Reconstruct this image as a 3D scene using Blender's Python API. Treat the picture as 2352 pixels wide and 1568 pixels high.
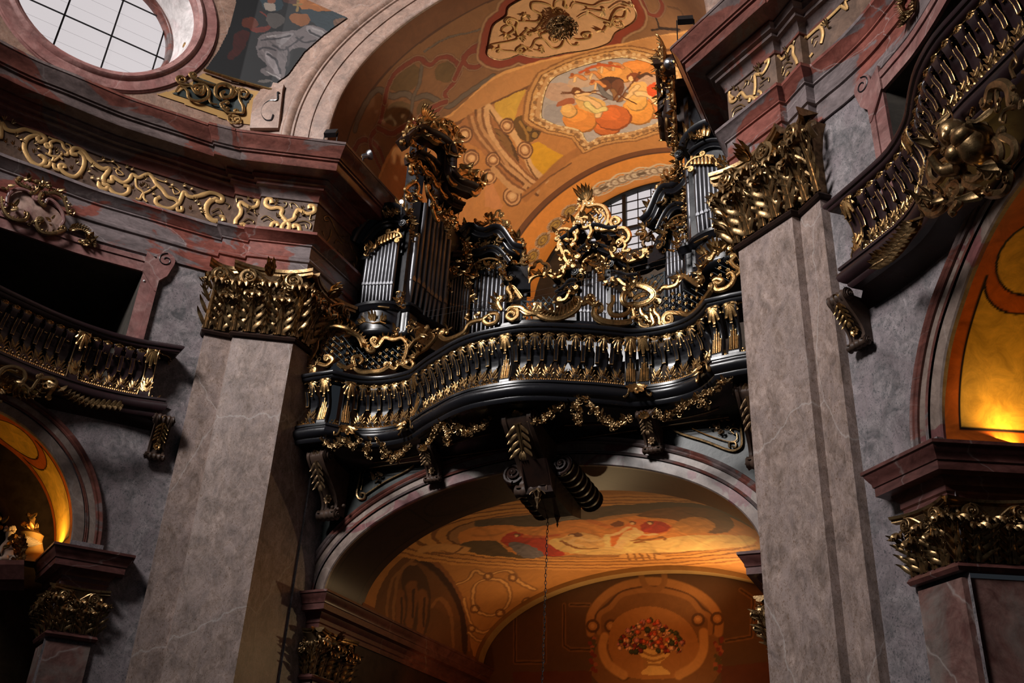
import bpy, math, random
import numpy as np
from mathutils import Vector
PI = math.pi
scn = bpy.context.scene
COL = scn.collection
for o in list(bpy.data.objects): bpy.data.objects.remove(o)

# ------------------------------------------------------------------ camera
CAMX, CAMY, CAMZ = 6.861, 0.0, 1.6
FPX, PITCH, ROLL, AZ = 2337.0, 0.5108, 0.0558, -0.4658
def cam_axes():
    ca, sa = math.cos(AZ), math.sin(AZ); cp, sp = math.cos(PITCH), math.sin(PITCH)
    fwd = np.array([sa*cp, ca*cp, sp]); right = np.array([ca, -sa, 0.0]); up = np.cross(right, fwd)
    cr, sr = math.cos(ROLL), math.sin(ROLL)
    return cr*right+sr*up, -sr*right+cr*up, fwd
CR, CU, CF = cam_axes()
cd = bpy.data.cameras.new('camera'); cam = bpy.data.objects.new('camera', cd); COL.objects.link(cam)
cd.sensor_width = 36.0; cd.lens = FPX/2352*36; cd.clip_end = 200
from mathutils import Matrix
M = Matrix(((CR[0], CU[0], -CF[0], CAMX), (CR[1], CU[1], -CF[1], CAMY), (CR[2], CU[2], -CF[2], CAMZ), (0, 0, 0, 1)))
cam.matrix_world = M
scn.camera = cam

# ------------------------------------------------------------------ view, world, lights
scn.view_settings.view_transform = 'Standard'; scn.view_settings.look = 'None'
scn.view_settings.gamma = 1.0; scn.view_settings.exposure = 0.0
try: scn.view_settings.use_curve_mapping = False
except Exception: pass
w = bpy.data.worlds.new('World'); scn.world = w; w.use_nodes = True
w.node_tree.nodes['Background'].inputs[0].default_value = (0.62, 0.72, 0.85, 1)
w.node_tree.nodes['Background'].inputs[1].default_value = 0.022
def aim(o, tgt):
    d = Vector(tgt)-Vector(o.location); o.rotation_euler = d.to_track_quat('-Z', 'Y').to_euler()
def area(name, loc, tgt, sx, sy, power, col):
    l = bpy.data.lights.new(name, 'AREA'); l.shape = 'RECTANGLE'; l.size = sx; l.size_y = sy
    l.energy = power; l.color = col
    o = bpy.data.objects.new(name, l); COL.objects.link(o); o.location = loc; aim(o, tgt); return o
def spot(name, loc, tgt, ang, power, col, r=0.08, blend=0.6):
    l = bpy.data.lights.new(name, 'SPOT'); l.spot_size = math.radians(ang); l.spot_blend = blend
    l.energy = power; l.color = col; l.shadow_soft_size = r
    o = bpy.data.objects.new(name, l); COL.objects.link(o); o.location = loc; aim(o, tgt); return o
DAY = (1.0, 0.955, 0.935); WARM = (1.0, 0.68, 0.34); WARM2 = (1.0, 0.86, 0.62)
# daylight entering through the dome windows behind and left of the camera
spot('dome_daylight', (-7.0, -6, 21), (0.0, 13, 15.5), 74, 22500, DAY, 2.3, 1.0)
spot('dome_daylight', (-6.0, -9, 26), (0.0, 12, 13.5), 66, 7500, DAY, 2.4, 1.0)
# floodlights standing on the cornice, lighting the vault over the organ
spot('flood_light', (3.5, 17.3, 15.0), (0.6, 17.6, 19.2), 120, 980, WARM2, 0.2)
spot('flood_light', (-4.0, 12.7, 15.3), (-1.5, 14.3, 19.0), 60, 190, WARM2, 0.12)
spot('flood_light', (2.6, 18.6, 15.4), (-0.6, 20.3, 18.8), 120, 300, WARM2, 0.25)
# lamps in the vestibule below the gallery
spot('vestibule_lamp', (1.9, 19.9, 6.2), (0.9, 18.4, 8.2), 145, 230, WARM, 0.12)
spot('vestibule_lamp', (-1.2, 20.0, 6.3), (-1.2, 19.0, 8.2), 130, 45, WARM, 0.12)
spot('vestibule_lamp', (0.6, 20.0, 4.9), (0.5, 20.7, 6.3), 150, 16, WARM, 0.15)
spot('vestibule_lamp', (-3.2, 17.3, 4.4), (-3.9, 18.4, 5.0), 120, 25, (1.0, 0.38, 0.1), 0.1)
area('vestibule_glow', (0.5, 18.6, 4.2), (0.5, 21, 6.2), 2.5, 1.0, 20, (1.0, 0.42, 0.12))
# lamps hidden on top of the side arch imposts
for p, t, e in (((-7.05, 11.4, 6.5), (-7.6, 11.3, 8.2), 16), ((7.22, 11.66, 6.42), (7.75, 11.7, 8.2), 20)):
    area('impost_lamp', p, t, 0.7, 0.25, e, (1.0, 0.60, 0.16))

# ------------------------------------------------------------------ ray helpers (a pixel of the photograph to a point in the place)
def ray(px, py): return np.array([CAMX, CAMY, CAMZ]), (px-1176)/FPX*CR-(py-784)/FPX*CU+CF
def at(px, py, X=None, Y=None, Z=None):
    o, d = ray(px, py)
    t = (X-o[0])/d[0] if X is not None else (Y-o[1])/d[1] if Y is not None else (Z-o[2])/d[2]
    return o+t*d
def wallhit(px, py, path):
    """path: absolute plan points; returns (s along path, z)"""
    o, d = ray(px, py); best = None; s = 0
    for a, b in zip(path, path[1:]):
        a = np.array(a[:2]); e = np.array(b[:2])-a; L = np.linalg.norm(e)
        m = np.array([[d[0], -e[0]], [d[1], -e[1]]])
        if abs(np.linalg.det(m)) > 1e-9:
            t, u = np.linalg.solve(m, a-o[:2])
            if -0.03 <= u <= 1.03 and t > 0 and (best is None or t < best[2]): best = (s+u*L, o[2]+t*d[2], t)
        s += L
    return best[:2] if best else None

# ------------------------------------------------------------------ materials
MATS = {}
def newmat(name):
    m = bpy.data.materials.new(name); m.use_nodes = True; nt = m.node_tree
    b = nt.nodes['Principled BSDF']; MATS[name] = m; return m, nt, b
def N(nt, typ, **kw):
    n = nt.nodes.new(typ)
    for k, v in kw.items():
        if k in n.inputs: n.inputs[k].default_value = v
        else: setattr(n, k, v)
    return n
def ramp(nt, fac, stops):
    r = nt.nodes.new('ShaderNodeValToRGB'); cr = r.color_ramp
    while len(cr.elements) < len(stops): cr.elements.new(0.5)
    for e, (p, c) in zip(cr.elements, stops):
        e.position = p; e.color = (*c, 1) if len(c) == 3 else c
    nt.links.new(fac, r.inputs[0]); return r.outputs[0]
def mix(nt, fac, a, b, mode='MIX'):
    m = nt.nodes.new('ShaderNodeMix'); m.data_type = 'RGBA'; m.blend_type = mode
    for i, v in ((0, fac), (6, a), (7, b)):
        if hasattr(v, 'links'): nt.links.new(v, m.inputs[i])
        else: m.inputs[i].default_value = v if i == 0 else (*v, 1)
    return m.outputs[2]
def pos(nt, scale=(1, 1, 1), loc=(0, 0, 0)):
    g = nt.nodes.new('ShaderNodeNewGeometry'); mp = nt.nodes.new('ShaderNodeMapping')
    mp.inputs['Scale'].default_value = scale; mp.inputs['Location'].default_value = loc
    nt.links.new(g.outputs['Position'], mp.inputs[0]); return mp.outputs[0]
def noise(nt, vec, scale, detail=6, rough=0.6, dist=0.0):
    n = N(nt, 'ShaderNodeTexNoise', Scale=scale, Detail=detail, Roughness=rough, Distortion=dist)
    nt.links.new(vec, n.inputs['Vector']); return n.outputs['Fac']
def marble(name, c1, c2, c3=None, patch=None, pscale=0.45, pcut=0.52, scale=2.2, vein=0.35, veincol=(0.55, 0.5, 0.47), rough=0.42, stretch=(1, 1, 1), spots=None, loc=(0, 0, 0)):
    m, nt, b = newmat(name); v = pos(nt, stretch, loc)
    f = noise(nt, v, scale, 9, 0.68, 1.4)
    col = ramp(nt, f, [(0.32, c1), (0.5, tuple((a+q)/2 for a, q in zip(c1, c2))), (0.66, c2)])
    if c3:
        f3 = noise(nt, v, scale*0.5, 5, 0.6, 0.8); col = mix(nt, ramp(nt, f3, [(0.45, (0, 0, 0)), (0.62, (1, 1, 1))]), col, c3)
    if patch:
        fp = noise(nt, v, pscale, 5, 0.55, 1.2)
        fac = ramp(nt, fp, [(pcut-0.012, (0, 0, 0)), (pcut+0.012, (1, 1, 1))])
        f4 = noise(nt, v, scale*1.7, 8, 0.65, 1.0)
        pc = ramp(nt, f4, [(0.3, tuple(x*0.7 for x in patch)), (0.7, tuple(min(1, x*1.25) for x in patch))])
        col = mix(nt, fac, col, pc)
    if spots:
        fs = noise(nt, v, scale*5.5, 6, 0.7, 2.0); col = mix(nt, ramp(nt, fs, [(0.53, (0, 0, 0)), (0.62, (0.85, 0.85, 0.85))]), col, spots)
    fm_ = noise(nt, v, scale*0.62, 14, 0.8, 0.7); col = mix(nt, 1.0, col, ramp(nt, fm_, [(0.36, (0.55,)*3), (0.5, (0.95,)*3), (0.64, (1.32,)*3)]), 'MULTIPLY')
    if vein:
        nn = N(nt, 'ShaderNodeTexNoise', Scale=1.3, Detail=4.0); nt.links.new(v, nn.inputs['Vector'])
        add = nt.nodes.new('ShaderNodeVectorMath'); add.operation = 'MULTIPLY_ADD'
        nt.links.new(nn.outputs['Color'], add.inputs[0]); add.inputs[1].default_value = (0.7, 0.7, 0.7); nt.links.new(v, add.inputs[2])
        vo = N(nt, 'ShaderNodeTexVoronoi', feature='DISTANCE_TO_EDGE', Scale=0.42); nt.links.new(add.outputs[0], vo.inputs['Vector'])
        col = mix(nt, ramp(nt, vo.outputs['Distance'], [(0.0, (vein,)*3), (0.006, (0, 0, 0))]), col, veincol)
    nt.links.new(col, b.inputs['Base Color']); b.inputs['Roughness'].default_value = rough
    rr = noise(nt, v, scale*3, 4, 0.6); bp = N(nt, 'ShaderNodeBump', Strength=0.08, Distance=0.02)
    nt.links.new(rr, bp.inputs['Height']); nt.links.new(bp.outputs[0], b.inputs['Normal'])
    return m
marble('shaft_marble', (0.19, 0.135, 0.11), (0.43, 0.325, 0.285), (0.33, 0.25, 0.225), scale=4.5, spots=(0.15, 0.085, 0.05), stretch=(1.3, 1.3, 0.8), vein=0.5, rough=0.4)
marble('wall_marble', (0.10, 0.095, 0.10), (0.36, 0.31, 0.315), (0.26, 0.215, 0.225), scale=3.6, spots=(0.06, 0.065, 0.07), stretch=(1.2, 1.2, 1.0), vein=0.12)
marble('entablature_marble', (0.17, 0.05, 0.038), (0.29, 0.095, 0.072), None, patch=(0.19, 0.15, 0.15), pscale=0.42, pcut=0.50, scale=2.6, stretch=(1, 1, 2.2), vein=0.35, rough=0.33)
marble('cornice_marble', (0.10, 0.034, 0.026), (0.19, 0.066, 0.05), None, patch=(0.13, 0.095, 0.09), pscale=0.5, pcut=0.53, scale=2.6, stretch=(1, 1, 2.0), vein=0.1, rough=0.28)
marble('frame_marble', (0.18, 0.075, 0.068), (0.36, 0.20, 0.18), (0.25, 0.11, 0.10), scale=2.8, vein=0.25, rough=0.38)
marble('archivolt_marble', (0.17, 0.12, 0.10), (0.31, 0.235, 0.195), None, patch=(0.19, 0.07, 0.07), pscale=0.8, pcut=0.56, scale=2.4, vein=0.2, rough=0.38)
marble('vault_arch_marble', (0.21, 0.125, 0.09), (0.31, 0.20, 0.15), None, scale=4.0, spots=(0.2, 0.09, 0.06), vein=0.15, rough=0.5)
marble('impost_marble', (0.075, 0.026, 0.022), (0.15, 0.058, 0.05), None, scale=2.6, vein=0.2, rough=0.32, stretch=(1, 1, 2))
marble('frieze_marble', (0.09, 0.05, 0.033), (0.17, 0.10, 0.067), None, scale=3.0, vein=0, rough=0.5)
marble('dark_green_marble', (0.016, 0.022, 0.021), (0.038, 0.046, 0.043), None, scale=3, vein=0.1, rough=0.4)
marble('cartouche_marble', (0.25, 0.14, 0.11), (0.42, 0.29, 0.24), (0.3, 0.15, 0.14), scale=3.2, vein=0, rough=0.25)
marble('chapel_plaster', (0.09, 0.055, 0.03), (0.17, 0.105, 0.06), None, scale=1.2, vein=0, rough=0.7)
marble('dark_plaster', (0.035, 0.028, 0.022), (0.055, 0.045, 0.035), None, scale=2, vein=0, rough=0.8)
marble('column_red_marble', (0.14, 0.06, 0.052), (0.28, 0.16, 0.135), (0.22, 0.17, 0.15), scale=3.0, vein=0.4, rough=0.35)
marble('stone_floor', (0.05, 0.04, 0.035), (0.09, 0.075, 0.065), None, scale=1.5, vein=0.1, rough=0.5)
def metal(name, base, rough, metallic=1.0, dark=0.5, nscale=9, bump=0.25):
    m, nt, b = newmat(name); v = pos(nt); f = noise(nt, v, nscale, 5, 0.6, 0.5)
    col = ramp(nt, f, [(0.35, tuple(x*dark for x in base)), (0.6, base)])
    nt.links.new(col, b.inputs['Base Color']); b.inputs['Metallic'].default_value = metallic
    if metallic < 0.1 and 'lacquer' not in name: b.inputs['Specular IOR Level'].default_value = 0.2
    rr = ramp(nt, f, [(0.3, (rough*1.4,)*3), (0.7, (rough*0.85,)*3)]); nt.links.new(rr, b.inputs['Roughness'])
    if bump:
        f2 = noise(nt, v, nscale*4, 3, 0.5); bp = N(nt, 'ShaderNodeBump', Strength=bump, Distance=0.01)
        nt.links.new(f2, bp.inputs['Height']); nt.links.new(bp.outputs[0], b.inputs['Normal'])
    return m
metal('gold', (0.55, 0.325, 0.13), 0.31, 0.95, 0.36, 12)
metal('old_gold', (0.40, 0.25, 0.115), 0.33, 0.9, 0.35)
metal('dark_gold', (0.27, 0.17, 0.09), 0.42, 0.85, 0.45)
metal('flat_gold', (0.60, 0.36, 0.14), 0.5, 0.55, 0.8)
metal('tin_pipe', (0.125, 0.125, 0.135), 0.37, 0.85, 0.75, 3, 0)
metal('black_lacquer', (0.011, 0.011, 0.014), 0.26, 0.0, 0.7, 4, 0.05)
metal('brown_lacquer', (0.032, 0.015, 0.017), 0.28, 0.0, 0.6, 4, 0.05)
metal('console_wood', (0.085, 0.052, 0.038), 0.42, 0.0, 0.6, 5, 0.1)
metal('dark_wood', (0.03, 0.014, 0.010), 0.45, 0.0, 0.6, 5, 0.1)
metal('iron', (0.02, 0.02, 0.022), 0.45, 0.5, 0.7, 5, 0)
metal('steel', (0.45, 0.45, 0.47), 0.3, 1.0, 0.8, 5, 0)
metal('lattice_paint', (0.07, 0.085, 0.095), 0.5, 0.0, 0.7, 5, 0)
metal('white_plastic', (0.7, 0.7, 0.7), 0.4, 0.0, 0.9, 5, 0)
metal('putto_plaster', (0.62, 0.48, 0.38), 0.5, 0.0, 0.8, 5, 0.1)
metal('ochre_paint', (0.36, 0.21, 0.075), 0.55, 0.0, 0.85, 3, 0)
def emis(name, col, s, base=(0.02, 0.02, 0.02)):
    m, nt, b = newmat(name); b.inputs['Base Color'].default_value = (*base, 1)
    b.inputs['Emission Color'].default_value = (*col, 1); b.inputs['Emission Strength'].default_value = s
emis('daylit_glass', (0.64, 0.59, 0.60), 1.0)
emis('lamp_lens', (1.0, 0.62, 0.22), 2.5)
emis('lamp_globe', (1.0, 0.86, 0.8), 3.0)
def paintmat(name, rough=0.75, amount=0.16, glow=1.0):
    m, nt, b = newmat(name); a = nt.nodes.new('ShaderNodeVertexColor'); a.layer_name = 'paint'
    v = pos(nt); f = noise(nt, v, 3.5, 9, 0.7, 1.0)
    var = ramp(nt, f, [(0.3, (1-amount,)*3), (0.7, (1+amount*0.6,)*3)])
    col = mix(nt, 1.0, a.outputs['Color'], var, 'MULTIPLY')
    nt.links.new(col, b.inputs['Base Color']); b.inputs['Roughness'].default_value = rough
    return m
paintmat('fresco_paint'); paintmat('yellow_scagliola', 0.38, 0.42); paintmat('band_paint', 0.42, 0.3)

# ------------------------------------------------------------------ mesh helpers
class MB:
    def __init__(s): s.v = []; s.f = []
    def add(s, v, f):
        k = len(s.v); s.v += [tuple(map(float, p)) for p in v]; s.f += [tuple(i+k for i in q) for q in f]; return s
    def box(s, x0, x1, y0, y1, z0, z1):
        v = [(x, y, z) for z in (z0, z1) for y in (y0, y1) for x in (x0, x1)]
        return s.add(v, [(0, 2, 3, 1), (4, 5, 7, 6), (0, 1, 5, 4), (2, 6, 7, 3), (0, 4, 6, 2), (1, 3, 7, 5)])
    def grid(s, P, closed=False):
        """P[i][j] points"""
        n, m = len(P), len(P[0]); v = [p for r in P for p in r]; f = []
        for i in range(n-1):
            for j in range(m-(0 if closed else 1)):
                j2 = (j+1) % m; f.append((i*m+j, i*m+j2, (i+1)*m+j2, (i+1)*m+j))
        return s.add(v, f)
    def merge(s, o): return s.add(o.v, o.f)
    def build(s, name, mat, parent=None, smooth=True, ang=40):
        me = bpy.data.meshes.new(name); me.from_pydata(s.v, [], s.f); me.update()
        if mat: me.materials.append(MATS[mat])
        if smooth:
            me.shade_smooth(); me.set_sharp_from_angle(angle=math.radians(ang))
        o = bpy.data.objects.new(name, me); COL.objects.link(o)
        if parent: o.parent = parent
        return o
def tag(o, label=None, cat=None, group=None, kind=None):
    if label: o['label'] = label
    if cat: o['category'] = cat
    if group: o['group'] = group
    if kind: o['kind'] = kind
    return o
def thing(name, label, cat, group=None, loc=(0, 0, 0)):
    o = bpy.data.objects.new(name, None); COL.objects.link(o); o.empty_display_size = 0.2; o.location = loc
    return tag(o, label, cat, group)
def struct(o): o['kind'] = 'structure'; return o
def mirror(mb):
    r = MB(); r.v = [(-x, y, z) for x, y, z in mb.v]; r.f = [tuple(reversed(q)) for q in mb.f]; return r
def sided(mb, s):
    """geometry is drawn for the right hand (x>0); s=-1 mirrors it to the left"""
    return mb if s > 0 else mirror(mb)
def cat(P, n=8, closed=False):
    """Catmull-Rom"""
    P = [np.array(p, float) for p in P]; m = len(P); out = []
    for i in range(m if closed else m-1):
        if closed: a, b, c, d = P[(i-1) % m], P[i], P[(i+1) % m], P[(i+2) % m]
        else: a, b, c, d = P[max(i-1, 0)], P[i], P[i+1], P[min(i+2, m-1)]
        for k in range(n):
            t = k/n; out.append(0.5*((2*b)+(-a+c)*t+(2*a-5*b+4*c-d)*t*t+(-a+3*b-3*c+d)*t**3))
    if not closed: out.append(P[-1])
    return out
def offs(path, d):
    """offset plan path by d to the left-hand normal with mitres"""
    n = len(path); out = []
    for i in range(n):
        p = np.array(path[i], float)
        t0 = np.array(path[i], float)-np.array(path[i-1], float) if i > 0 else None
        t1 = np.array(path[i+1], float)-np.array(path[i], float) if i < n-1 else None
        if t0 is None: t0 = t1
        if t1 is None: t1 = t0
        t0 = t0/np.linalg.norm(t0); t1 = t1/np.linalg.norm(t1)
        n0 = np.array([t0[1], -t0[0]]); n1 = np.array([t1[1], -t1[0]])
        mm = n0+n1; mm = mm/max(1e-6, mm@mm)*2 if (mm@mm) > 0.2 else n0
        out.append(p+mm*d)
    return out
def sweep(path, prof, cap=True):
    """path plan polyline, prof [(d,z)], d towards the right-hand normal of travel"""
    mb = MB(); P = []
    for d, z in prof: P.append([(q[0], q[1], z) for q in offs(path, d)])
    mb.grid(P)
    if cap:
        for j in (0, -1):
            mb.add([r[j] for r in P], [tuple(range(len(P))) if j else tuple(reversed(range(len(P))))])
    return mb
class Path:
    """arc-length plan path; pt(s,z,d): d out towards the right-hand normal"""
    def __init__(s, pts):
        s.p = [np.array(q, float) for q in pts]; s.L = [0]
        for a, b in zip(s.p, s.p[1:]): s.L.append(s.L[-1]+np.linalg.norm(b-a))
        s.len = s.L[-1]
        s.nn = []
        for i in range(len(pts)):
            a = s.p[max(i-1, 0)]; b = s.p[min(i+1, len(pts)-1)]; t = (b-a)/np.linalg.norm(b-a); s.nn.append(np.array([t[1], -t[0]]))
    def at(s, u):
        i = 0
        while i < len(s.L)-2 and s.L[i+1] < u: i += 1
        k = (u-s.L[i])/(s.L[i+1]-s.L[i]); p = s.p[i]+(s.p[i+1]-s.p[i])*k
        kk = min(1, max(0, k)); n = s.nn[i]*(1-kk)+s.nn[i+1]*kk; return p, n/np.linalg.norm(n)
    def pt(s, u, z, d=0): p, n = s.at(u); return np.array([p[0]+n[0]*d, p[1]+n[1]*d, z])
    def near(s, x, y):
        b = None
        for i in range(len(s.p)-1):
            e = s.p[i+1]-s.p[i]; L2 = e@e; t = min(1, max(0, ((np.array([x, y])-s.p[i])@e)/L2)); q = s.p[i]+e*t
            dd = np.linalg.norm(q-(x, y))
            if b is None or dd < b[0]: b = (dd, s.L[i]+t*math.sqrt(L2))
        return b[1]
def frames(P):
    P = [np.array(p, float) for p in P]; n = len(P); T = []
    for i in range(n):
        t = P[min(i+1, n-1)]-P[max(i-1, 0)]; T.append(t/max(1e-9, np.linalg.norm(t)))
    return P, T
def tube(P, r, n=6, flat=1.0, up=None, cap=True):
    """tube along P; r number or list; flat = thickness ratio along up"""
    P, T = frames(P); m = len(P); R = [r]*m if not hasattr(r, '__len__') else r
    mb = MB(); rows = []; u = np.array(up, float) if up is not None else None; prev = None
    for i in range(m):
        t = T[i]
        if u is not None: a = u-t*(u@t)
        elif prev is None: a = np.cross(t, (0.3, 0.9, 0.2))
        else: a = prev-t*(prev@t)
        l = np.linalg.norm(a); a = a/l if l > 1e-6 else np.cross(t, (0, 0, 1.0)); prev = a; b = np.cross(t, a)
        rows.append([P[i]+R[i]*(b*math.cos(k*2*PI/n)+a*flat*math.sin(k*2*PI/n)) for k in range(n)])
    mb.grid(rows, True)
    if cap: mb.add(rows[0], [tuple(range(n))]); mb.add(rows[-1], [tuple(reversed(range(n)))])
    return mb
def frame_of(n, up=(0, 0, 1)):
    n = np.array(n, float); n /= np.linalg.norm(n); x = np.cross(up, n); x /= max(1e-9, np.linalg.norm(x)); y = np.cross(n, x); return x, y, n
def leaf(base, d, n, L, W, curl=0.35, lobes=4, rise=0.25, ny=9, serr=0.35):
    """acanthus leaf: base point, growth direction d, outward normal n"""
    d = np.array(d, float); d /= np.linalg.norm(d); n = np.array(n, float); n = n-d*(n@d); n /= np.linalg.norm(n); x = np.cross(d, n)
    rows = []
    for i in range(ny):
        t = i/(ny-1); w = W*0.5*(0.35+1.0*math.sin(PI*min(1, t*0.85+0.1))**0.8)*(1-t**4*0.8)*(1-serr*(0.5+0.5*math.cos(t*lobes*2*PI)))
        out = L*(rise*math.sin(t*PI*0.55)+curl*t**3); fwd = L*(t-0.35*curl*t**4)
        row = []
        for k in (-1, -0.55, 0, 0.55, 1):
            row.append(np.array(base)+d*(fwd-abs(k)*L*0.05)+x*w*k+n*(out+W*(0.10 if k == 0 else 0.16 if abs(k) < 1 else -0.03)))
        rows.append(row)
    return MB().grid(rows)
def acanthus(base, d, n, L, W, curl=0.3, rise=0.08, k=5, hang=True):
    """carved leaf: ribbed stem, rising side leaflets with gaps between them, curled tip"""
    base = np.array(base, float); d = np.array(d, float); d /= np.linalg.norm(d); n = np.array(n, float); n = n-d*(n@d); n /= np.linalg.norm(n); x = np.cross(d, n); mb = MB()
    def p(t): return base+d*L*(t-0.22*curl*t**4)+n*L*(rise*math.sin(t*PI/2)+curl*0.55*t**3)
    for e in (-1, 0, 1): mb.merge(tube([p(i/7*0.92)+x*e*W*0.13*(1-i/9)+n*W*(0.05 if e == 0 else 0) for i in range(8)], [W*0.075*(1-0.55*i/7) for i in range(8)], 5))
    k = min(k, 4)
    for i in range(k):
        t = 0.12+0.72*i/max(1, k-1); c = p(t-0.06); dd = (p(min(1, t+0.05))-p(t-0.05)); dd /= np.linalg.norm(dd); l = L*(0.30-0.05*i/k)+0.0
        for e in (-1, 1):
            a = 0.50+0.10*i; P_ = [c+x*e*W*0.12, c+x*e*(W*0.30)+dd*l*0.35+n*W*0.10, c+x*e*(W*0.5)+dd*l*0.72+n*W*0.16, c+x*e*(W*0.62)+dd*l*0.92+n*W*(0.30+curl*0.3)]
            mb.merge(tube(cat(P_, 3), [W*q for q in (.05, .085, .10, .11, .105, .10, .085, .06, .04, .015)], 5, 0.45, n))
    q = p(0.93); tp = (p(1)-p(0.9)); tp /= np.linalg.norm(tp)
    for a in ((-0.95, 0, 0.95) if hang else (-0.4, 0, 0.4)):
        if hang: P_ = [q, q+tp*L*0.05+n*W*0.16+x*a*W*0.15, q+tp*L*0.02+n*W*0.34+x*a*W*0.30, q-d*L*0.08+n*W*0.40+x*a*W*0.34]
        else: P_ = [q-tp*L*0.05, q+tp*L*0.05+x*a*W*0.2+n*W*0.05, q+tp*L*0.13+x*a*W*0.35+n*W*0.08, q+tp*L*0.2+x*a*W*0.3+n*W*0.1]
        mb.merge(tube(cat(P_, 3), [W*v*(1.5 if hang else 1) for v in (.05, .08, .10, .11, .105, .10, .085, .06, .04, .015)], 5, 0.5, n))
    return mb
def spiral2(turns=1.6, r0=1.0, r1=0.12, n=26, a0=0.0, sgn=1):
    return [(math.cos(a0+sgn*t*turns*2*PI)*(r0+(r1-r0)*t**0.8), math.sin(a0+sgn*t*turns*2*PI)*(r0+(r1-r0)*t**0.8)) for t in [i/(n-1) for i in range(n)]]
def volute(c, x, y, n, r, depth, a0=PI/2, sgn=1, turns=2.1, wire=0.13):
    """solid spiral disc with raised coil"""
    c, x, y, n = map(np.array, (c, x, y, n)); mb = MB(); sp = spiral2(turns, r*0.9, r*0.1, 30, a0, sgn)
    P = [c+x*a+y*b+n*(depth*0.5+0.25*r*(i/29)) for i, (a, b) in enumerate(sp)]
    mb.merge(tube(P, [r*wire*(1-0.45*i/29) for i in range(30)], 6))
    k = 20
    ring0 = [c+r*0.93*(x*math.cos(i*2*PI/k)+y*math.sin(i*2*PI/k))-n*depth*0.5 for i in range(k)]
    ring1 = [c+r*0.93*(x*math.cos(i*2*PI/k)+y*math.sin(i*2*PI/k))+n*depth*0.42 for i in range(k)]
    mb.grid([ring0, ring1], True); mb.add(ring1, [tuple(range(k))])
    mb.merge(ball(c+n*(depth*0.5+0.25*r), r*0.17)); return mb
def ball(c, r, sc=(1, 1, 1), n=8, m=5):
    rows = []
    for i in range(m+1):
        a = PI*i/m; rows.append([(c[0]+r*sc[0]*math.sin(a)*math.cos(2*PI*k/n), c[1]+r*sc[1]*math.sin(a)*math.sin(2*PI*k/n), c[2]+r*sc[2]*math.cos(a)) for k in range(n)])
    return MB().grid(rows, True)
def rosette(c, x, y, n, r, k=6, h=0.4):
    c, x, y, n = map(np.array, (c, x, y, n)); mb = MB()
    for i in range(k):
        a = 2*PI*i/k; d = x*math.cos(a)+y*math.sin(a); mb.merge(leaf(c+d*r*0.12, d, n, r*0.9, r*1.0, curl=-0.15, lobes=2, rise=h, ny=5, serr=0.2))
    mb.merge(ball(c+n*r*h*0.7, r*0.26)); return mb
def cscroll(P, r, up, curl0=1, curl1=1, size=0.25, n=6, flat=0.6, sm=7):
    """gilded scroll: smoothed path with a small volute at each end (curl sign chooses the turning side, 0 none)"""
    Q = cat(P, sm); up = np.array(up, float); L = sum(np.linalg.norm(b-a) for a, b in zip(Q, Q[1:])); out = list(Q)
    def curl(p, t, sg, sz):
        t = t/np.linalg.norm(t); side = np.cross(up, t)*sg; side /= max(1e-9, np.linalg.norm(side)); c = p+side*sz; res = []
        for i in range(1, 16):
            a = i/15*1.55*2*PI; rr = sz*(1-0.8*i/15); res.append(c-side*rr*math.cos(a)+t*rr*math.sin(a))
        return res
    s = size*L if size < 1 else 0.1
    a = curl(Q[-1], Q[-1]-Q[-2], curl1, s) if curl1 else []
    b = curl(Q[0], Q[0]-Q[1], -curl0, s) if curl0 else []
    out = b[::-1]+out+a; m = len(out)
    R = [r*(0.4+0.6*math.sin(PI*min(1, max(0, (i+0.5)/m)))**0.5) for i in range(m)]
    mb = tube(out, R, n, flat, up)
    if a: mb.merge(ball(a[-1]+up*r*0.3, r*0.8, n=6, m=4))
    if b: mb.merge(ball(b[-1]+up*r*0.3, r*0.8, n=6, m=4))
    return mb
def clump(c, x, y, n, w, h, rnd, dens=1.0, sz=0.1):
    """bit of carved foliage filling an ellipse w x h round c: scrolls, leaves and buds"""
    c, x, y, n = map(np.array, (c, x, y, n)); mb = MB(); k = max(3, int(dens*w*h/(sz*sz)*0.9))
    for i in range(k):
        a = rnd.uniform(0, 2*PI); q = math.sqrt(rnd.random()); p = c+x*w*0.5*q*math.cos(a)+y*h*0.5*q*math.sin(a)+n*rnd.uniform(0.0, sz*0.5)
        a = rnd.uniform(0, 2*PI); d = x*math.cos(a)+y*math.sin(a); s = sz*rnd.uniform(0.7, 1.5); t = rnd.random()
        if t < 0.62: mb.merge(leaf(p, d, n, s*1.5, s*0.85, curl=0.5, lobes=3, rise=0.4, ny=6))
        elif t < 0.88:
            side = np.cross(n, d)*rnd.choice((-1, 1)); P = [p, p+d*s*0.8+n*s*0.2, p+d*s*1.1+side*s*0.6+n*s*0.3, p+d*s*0.5+side*s*0.9+n*s*0.3, p+d*s*0.4+side*s*0.4+n*s*0.3]
            mb.merge(tube(cat(P, 3), [s*0.16*(1-0.05*j) for j in range(13)], 5))
        else: mb.merge(ball(p+n*s*0.2, s*0.35, n=6, m=4))
    return mb
def clump_line(P, n, w, rnd, sz=0.09, dens=1.0):
    mb = MB(); Q = cat(P, 4); acc = 0
    for a, b in zip(Q, Q[1:]):
        acc += np.linalg.norm(b-a)
        if acc > w*0.55:
            acc = 0; t = (b-a)/np.linalg.norm(b-a); mb.merge(clump(b, t, np.cross(n, t), n, w, w, rnd, dens, sz))
    return mb
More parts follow.
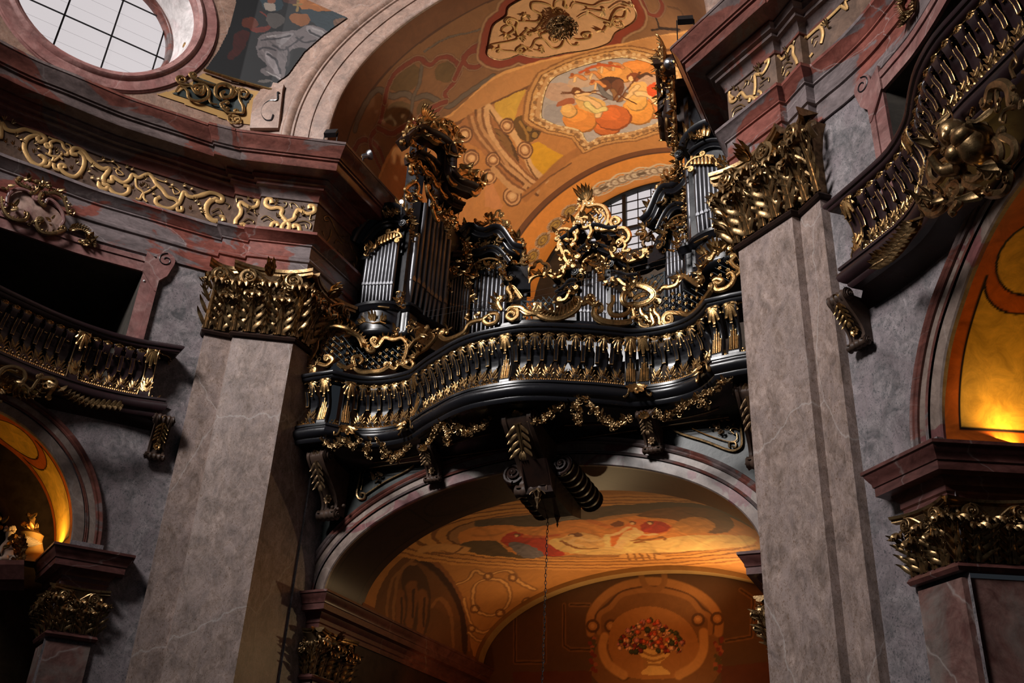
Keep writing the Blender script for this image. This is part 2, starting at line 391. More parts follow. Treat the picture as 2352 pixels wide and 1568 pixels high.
# painting in surface coordinates
def inpoly(U, V, poly):
    r = np.zeros(U.shape, bool); n = len(poly); j = n-1
    for i in range(n):
        xi, yi = poly[i][:2]; xj, yj = poly[j][:2]
        c = ((yi > V) != (yj > V)); den = (yj-yi) if abs(yj-yi) > 1e-12 else 1e-12
        r ^= c & (U < (xj-xi)*(V-yi)/den+xi); j = i
    return r
def dist_line(U, V, pts):
    D = np.full(U.shape, 1e9)
    for a, b in zip(pts, pts[1:]):
        ax, ay = a[:2]; bx, by = b[:2]; ex, ey = bx-ax, by-ay; L = ex*ex+ey*ey+1e-12
        t = np.clip(((U-ax)*ex+(V-ay)*ey)/L, 0, 1); D = np.minimum(D, np.hypot(U-ax-t*ex, V-ay-t*ey))
    return D
def lin(c):
    """sRGB 0-255 -> linear"""
    return np.array([((x/255)/12.92 if x/255 <= 0.04045 else ((x/255+0.055)/1.055)**2.4) for x in c])
class Canvas:
    def __init__(s, U, V, base, conv, warp=0.0):
        s.c = np.ones(U.shape+(3,))*lin(base); s.conv = conv; w = warp
        s.U = U+w*(np.sin(9*U+4*V)+0.6*np.sin(23*V-7*U+1)+0.5*np.sin(41*U+17*V+2)); s.V = V+w*(np.sin(8*V-5*U+2)+0.6*np.sin(19*U+11*V)+0.5*np.sin(37*V-29*U))
    def P(s, pts): return [q for q in (s.conv(p) for p in pts) if q is not None]
    def put(s, m, col, a=1.0):
        c = lin(col); m = m.astype(float)*a if m.dtype == bool else m*a; s.c = s.c*(1-m[..., None])+c*m[..., None]
    def poly(s, pts, col, sm=0, a=1.0):
        if sm: pts = cat(pts, sm, True)
        s.put(inpoly(s.U, s.V, s.P(pts)), col, a)
    def line(s, pts, col, w, sm=0, a=1.0, closed=False):
        if sm: pts = cat(pts, sm, closed)
        if closed: pts = list(pts)+[pts[0]]
        q = s.P(pts)
        if len(q) > 1: s.put(np.clip((w-dist_line(s.U, s.V, q))/(w*0.35)+0.3, 0, 1), col, a)
    def ell(s, cx, cy, rx, ry, col, rot=0, a=1.0, n=22):
        cr, sr = math.cos(rot), math.sin(rot)
        s.poly([(cx+rx*math.cos(t)*cr-ry*math.sin(t)*sr, cy+rx*math.cos(t)*sr+ry*math.sin(t)*cr) for t in [2*PI*i/n for i in range(n)]], col, 0, a)
    def folds(s, pts, n, ang, w, ln, seed=1, dark=0.55, light=1.45, a=0.6):
        """brush strokes along ang inside the outline: drapery, cloud and hair modelling of the painting"""
        rn = random.Random(seed); m = inpoly(s.U, s.V, s.P(cat(pts, 3, True))); xs = [p[0] for p in pts]; ys = [p[1] for p in pts]
        for i in range(n):
            x, y = rn.uniform(min(xs), max(xs)), rn.uniform(min(ys), max(ys)); t = ang+rn.uniform(-.5, .5); b = rn.uniform(-.6, .6); l = ln*rn.uniform(.5, 1.3)
            q = s.P([(x, y), (x+l*.5*math.cos(t), y+l*.5*math.sin(t)), (x+l*.5*math.cos(t)+l*.5*math.cos(t+b), y+l*.5*math.sin(t)+l*.5*math.sin(t+b))])
            if len(q) < 3: continue
            k = np.clip((w-dist_line(s.U, s.V, q))/w, 0, 1)*m*a; f = dark if rn.random() < 0.5 else light
            s.c = s.c*(1-k[..., None])+np.minimum(1, s.c*f)*k[..., None]
    def ring(s, cx, cy, rx, ry, col, w, rot=0, a=1.0):
        cr, sr = math.cos(rot), math.sin(rot)
        s.line([(cx+rx*math.cos(t)*cr-ry*math.sin(t)*sr, cy+rx*math.cos(t)*sr+ry*math.sin(t)*cr) for t in [2*PI*i/20 for i in range(21)]], col, w, 0, a)
def painted(name, P, canvas, mat, parent=None):
    """P grid (n,m,3) array, canvas colours per grid vertex"""
    n, m = P.shape[:2]; idx = np.arange(n*m).reshape(n, m)
    f = np.stack([idx[:-1, :-1], idx[:-1, 1:], idx[1:, 1:], idx[1:, :-1]], -1).reshape(-1, 4)
    me = bpy.data.meshes.new(name); me.from_pydata(P.reshape(-1, 3).tolist(), [], f.tolist()); me.update()
    a = me.color_attributes.new('paint', 'FLOAT_COLOR', 'POINT')
    c = np.ones((n*m, 4), np.float32); c[:, :3] = np.clip(canvas.c.reshape(-1, 3), 0, 1); a.data.foreach_set('color', c.ravel())
    me.materials.append(MATS[mat]); me.shade_smooth()
    o = bpy.data.objects.new(name, me); COL.objects.link(o)
    if parent: o.parent = parent
    return o
# ================================================================== THE SETTING
P1, P2, P2b, P3, P3b = (4.14, 12.92), (5.065, 12.33), (5.16, 12.41), (5.51, 12.07), (5.61, 12.16)
WALLS = {-1: [P3b, (5.8, 11.95), (6.1, 11.58), (6.45, 11.13), (6.8, 10.7), (7.13, 10.27), (7.4, 9.83), (7.65, 9.4), (8.05, 8.75), (8.4, 7.9), (8.6, 7.0), (8.7, 6.0)],
         1: [P3b, (5.85, 11.98), (6.1, 11.8), (6.5, 11.45), (6.8, 11.12), (7.1, 10.75), (7.5, 10.1), (7.9, 9.3), (8.2, 8.4), (8.4, 7.4), (8.5, 6.4)]}
for k in WALLS: WALLS[k] = [WALLS[k][0]]+[tuple(p) for p in cat(WALLS[k][1:], 5)]
WP = {s: Path(WALLS[s]) for s in (-1, 1)}
def absx(path, s): return [(s*p[0], p[1]) for p in path]
def spans_mesh(path, brk, fn, d=0):
    mb = MB(); brk = sorted(set(round(b, 5) for b in brk))
    for a, b in zip(brk, brk[1:]):
        if b-a < 1e-4: continue
        A, B = fn(a+1e-4), fn(b-1e-4)
        for (a0, a1), (b0, b1) in zip(A, B):
            if a1-a0 > 1e-3 or b1-b0 > 1e-3: mb.add([path.pt(a, a0, d), path.pt(b, b0, d), path.pt(b, b1, d), path.pt(a, a1, d)], [(0, 1, 2, 3)])
    return mb
def lins(a, b, n): return [a+(b-a)*i/n for i in range(n+1)]
# floor
struct(MB().box(-12, 12, -4, 23, -0.2, 0).build('floor', 'stone_floor', smooth=False))
# --- curved nave walls with the side arch and the oratory opening
SC, SA, SB, SOA, SOB = 3.3, 2.0, 2.05, 2.5, 2.47     # arch centre along the wall, inner and outer half axes
WT, WB = 11.55, 8.95
def ahz(u, a=SA, b=SB): k = 1-((u-SC)/a)**2; return 6.3+b*math.sqrt(max(0, k))
NC = {}
for s in (-1, 1):
    wp = WP[s]; nc = wp.at(SC)[1]; NC[s] = nc
    def fn(u):
        if SC-SA < u < SC+SA:
            return [(ahz(u), WB), (WT, 11.96)]
        return [(0, 11.96)]
    brk = lins(0, SC-SA, 8)+[SC-SA*math.cos(PI*i/40) for i in range(41)]+lins(SC+SA, wp.len, 14)
    w = spans_mesh(wp, brk, fn)
    struct(sided(w, s).build('wall_left' if s < 0 else 'wall_right', 'wall_marble'))
    # side arch reveal, painted yellow with an orange border
    th = np.linspace(0.0, PI, 330); vv = np.linspace(0, 1.25, 100); G = np.zeros((330, 100, 3))
    for i, t in enumerate(th):
        f = wp.pt(SC-SA*math.cos(t), 6.3+SB*math.sin(t)); f2 = np.array([*(wp.pt(SC, 0)[:2]-nc*0.12), 0])
        for j, v in enumerate(vv): G[i, j] = f-np.array([nc[0], nc[1], 0])*v
    G[:, :, 0] *= s
    U, V = np.meshgrid(th*2.0, vv, indexing='ij')
    cv = Canvas(U, V, (198, 96, 30), lambda p: p)
    L = PI*2.0
    def panel(pts, c=(222, 168, 66)):
        cv.poly(pts, c); cv.line(pts, (34, 26, 24), 0.016, closed=True)
    for m in (0, 1):
        f = (lambda u: L-u) if m else (lambda u: u)
        arc = [(1.98-0.42*math.sin(t), 0.635+0.47*math.cos(t)) for t in [PI*i/14 for i in range(15)]]
        panel([(f(u), v) for u, v in [(0.24, 0.17), (0.24, 1.1)]+arc+[]])
        panel([(f(2.28+0.5*math.cos(t)), 0.635+0.44*math.sin(t)) for t in [2*PI*i/24 for i in range(24)]], (222, 168, 66))
    panel([(u, v) for u, v in [(2.95, 0.3), (3.0, 0.17), (3.28, 0.17), (3.33, 0.3), (3.33, 0.97), (3.28, 1.1), (3.0, 1.1), (2.95, 0.97)]])
    struct(painted('ceiling', G, cv, 'yellow_scagliola'))
    # dark chapel behind the arch
    c0 = wp.pt(SC, 0); t0 = np.array([-nc[1], nc[0]]); back = MB()
    q = lambda u, v, z: (c0[0]-nc[0]*v+t0[0]*u, c0[1]-nc[1]*v+t0[1]*u, z)
    back.add([q(-2.6, 1.25, 0), q(-2.6, 1.25, 9), q(-2.6, 3.6, 0), q(-2.6, 3.6, 9), q(2.6, 1.25, 0), q(2.6, 1.25, 9), q(2.6, 3.6, 0), q(2.6, 3.6, 9)], [(0, 1, 3, 2), (4, 5, 7, 6), (2, 3, 7, 6), (1, 3, 7, 5)])
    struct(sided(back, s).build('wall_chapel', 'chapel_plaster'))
    # second, lower arch rib inside the chapel
    def plc(r, th_, d, a=1.55, b=1.75): return q(-(a+r)*math.cos(th_), 2.1+d, 6.1+(b+r)*math.sin(th_))
    rib = MB().grid([[plc(r, PI*i/30, d) for i in range(31)] for r, d in ((0, 0.5), (0, 0), (0.06, -0.05), (0.14, -0.05), (0.2, 0), (0.9, 0))])
    struct(sided(rib, s).build('trim_8', 'console_wood'))
    # oratory room behind the opening: jambs, soffit, back
    room = MB(); S0, S1 = SC-SA, SC+SA
    fr = [wp.pt(u, 0) for u in lins(S0, S1, 16)]; bk = [p-np.array([nc[0], nc[1], 0])*2.6 for p in fr]
    for z, sgn in ((WT, 1), (WB, -1)):
        room.grid([[(p[0], p[1], z) for p in fr], [(p[0], p[1], z) for p in bk]])
    room.add([(fr[0][0], fr[0][1], WB), (bk[0][0], bk[0][1], WB), (bk[0][0], bk[0][1], WT), (fr[0][0], fr[0][1], WT)], [(0, 1, 2, 3)])
    room.add([(fr[-1][0], fr[-1][1], WB), (bk[-1][0], bk[-1][1], WB), (bk[-1][0], bk[-1][1], WT), (fr[-1][0], fr[-1][1], WT)], [(0, 1, 2, 3)])
    room.grid([[(p[0], p[1], WB) for p in bk], [(p[0], p[1], WT) for p in bk]])
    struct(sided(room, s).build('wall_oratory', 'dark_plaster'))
    # marble frame of the oratory opening with eared scroll corners
    fm = MB(); prof = [(0, 0), (0, 0.05), (0.20, 0.05), (0.20, 0.075), (0.30, 0.075), (0.30, 0)]
    def fpt(u, z, d): return wp.pt(u, z, d)
    top = lins(S0-0.30, S1+0.30, 24)
    for (r0, d0), (r1, d1) in zip(prof, prof[1:]):
        fm.grid([[fpt(u, WT+r0, d0) for u in top], [fpt(u, WT+r1, d1) for u in top]])
        for sg, e in ((-1, S0), (1, S1)):
            fm.grid([[fpt(e+sg*r0, z, d0) for z in lins(9.0, WT+0.2, 6)], [fpt(e+sg*r1, z, d1) for z in lins(9.0, WT+0.2, 6)]])
    frm = struct(sided(fm, s).build('window_3' if s < 0 else 'window_4', 'frame_marble'))
    for sg, e in ((-1, S0), (1, S1)):
        ear = MB(); c = (e+sg*0.33, WT+0.34)
        out = [(0.17*math.cos(a), 0.17*math.sin(a)) for a in [PI*i/8*1.15-0.3 for i in range(9)]]
        shp = [(c[0]+sg*a, c[1]+b) for a, b in out]+[(e-sg*0.02, WT+0.42), (e-sg*0.02, WT+0.0), (e+sg*0.26, WT-0.35), (e+sg*0.30, WT-0.36), (e+sg*0.30, WT-0.12), (e+sg*0.42, WT+0.02)]
        f_ = [fpt(u, z, 0.085) for u, z in shp]; b_ = [fpt(u, z, 0) for u, z in shp]
        ear.add(f_, [tuple(range(len(shp)))]); ear.grid([f_+[f_[0]], b_+[b_[0]]])
        sp = spiral2(1.2, 0.15, 0.04, 22, PI*0.5, sg)
        sided(ear, s).build('frame_ear', 'frame_marble', frm, smooth=False)
        sided(tube([fpt(c[0]+a, c[1]+b, 0.09) for a, b in sp], 0.011, 5), s).build('scroll_groove', 'black_lacquer', frm)
# --- pier shafts
CAPZ0, CAPZ1 = 10.55, 12.0
def archivolt(place, a, b, prof, t0=0, t1=PI, n=64):
    """prof [(r outwards, d)], place(x, z, d)"""
    return MB().grid([[place(-(a+r)*math.cos(t0+(t1-t0)*i/n), (b+r)*math.sin(t0+(t1-t0)*i/n), d) for i in range(n+1)] for r, d in prof])
def archivolt_parts(place, a, b, k, n, s):
    """flat marble bands and the darker mouldings between them"""
    for lo, hi, mt in ((0, 4, 'archivolt_marble'), (4, 9, 'cornice_marble'), (8, 10, 'archivolt_marble'), (9, len(ARCHP), 'cornice_marble')):
        struct(sided(archivolt(place, a, b, [(r*k, d) for r, d in ARCHP[lo:hi]], 0, PI, n), s).build('trim_1', mt))
ARCHP = [(0, -0.02), (0, 0.03), (0.02, 0.05), (0.19, 0.05), (0.20, 0.075), (0.215, 0.08), (0.235, 0.07), (0.25, 0.075), (0.25, 0.055), (0.37, 0.055), (0.375, 0.085), (0.40, 0.10), (0.43, 0.085), (0.445, 0.10), (0.48, 0.11), (0.495, 0.09), (0.50, 0.0)]
for s in (-1, 1):
    wp = WP[s]
    archivolt_parts(lambda x, z, d: wp.pt(SC+x, 6.3+z, d), SA, SB*0.985, 0.92, 64, s)
    pl = MB()
    for e in (-1, 1):
        u0, u1 = sorted((SC+e*SA, SC+e*(SA+0.5)))
        P_ = [wp.pt(u0, 0, 0.0), wp.pt(u0, 0, 0.12), wp.pt(u1, 0, 0.12), wp.pt(u1, 0, 0.0)]
        pl.add([(p[0], p[1], z) for z in (6.28, 6.42) for p in P_], [(0, 1, 5, 4), (1, 2, 6, 5), (2, 3, 7, 6), (4, 5, 6, 7)])
    struct(sided(pl, s).build('trim_2', 'wall_marble', smooth=False))
# --- entablature
ARCHI = [(0, 11.93), (0.04, 11.93), (0.04, 12.27), (0.075, 12.285), (0.085, 12.33), (0.075, 12.365), (0.055, 12.38), (0.055, 12.64), (0.085, 12.655), (0.085, 12.68), (0.105, 12.70), (0.13, 12.75), (0.18, 12.80), (0.205, 12.83), (0.22, 12.84), (0.22, 12.90), (0.19, 12.915), (-0.01, 12.93)]
FRZ = [(0, 12.90), (0, 13.76)]
CORN = [(0, 13.74), (0.03, 13.745), (0.035, 13.78), (0.02, 13.80), (0.03, 13.85), (0.06, 13.90), (0.11, 13.945), (0.165, 13.955), (0.17, 14.01), (0.205, 14.02), (0.235, 14.03), (0.245, 14.06), (0.30, 14.10), (0.30, 14.135), (0.34, 14.15), (0.585, 14.155), (0.60, 14.19), (0.605, 14.33), (0.645, 14.345), (0.65, 14.375), (0.68, 14.39), (0.70, 14.45), (0.75, 14.54), (0.80, 14.61), (0.81, 14.64), (0.825, 14.645), (0.825, 14.70), (0.0, 14.76)]
def epath(s): return [(4.14, 16.0), P1, P2, P2b, P3, P3b]+WALLS[s][2:]
for s in (-1, 1):
    ep = epath(s)
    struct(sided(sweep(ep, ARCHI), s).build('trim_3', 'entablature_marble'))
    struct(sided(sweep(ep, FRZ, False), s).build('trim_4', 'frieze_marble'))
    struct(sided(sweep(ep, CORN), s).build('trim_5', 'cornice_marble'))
# --- upper wall, oval window opening and great arch over the organ
GR = 3.95; GZ = 15.3
def yf(x): return 13.28-0.0395*x*x
UPATH = {}
for s in (-1, 1):
    pts = [(x, yf(x)) for x in lins(3.95, 5.0, 6)]+[(5.35, 12.2)]+[p for p in WALLS[s][3:]]
    UPATH[s] = Path(pts)
up = UPATH[-1]
OWX, OWY = -7.61, 9.47
OS = up.near(7.61, 9.47); OZ, OR = 17.5, 1.83
def ufn(u):
    p = up.at(u)[0]
    z0 = 14.7
    x = p[0]
    zz = GZ+math.sqrt(max(0, (GR+0.95)**2-x*x)) if x < GR+0.95 and u < 1.3 else z0
    if abs(u-OS) < OR:
        h = math.sqrt(OR*OR-(u-OS)**2); return [(z0, OZ-h), (OZ+h, 22)]
    return [(zz, 22)]
brk = lins(0, 1.3, 26)+lins(1.3, OS-OR, 8)+[OS-OR*math.cos(PI*i/36) for i in range(37)]+lins(OS+OR, up.len, 6)
struct(sided(spans_mesh(up, brk, ufn), -1).build('wall_upper', 'vault_arch_marble'))
up2 = UPATH[1]
def ufn2(u):
    x = up2.at(u)[0][0]; return [(GZ+math.sqrt(max(0, (GR+0.95)**2-x*x)) if x < GR+0.95 and u < 1.3 else 14.7, 22)]
struct(sided(spans_mesh(up2, lins(0, 1.3, 26)+lins(1.3, up2.len, 16), ufn2), 1).build('wall_upper', 'vault_arch_marble'))
# wall above the arch crown
mb = MB(); top = lins(-GR, GR, 40)
mb.grid([[(x, yf(x), GZ+math.sqrt((GR+0.9)**2-x*x)) for x in top], [(x, yf(x), 22) for x in top]])
struct(mb.build('wall_upper', 'vault_arch_marble'))
GAP = [(0, -0.05), (0, 0.03), (0.03, 0.05), (0.10, 0.05), (0.34, 0.05), (0.35, 0.035), (0.38, 0.035), (0.39, 0.06), (0.42, 0.06), (0.42, 0.045), (0.68, 0.045), (0.70, 0.075), (0.74, 0.075), (0.76, 0.10), (0.83, 0.14), (0.90, 0.13), (0.93, 0.09), (0.97, 0.085), (0.98, 0.0)]
def gplace(x, z, d):
    xx = max(-5.0, min(5.0, x)); n = np.array([-0.079*xx, -1.0]); n /= np.linalg.norm(n); return (x+n[0]*d, yf(xx)+n[1]*d, GZ+z)
mb = archivolt(gplace, GR, GR, GAP, 0, PI, 120)
for e in (-1, 1):
    mb.grid([[gplace(e*(GR+r), z, d) for z in (-0.65, -0.3, 0)] for r, d in GAP])
struct(mb.build('trim_6', 'vault_arch_marble'))
# scroll foot beside the great arch on the left
up = UPATH[-1]
def uL(pts): return [wallhit(px, py, absx([tuple(p) for p in up.p], -1)) for px, py in pts]
foot = [(578, 268), (583, 235), (600, 212), (625, 206), (629, 196), (655, 200), (652, 212), (648, 250), (642, 300), (575, 300)]
q = uL(foot); fr = [up.pt(u, z, 0.09) for u, z in q]; bk = [up.pt(u, z, 0) for u, z in q]
mb = MB().add(fr, [tuple(range(len(fr)))]); mb.grid([fr+[fr[0]], bk+[bk[0]]])
ft = struct(sided(mb, -1).build('trim_7', 'vault_arch_marble', smooth=False))
q = uL([(645, 222), (641, 222), (640, 238), (622, 240), (607, 252), (603, 270), (612, 284), (626, 284), (631, 272)])
sided(tube(cat([up.pt(u, z, 0.115) for u, z in q], 4), 0.02, 6), -1).build('scroll_groove', 'black_lacquer', ft)
# oval window: ring moulding, splayed reveal, frame, panes
def op(r, th_, d): return up.pt(OS+r*math.cos(th_), OZ+r*math.sin(th_), d)
ring = MB().grid([[op(r, 2*PI*i/72, d) for i in range(73)] for r, d in ((1.78, -0.06), (1.80, 0.03), (1.86, 0.05), (1.87, 0.09), (1.94, 0.12), (2.0, 0.09), (2.02, 0.06), (2.24, 0.055), (2.25, 0.03), (2.27, 0.03), (2.29, 0.0))])
win1 = struct(sided(ring, -1).build('window_1', 'frame_marble'))
on = up.at(OS)[1]; oc = up.pt(OS, OZ)
ot = np.array([-on[1], on[0], 0]) # along the wall (towards greater s)
if ot[0] < 0: ot = -ot
def of(r, th_, d): return oc+ot*r*math.cos(th_)+np.array([0, 0, r*math.sin(th_)])+np.array([on[0], on[1], 0])*d
rev = MB().grid([[op(1.79, 2*PI*i/72, -0.04) for i in range(73)], [of(1.66, 2*PI*i/72, -0.55) for i in range(73)], [of(1.58, 2*PI*i/72, -1.0) for i in range(73)]])
marble('white_reveal', (0.5, 0.46, 0.45), (0.68, 0.64, 0.63), (0.55, 0.42, 0.42), scale=1.5, vein=0, rough=0.6)
sided(rev, -1).build('window_reveal', 'white_reveal', win1)
sided(MB().grid([[of(r, 2*PI*i/72, d) for i in range(73)] for r, d in ((1.62, -0.8), (1.56, -0.78), (1.52, -0.82), (1.50, -1.0))]), -1).build('window_frame', 'cornice_marble', win1)
k = 48; sided(MB().add([of(1.56, 2*PI*i/k, -1.02) for i in range(k)], [tuple(range(k))]), -1).build('pane', 'daylit_glass', win1, smooth=False)
bars = MB()
def bar(p, q, w): bars.merge(tube([p, q], w, 4, 0.6, cap=True))
for x in (-1.34, -0.37, 0.60):
    h = math.sqrt(1.54**2-x*x); c = of(0, 0, -0.97)+ot*x; bar(c-np.array([0, 0, h]), c+np.array([0, 0, h]), 0.03)
for z in (-0.04, 1.03):
    h = math.sqrt(1.54**2-z*z); c = of(0, 0, -0.97)+np.array([0, 0, z]); bar(c-ot*h, c+ot*h, 0.032)
for z in (-1.1, -0.75, -0.4, 0.31, 0.67, 1.35):
    h = math.sqrt(1.54**2-z*z); c = of(0, 0, -0.99)+np.array([0, 0, z]); bar(c-ot*h, c+ot*h, 0.003)
sided(bars, -1).build('glazing_bar', 'iron', win1)
# gilt scroll relief on the reveal
rnd = random.Random(5); rl = MB()
for a, b, r_ in ((0.38, -0.30, 0.10), (0.20, -0.45, 0.12), (0.05, -0.25, 0.09), (0.30, -0.62, 0.08), (-0.08, -0.5, 0.10), (0.48, -0.5, 0.07)):
    sp = spiral2(1.3, r_, 0.02, 18, rnd.uniform(0, 6), rnd.choice((-1, 1)))
    rl.merge(tube([of(1.66+0.06, PI+a+x/1.7, b+y) for x, y in sp], 0.018, 5))
sided(rl, -1).build('reveal_scrolls', 'gold', win1)

# --- bay: side walls, arch wall, lower vault, gallery
for s in (-1, 1):
    mb = MB(); rows = []
    P_ = [(4.155, 21.5), (4.155, 14.55)]
    mb.grid([[(x, y, z) for x, y in P_] for z in (8.6, 15.3)])
    struct(sided(mb, s).build('wall_bay_left' if s < 0 else 'wall_bay_right', 'vault_arch_marble', smooth=False))
AY, AA, AB, AZ0 = 14.55, 3.85, 1.85, 6.3
bp = Path([(-4.3, AY), (4.3, AY)])
def bfn(u):
    x = u-4.3
    return [(AZ0+AB*math.sqrt(max(0, 1-(x/AA)**2)), 9.0)] if abs(x) < AA else [(0, 9.0)]
struct(spans_mesh(bp, [0, 4.3-AA]+[4.3-AA*math.cos(PI*i/80) for i in range(81)]+[8.6], bfn).build('wall_bay_front', 'dark_green_marble'))
archivolt_parts(lambda x, z, d: (x, AY-d, AZ0+z), AA, AB, 1.0, 90, 1)
for s in (-1, 1):  # narrow pilaster strip beside the archivolt, and jamb under it
    mb = MB().box(4.1, 4.3, 14.0, 14.56, 0, 9.0)
    struct(sided(mb, s).build('trim_2', 'wall_marble', smooth=False))
    mb = MB().box(3.86, 3.98, 15.7, 20.7, 0, 6.3)
    struct(sided(mb, s).build('wall_vestibule', 'dark_wood', smooth=False))

# barrel surfaces used by the painters
def barrel_hit(px, py, a, b, z0):
    o, d = ray(px, py); A = (d[0]/a)**2+(d[2]/b)**2; B = 2*(o[0]*d[0]/a**2+(o[2]-z0)*d[2]/b**2); C = (o[0]/a)**2+((o[2]-z0)/b)**2-1
    D = B*B-4*A*C
    if D < 0: return None
    p = o+d*((-B+math.sqrt(D))/2/A); return p
# ================================================================== PAINTED SURFACES
def masked(name, P, cv, mat, mask, parent=None):
    """painted grid keeping only the cells inside mask"""
    n, m = P.shape[:2]; idx = np.arange(n*m).reshape(n, m)
    f = np.stack([idx[:-1, :-1], idx[:-1, 1:], idx[1:, 1:], idx[1:, :-1]], -1)
    f = f[mask[:-1, :-1] & mask[1:, 1:] & mask[1:, :-1] & mask[:-1, 1:]].reshape(-1, 4)
    used = np.unique(f); mp = np.full(n*m, -1); mp[used] = np.arange(len(used))
    me = bpy.data.meshes.new(name); me.from_pydata(P.reshape(-1, 3)[used].tolist(), [], mp[f].tolist()); me.update()
    a = me.color_attributes.new('paint', 'FLOAT_COLOR', 'POINT'); c = np.ones((len(used), 4), np.float32)
    c[:, :3] = np.clip(cv.c.reshape(-1, 3)[used], 0, 1); a.data.foreach_set('color', c.ravel())
    me.materials.append(MATS[mat]); me.shade_smooth()
    o = bpy.data.objects.new(name, me); COL.objects.link(o)
    if parent: o.parent = parent
    return o
def Zc(ox, oy, sc):
    return lambda *pts: [(ox+x/sc, oy+y/sc) for x, y in pts]
Z2 = Zc(700, 0, 2.6133); Z5 = Zc(650, 1100, 2.0452); ZA = Zc(0, 0, 2.6133)
# ---- upper vault
def vconv(p):
    h = barrel_hit(p[0], p[1], GR, GR, GZ)
    return None if h is None else (math.atan2(h[2]-GZ, -h[0])*GR, h[1])
nu, nv = 640, 350
th = np.linspace(-0.16, PI+0.16, nu)
X = -GR*np.cos(np.clip(th, 0, PI)); Zz = GZ+GR*np.where(th < 0, th, np.where(th > PI, PI-th, np.sin(th)))
Y0 = 13.28-0.0395*X**2+0.02
T = np.linspace(0, 1, nv)
G = np.stack([np.repeat(X[:, None], nv, 1), Y0[:, None]*(1-T)+20.0*T, np.repeat(Zz[:, None], nv, 1)], -1)
U = np.repeat((th*GR)[:, None], nv, 1); V = G[:, :, 1]
cv = Canvas(U, V, (186, 128, 76), vconv, 0.008)
CREAM, RED, GREY, INK = (214, 160, 112), (132, 58, 38), (112, 92, 76), (48, 30, 22)
# brown border of the transverse band
cv.put(V < Y0[:, None]+0.55, (122, 76, 46)); cv.put((V > Y0[:, None]+0.55) & (V < Y0[:, None]+0.62), (92, 56, 36))
bline = Z2((430, 1120), (500, 950), (600, 830), (880, 690), (1135, 470), (1300, 405), (1560, 340), (1900, 270), (2240, 205), (2352, 190))
q = cv.P(bline); q = [(-1, q[0][1])]+q
bandV = np.interp(U, [a for a, b in q], [b for a, b in q]); mband = (V < bandV) & (V > Y0[:, None]+0.6)
cv.put(mband, (140, 94, 58))
for e in [(600, 470, 110, 80), (850, 430, 75, 60), (560, 680, 90, 70), (745, 650, 80, 60)]:
    (cx, cy), = Z2(e[:2]); cv.ell(cx, cy, e[2]/2.61, e[3]/2.61, (112, 82, 46), -0.5)
def ribbon(pts, w=0.15, c=RED):
    p = Z2(*pts); cv.line(p, INK, w*0.62, 6); cv.line(p, (176, 128, 92), w*0.56, 6); cv.line(p, INK, w*0.42, 6); cv.line(p, c, w*0.37, 6)
def strap(pts, w=0.1, c=GREY):
    p = Z2(*pts); cv.line(p, INK, w*0.6, 5); cv.line(p, c, w*0.5, 5)
strap([(300, 780), (330, 690), (430, 540), (520, 580), (600, 560), (660, 590), (730, 570), (800, 610), (870, 635), (950, 580), (1130, 455)], 0.13)
strap([(710, 350), (700, 420), (690, 500), (650, 580), (640, 680), (600, 760), (560, 820)], 0.09)
strap([(720, 310), (850, 230), (1010, 190), (1090, 160)], 0.05)
ribbon([(290, 920), (330, 850), (400, 850), (450, 900), (480, 1000), (480, 1120)])
ribbon([(480, 600), (460, 700), (440, 760), (400, 820), (395, 880), (430, 960), (470, 1050), (490, 1150)])
ribbon([(480, 610), (500, 520), (540, 440), (620, 380), (690, 350), (750, 390), (800, 350), (860, 340), (910, 380), (930, 430), (890, 500), (840, 560), (850, 600), (780, 680), (740, 730)])
ribbon([(440, 770), (520, 800), (600, 760), (650, 740), (760, 650), (850, 610)])
ribbon([(900, 470), (950, 370), (985, 320), (1040, 305), (1070, 340), (1050, 395), (985, 400), (950, 350), (990, 300), (1050, 260), (1080, 200), (1090, 150)])
ribbon([(2020, 0), (2060, 80), (2120, 90), (2150, 40), (2120, -20)])
for a in ((2080, 180), (2240, 180)), ((2110, 110), (2130, 170), (2250, 175)): cv.line(Z2(*a), INK, 0.03)
strap([(2180, 40), (2250, 60), (2290, 120), (2352, 150)], 0.05, (120, 80, 50))
car = Z2((1085, 260), (1078, 340), (1150, 378), (1230, 368), (1290, 345), (1350, 362), (1440, 365), (1560, 340), (1700, 320), (1840, 275), (1885, 205), (1985, 150), (2012, 90), (1985, 20), (1930, -50), (1760, -110), (1500, -70), (1380, -60), (1220, 20), (1195, 80), (1125, 130), (1100, 190))
cv.line(car, INK, 0.20, 4, closed=True); cv.line(car, (214, 160, 112), 0.185, 4, closed=True); cv.line(car, INK, 0.15, 4, closed=True); cv.line(car, (142, 58, 34), 0.135, 4, closed=True)
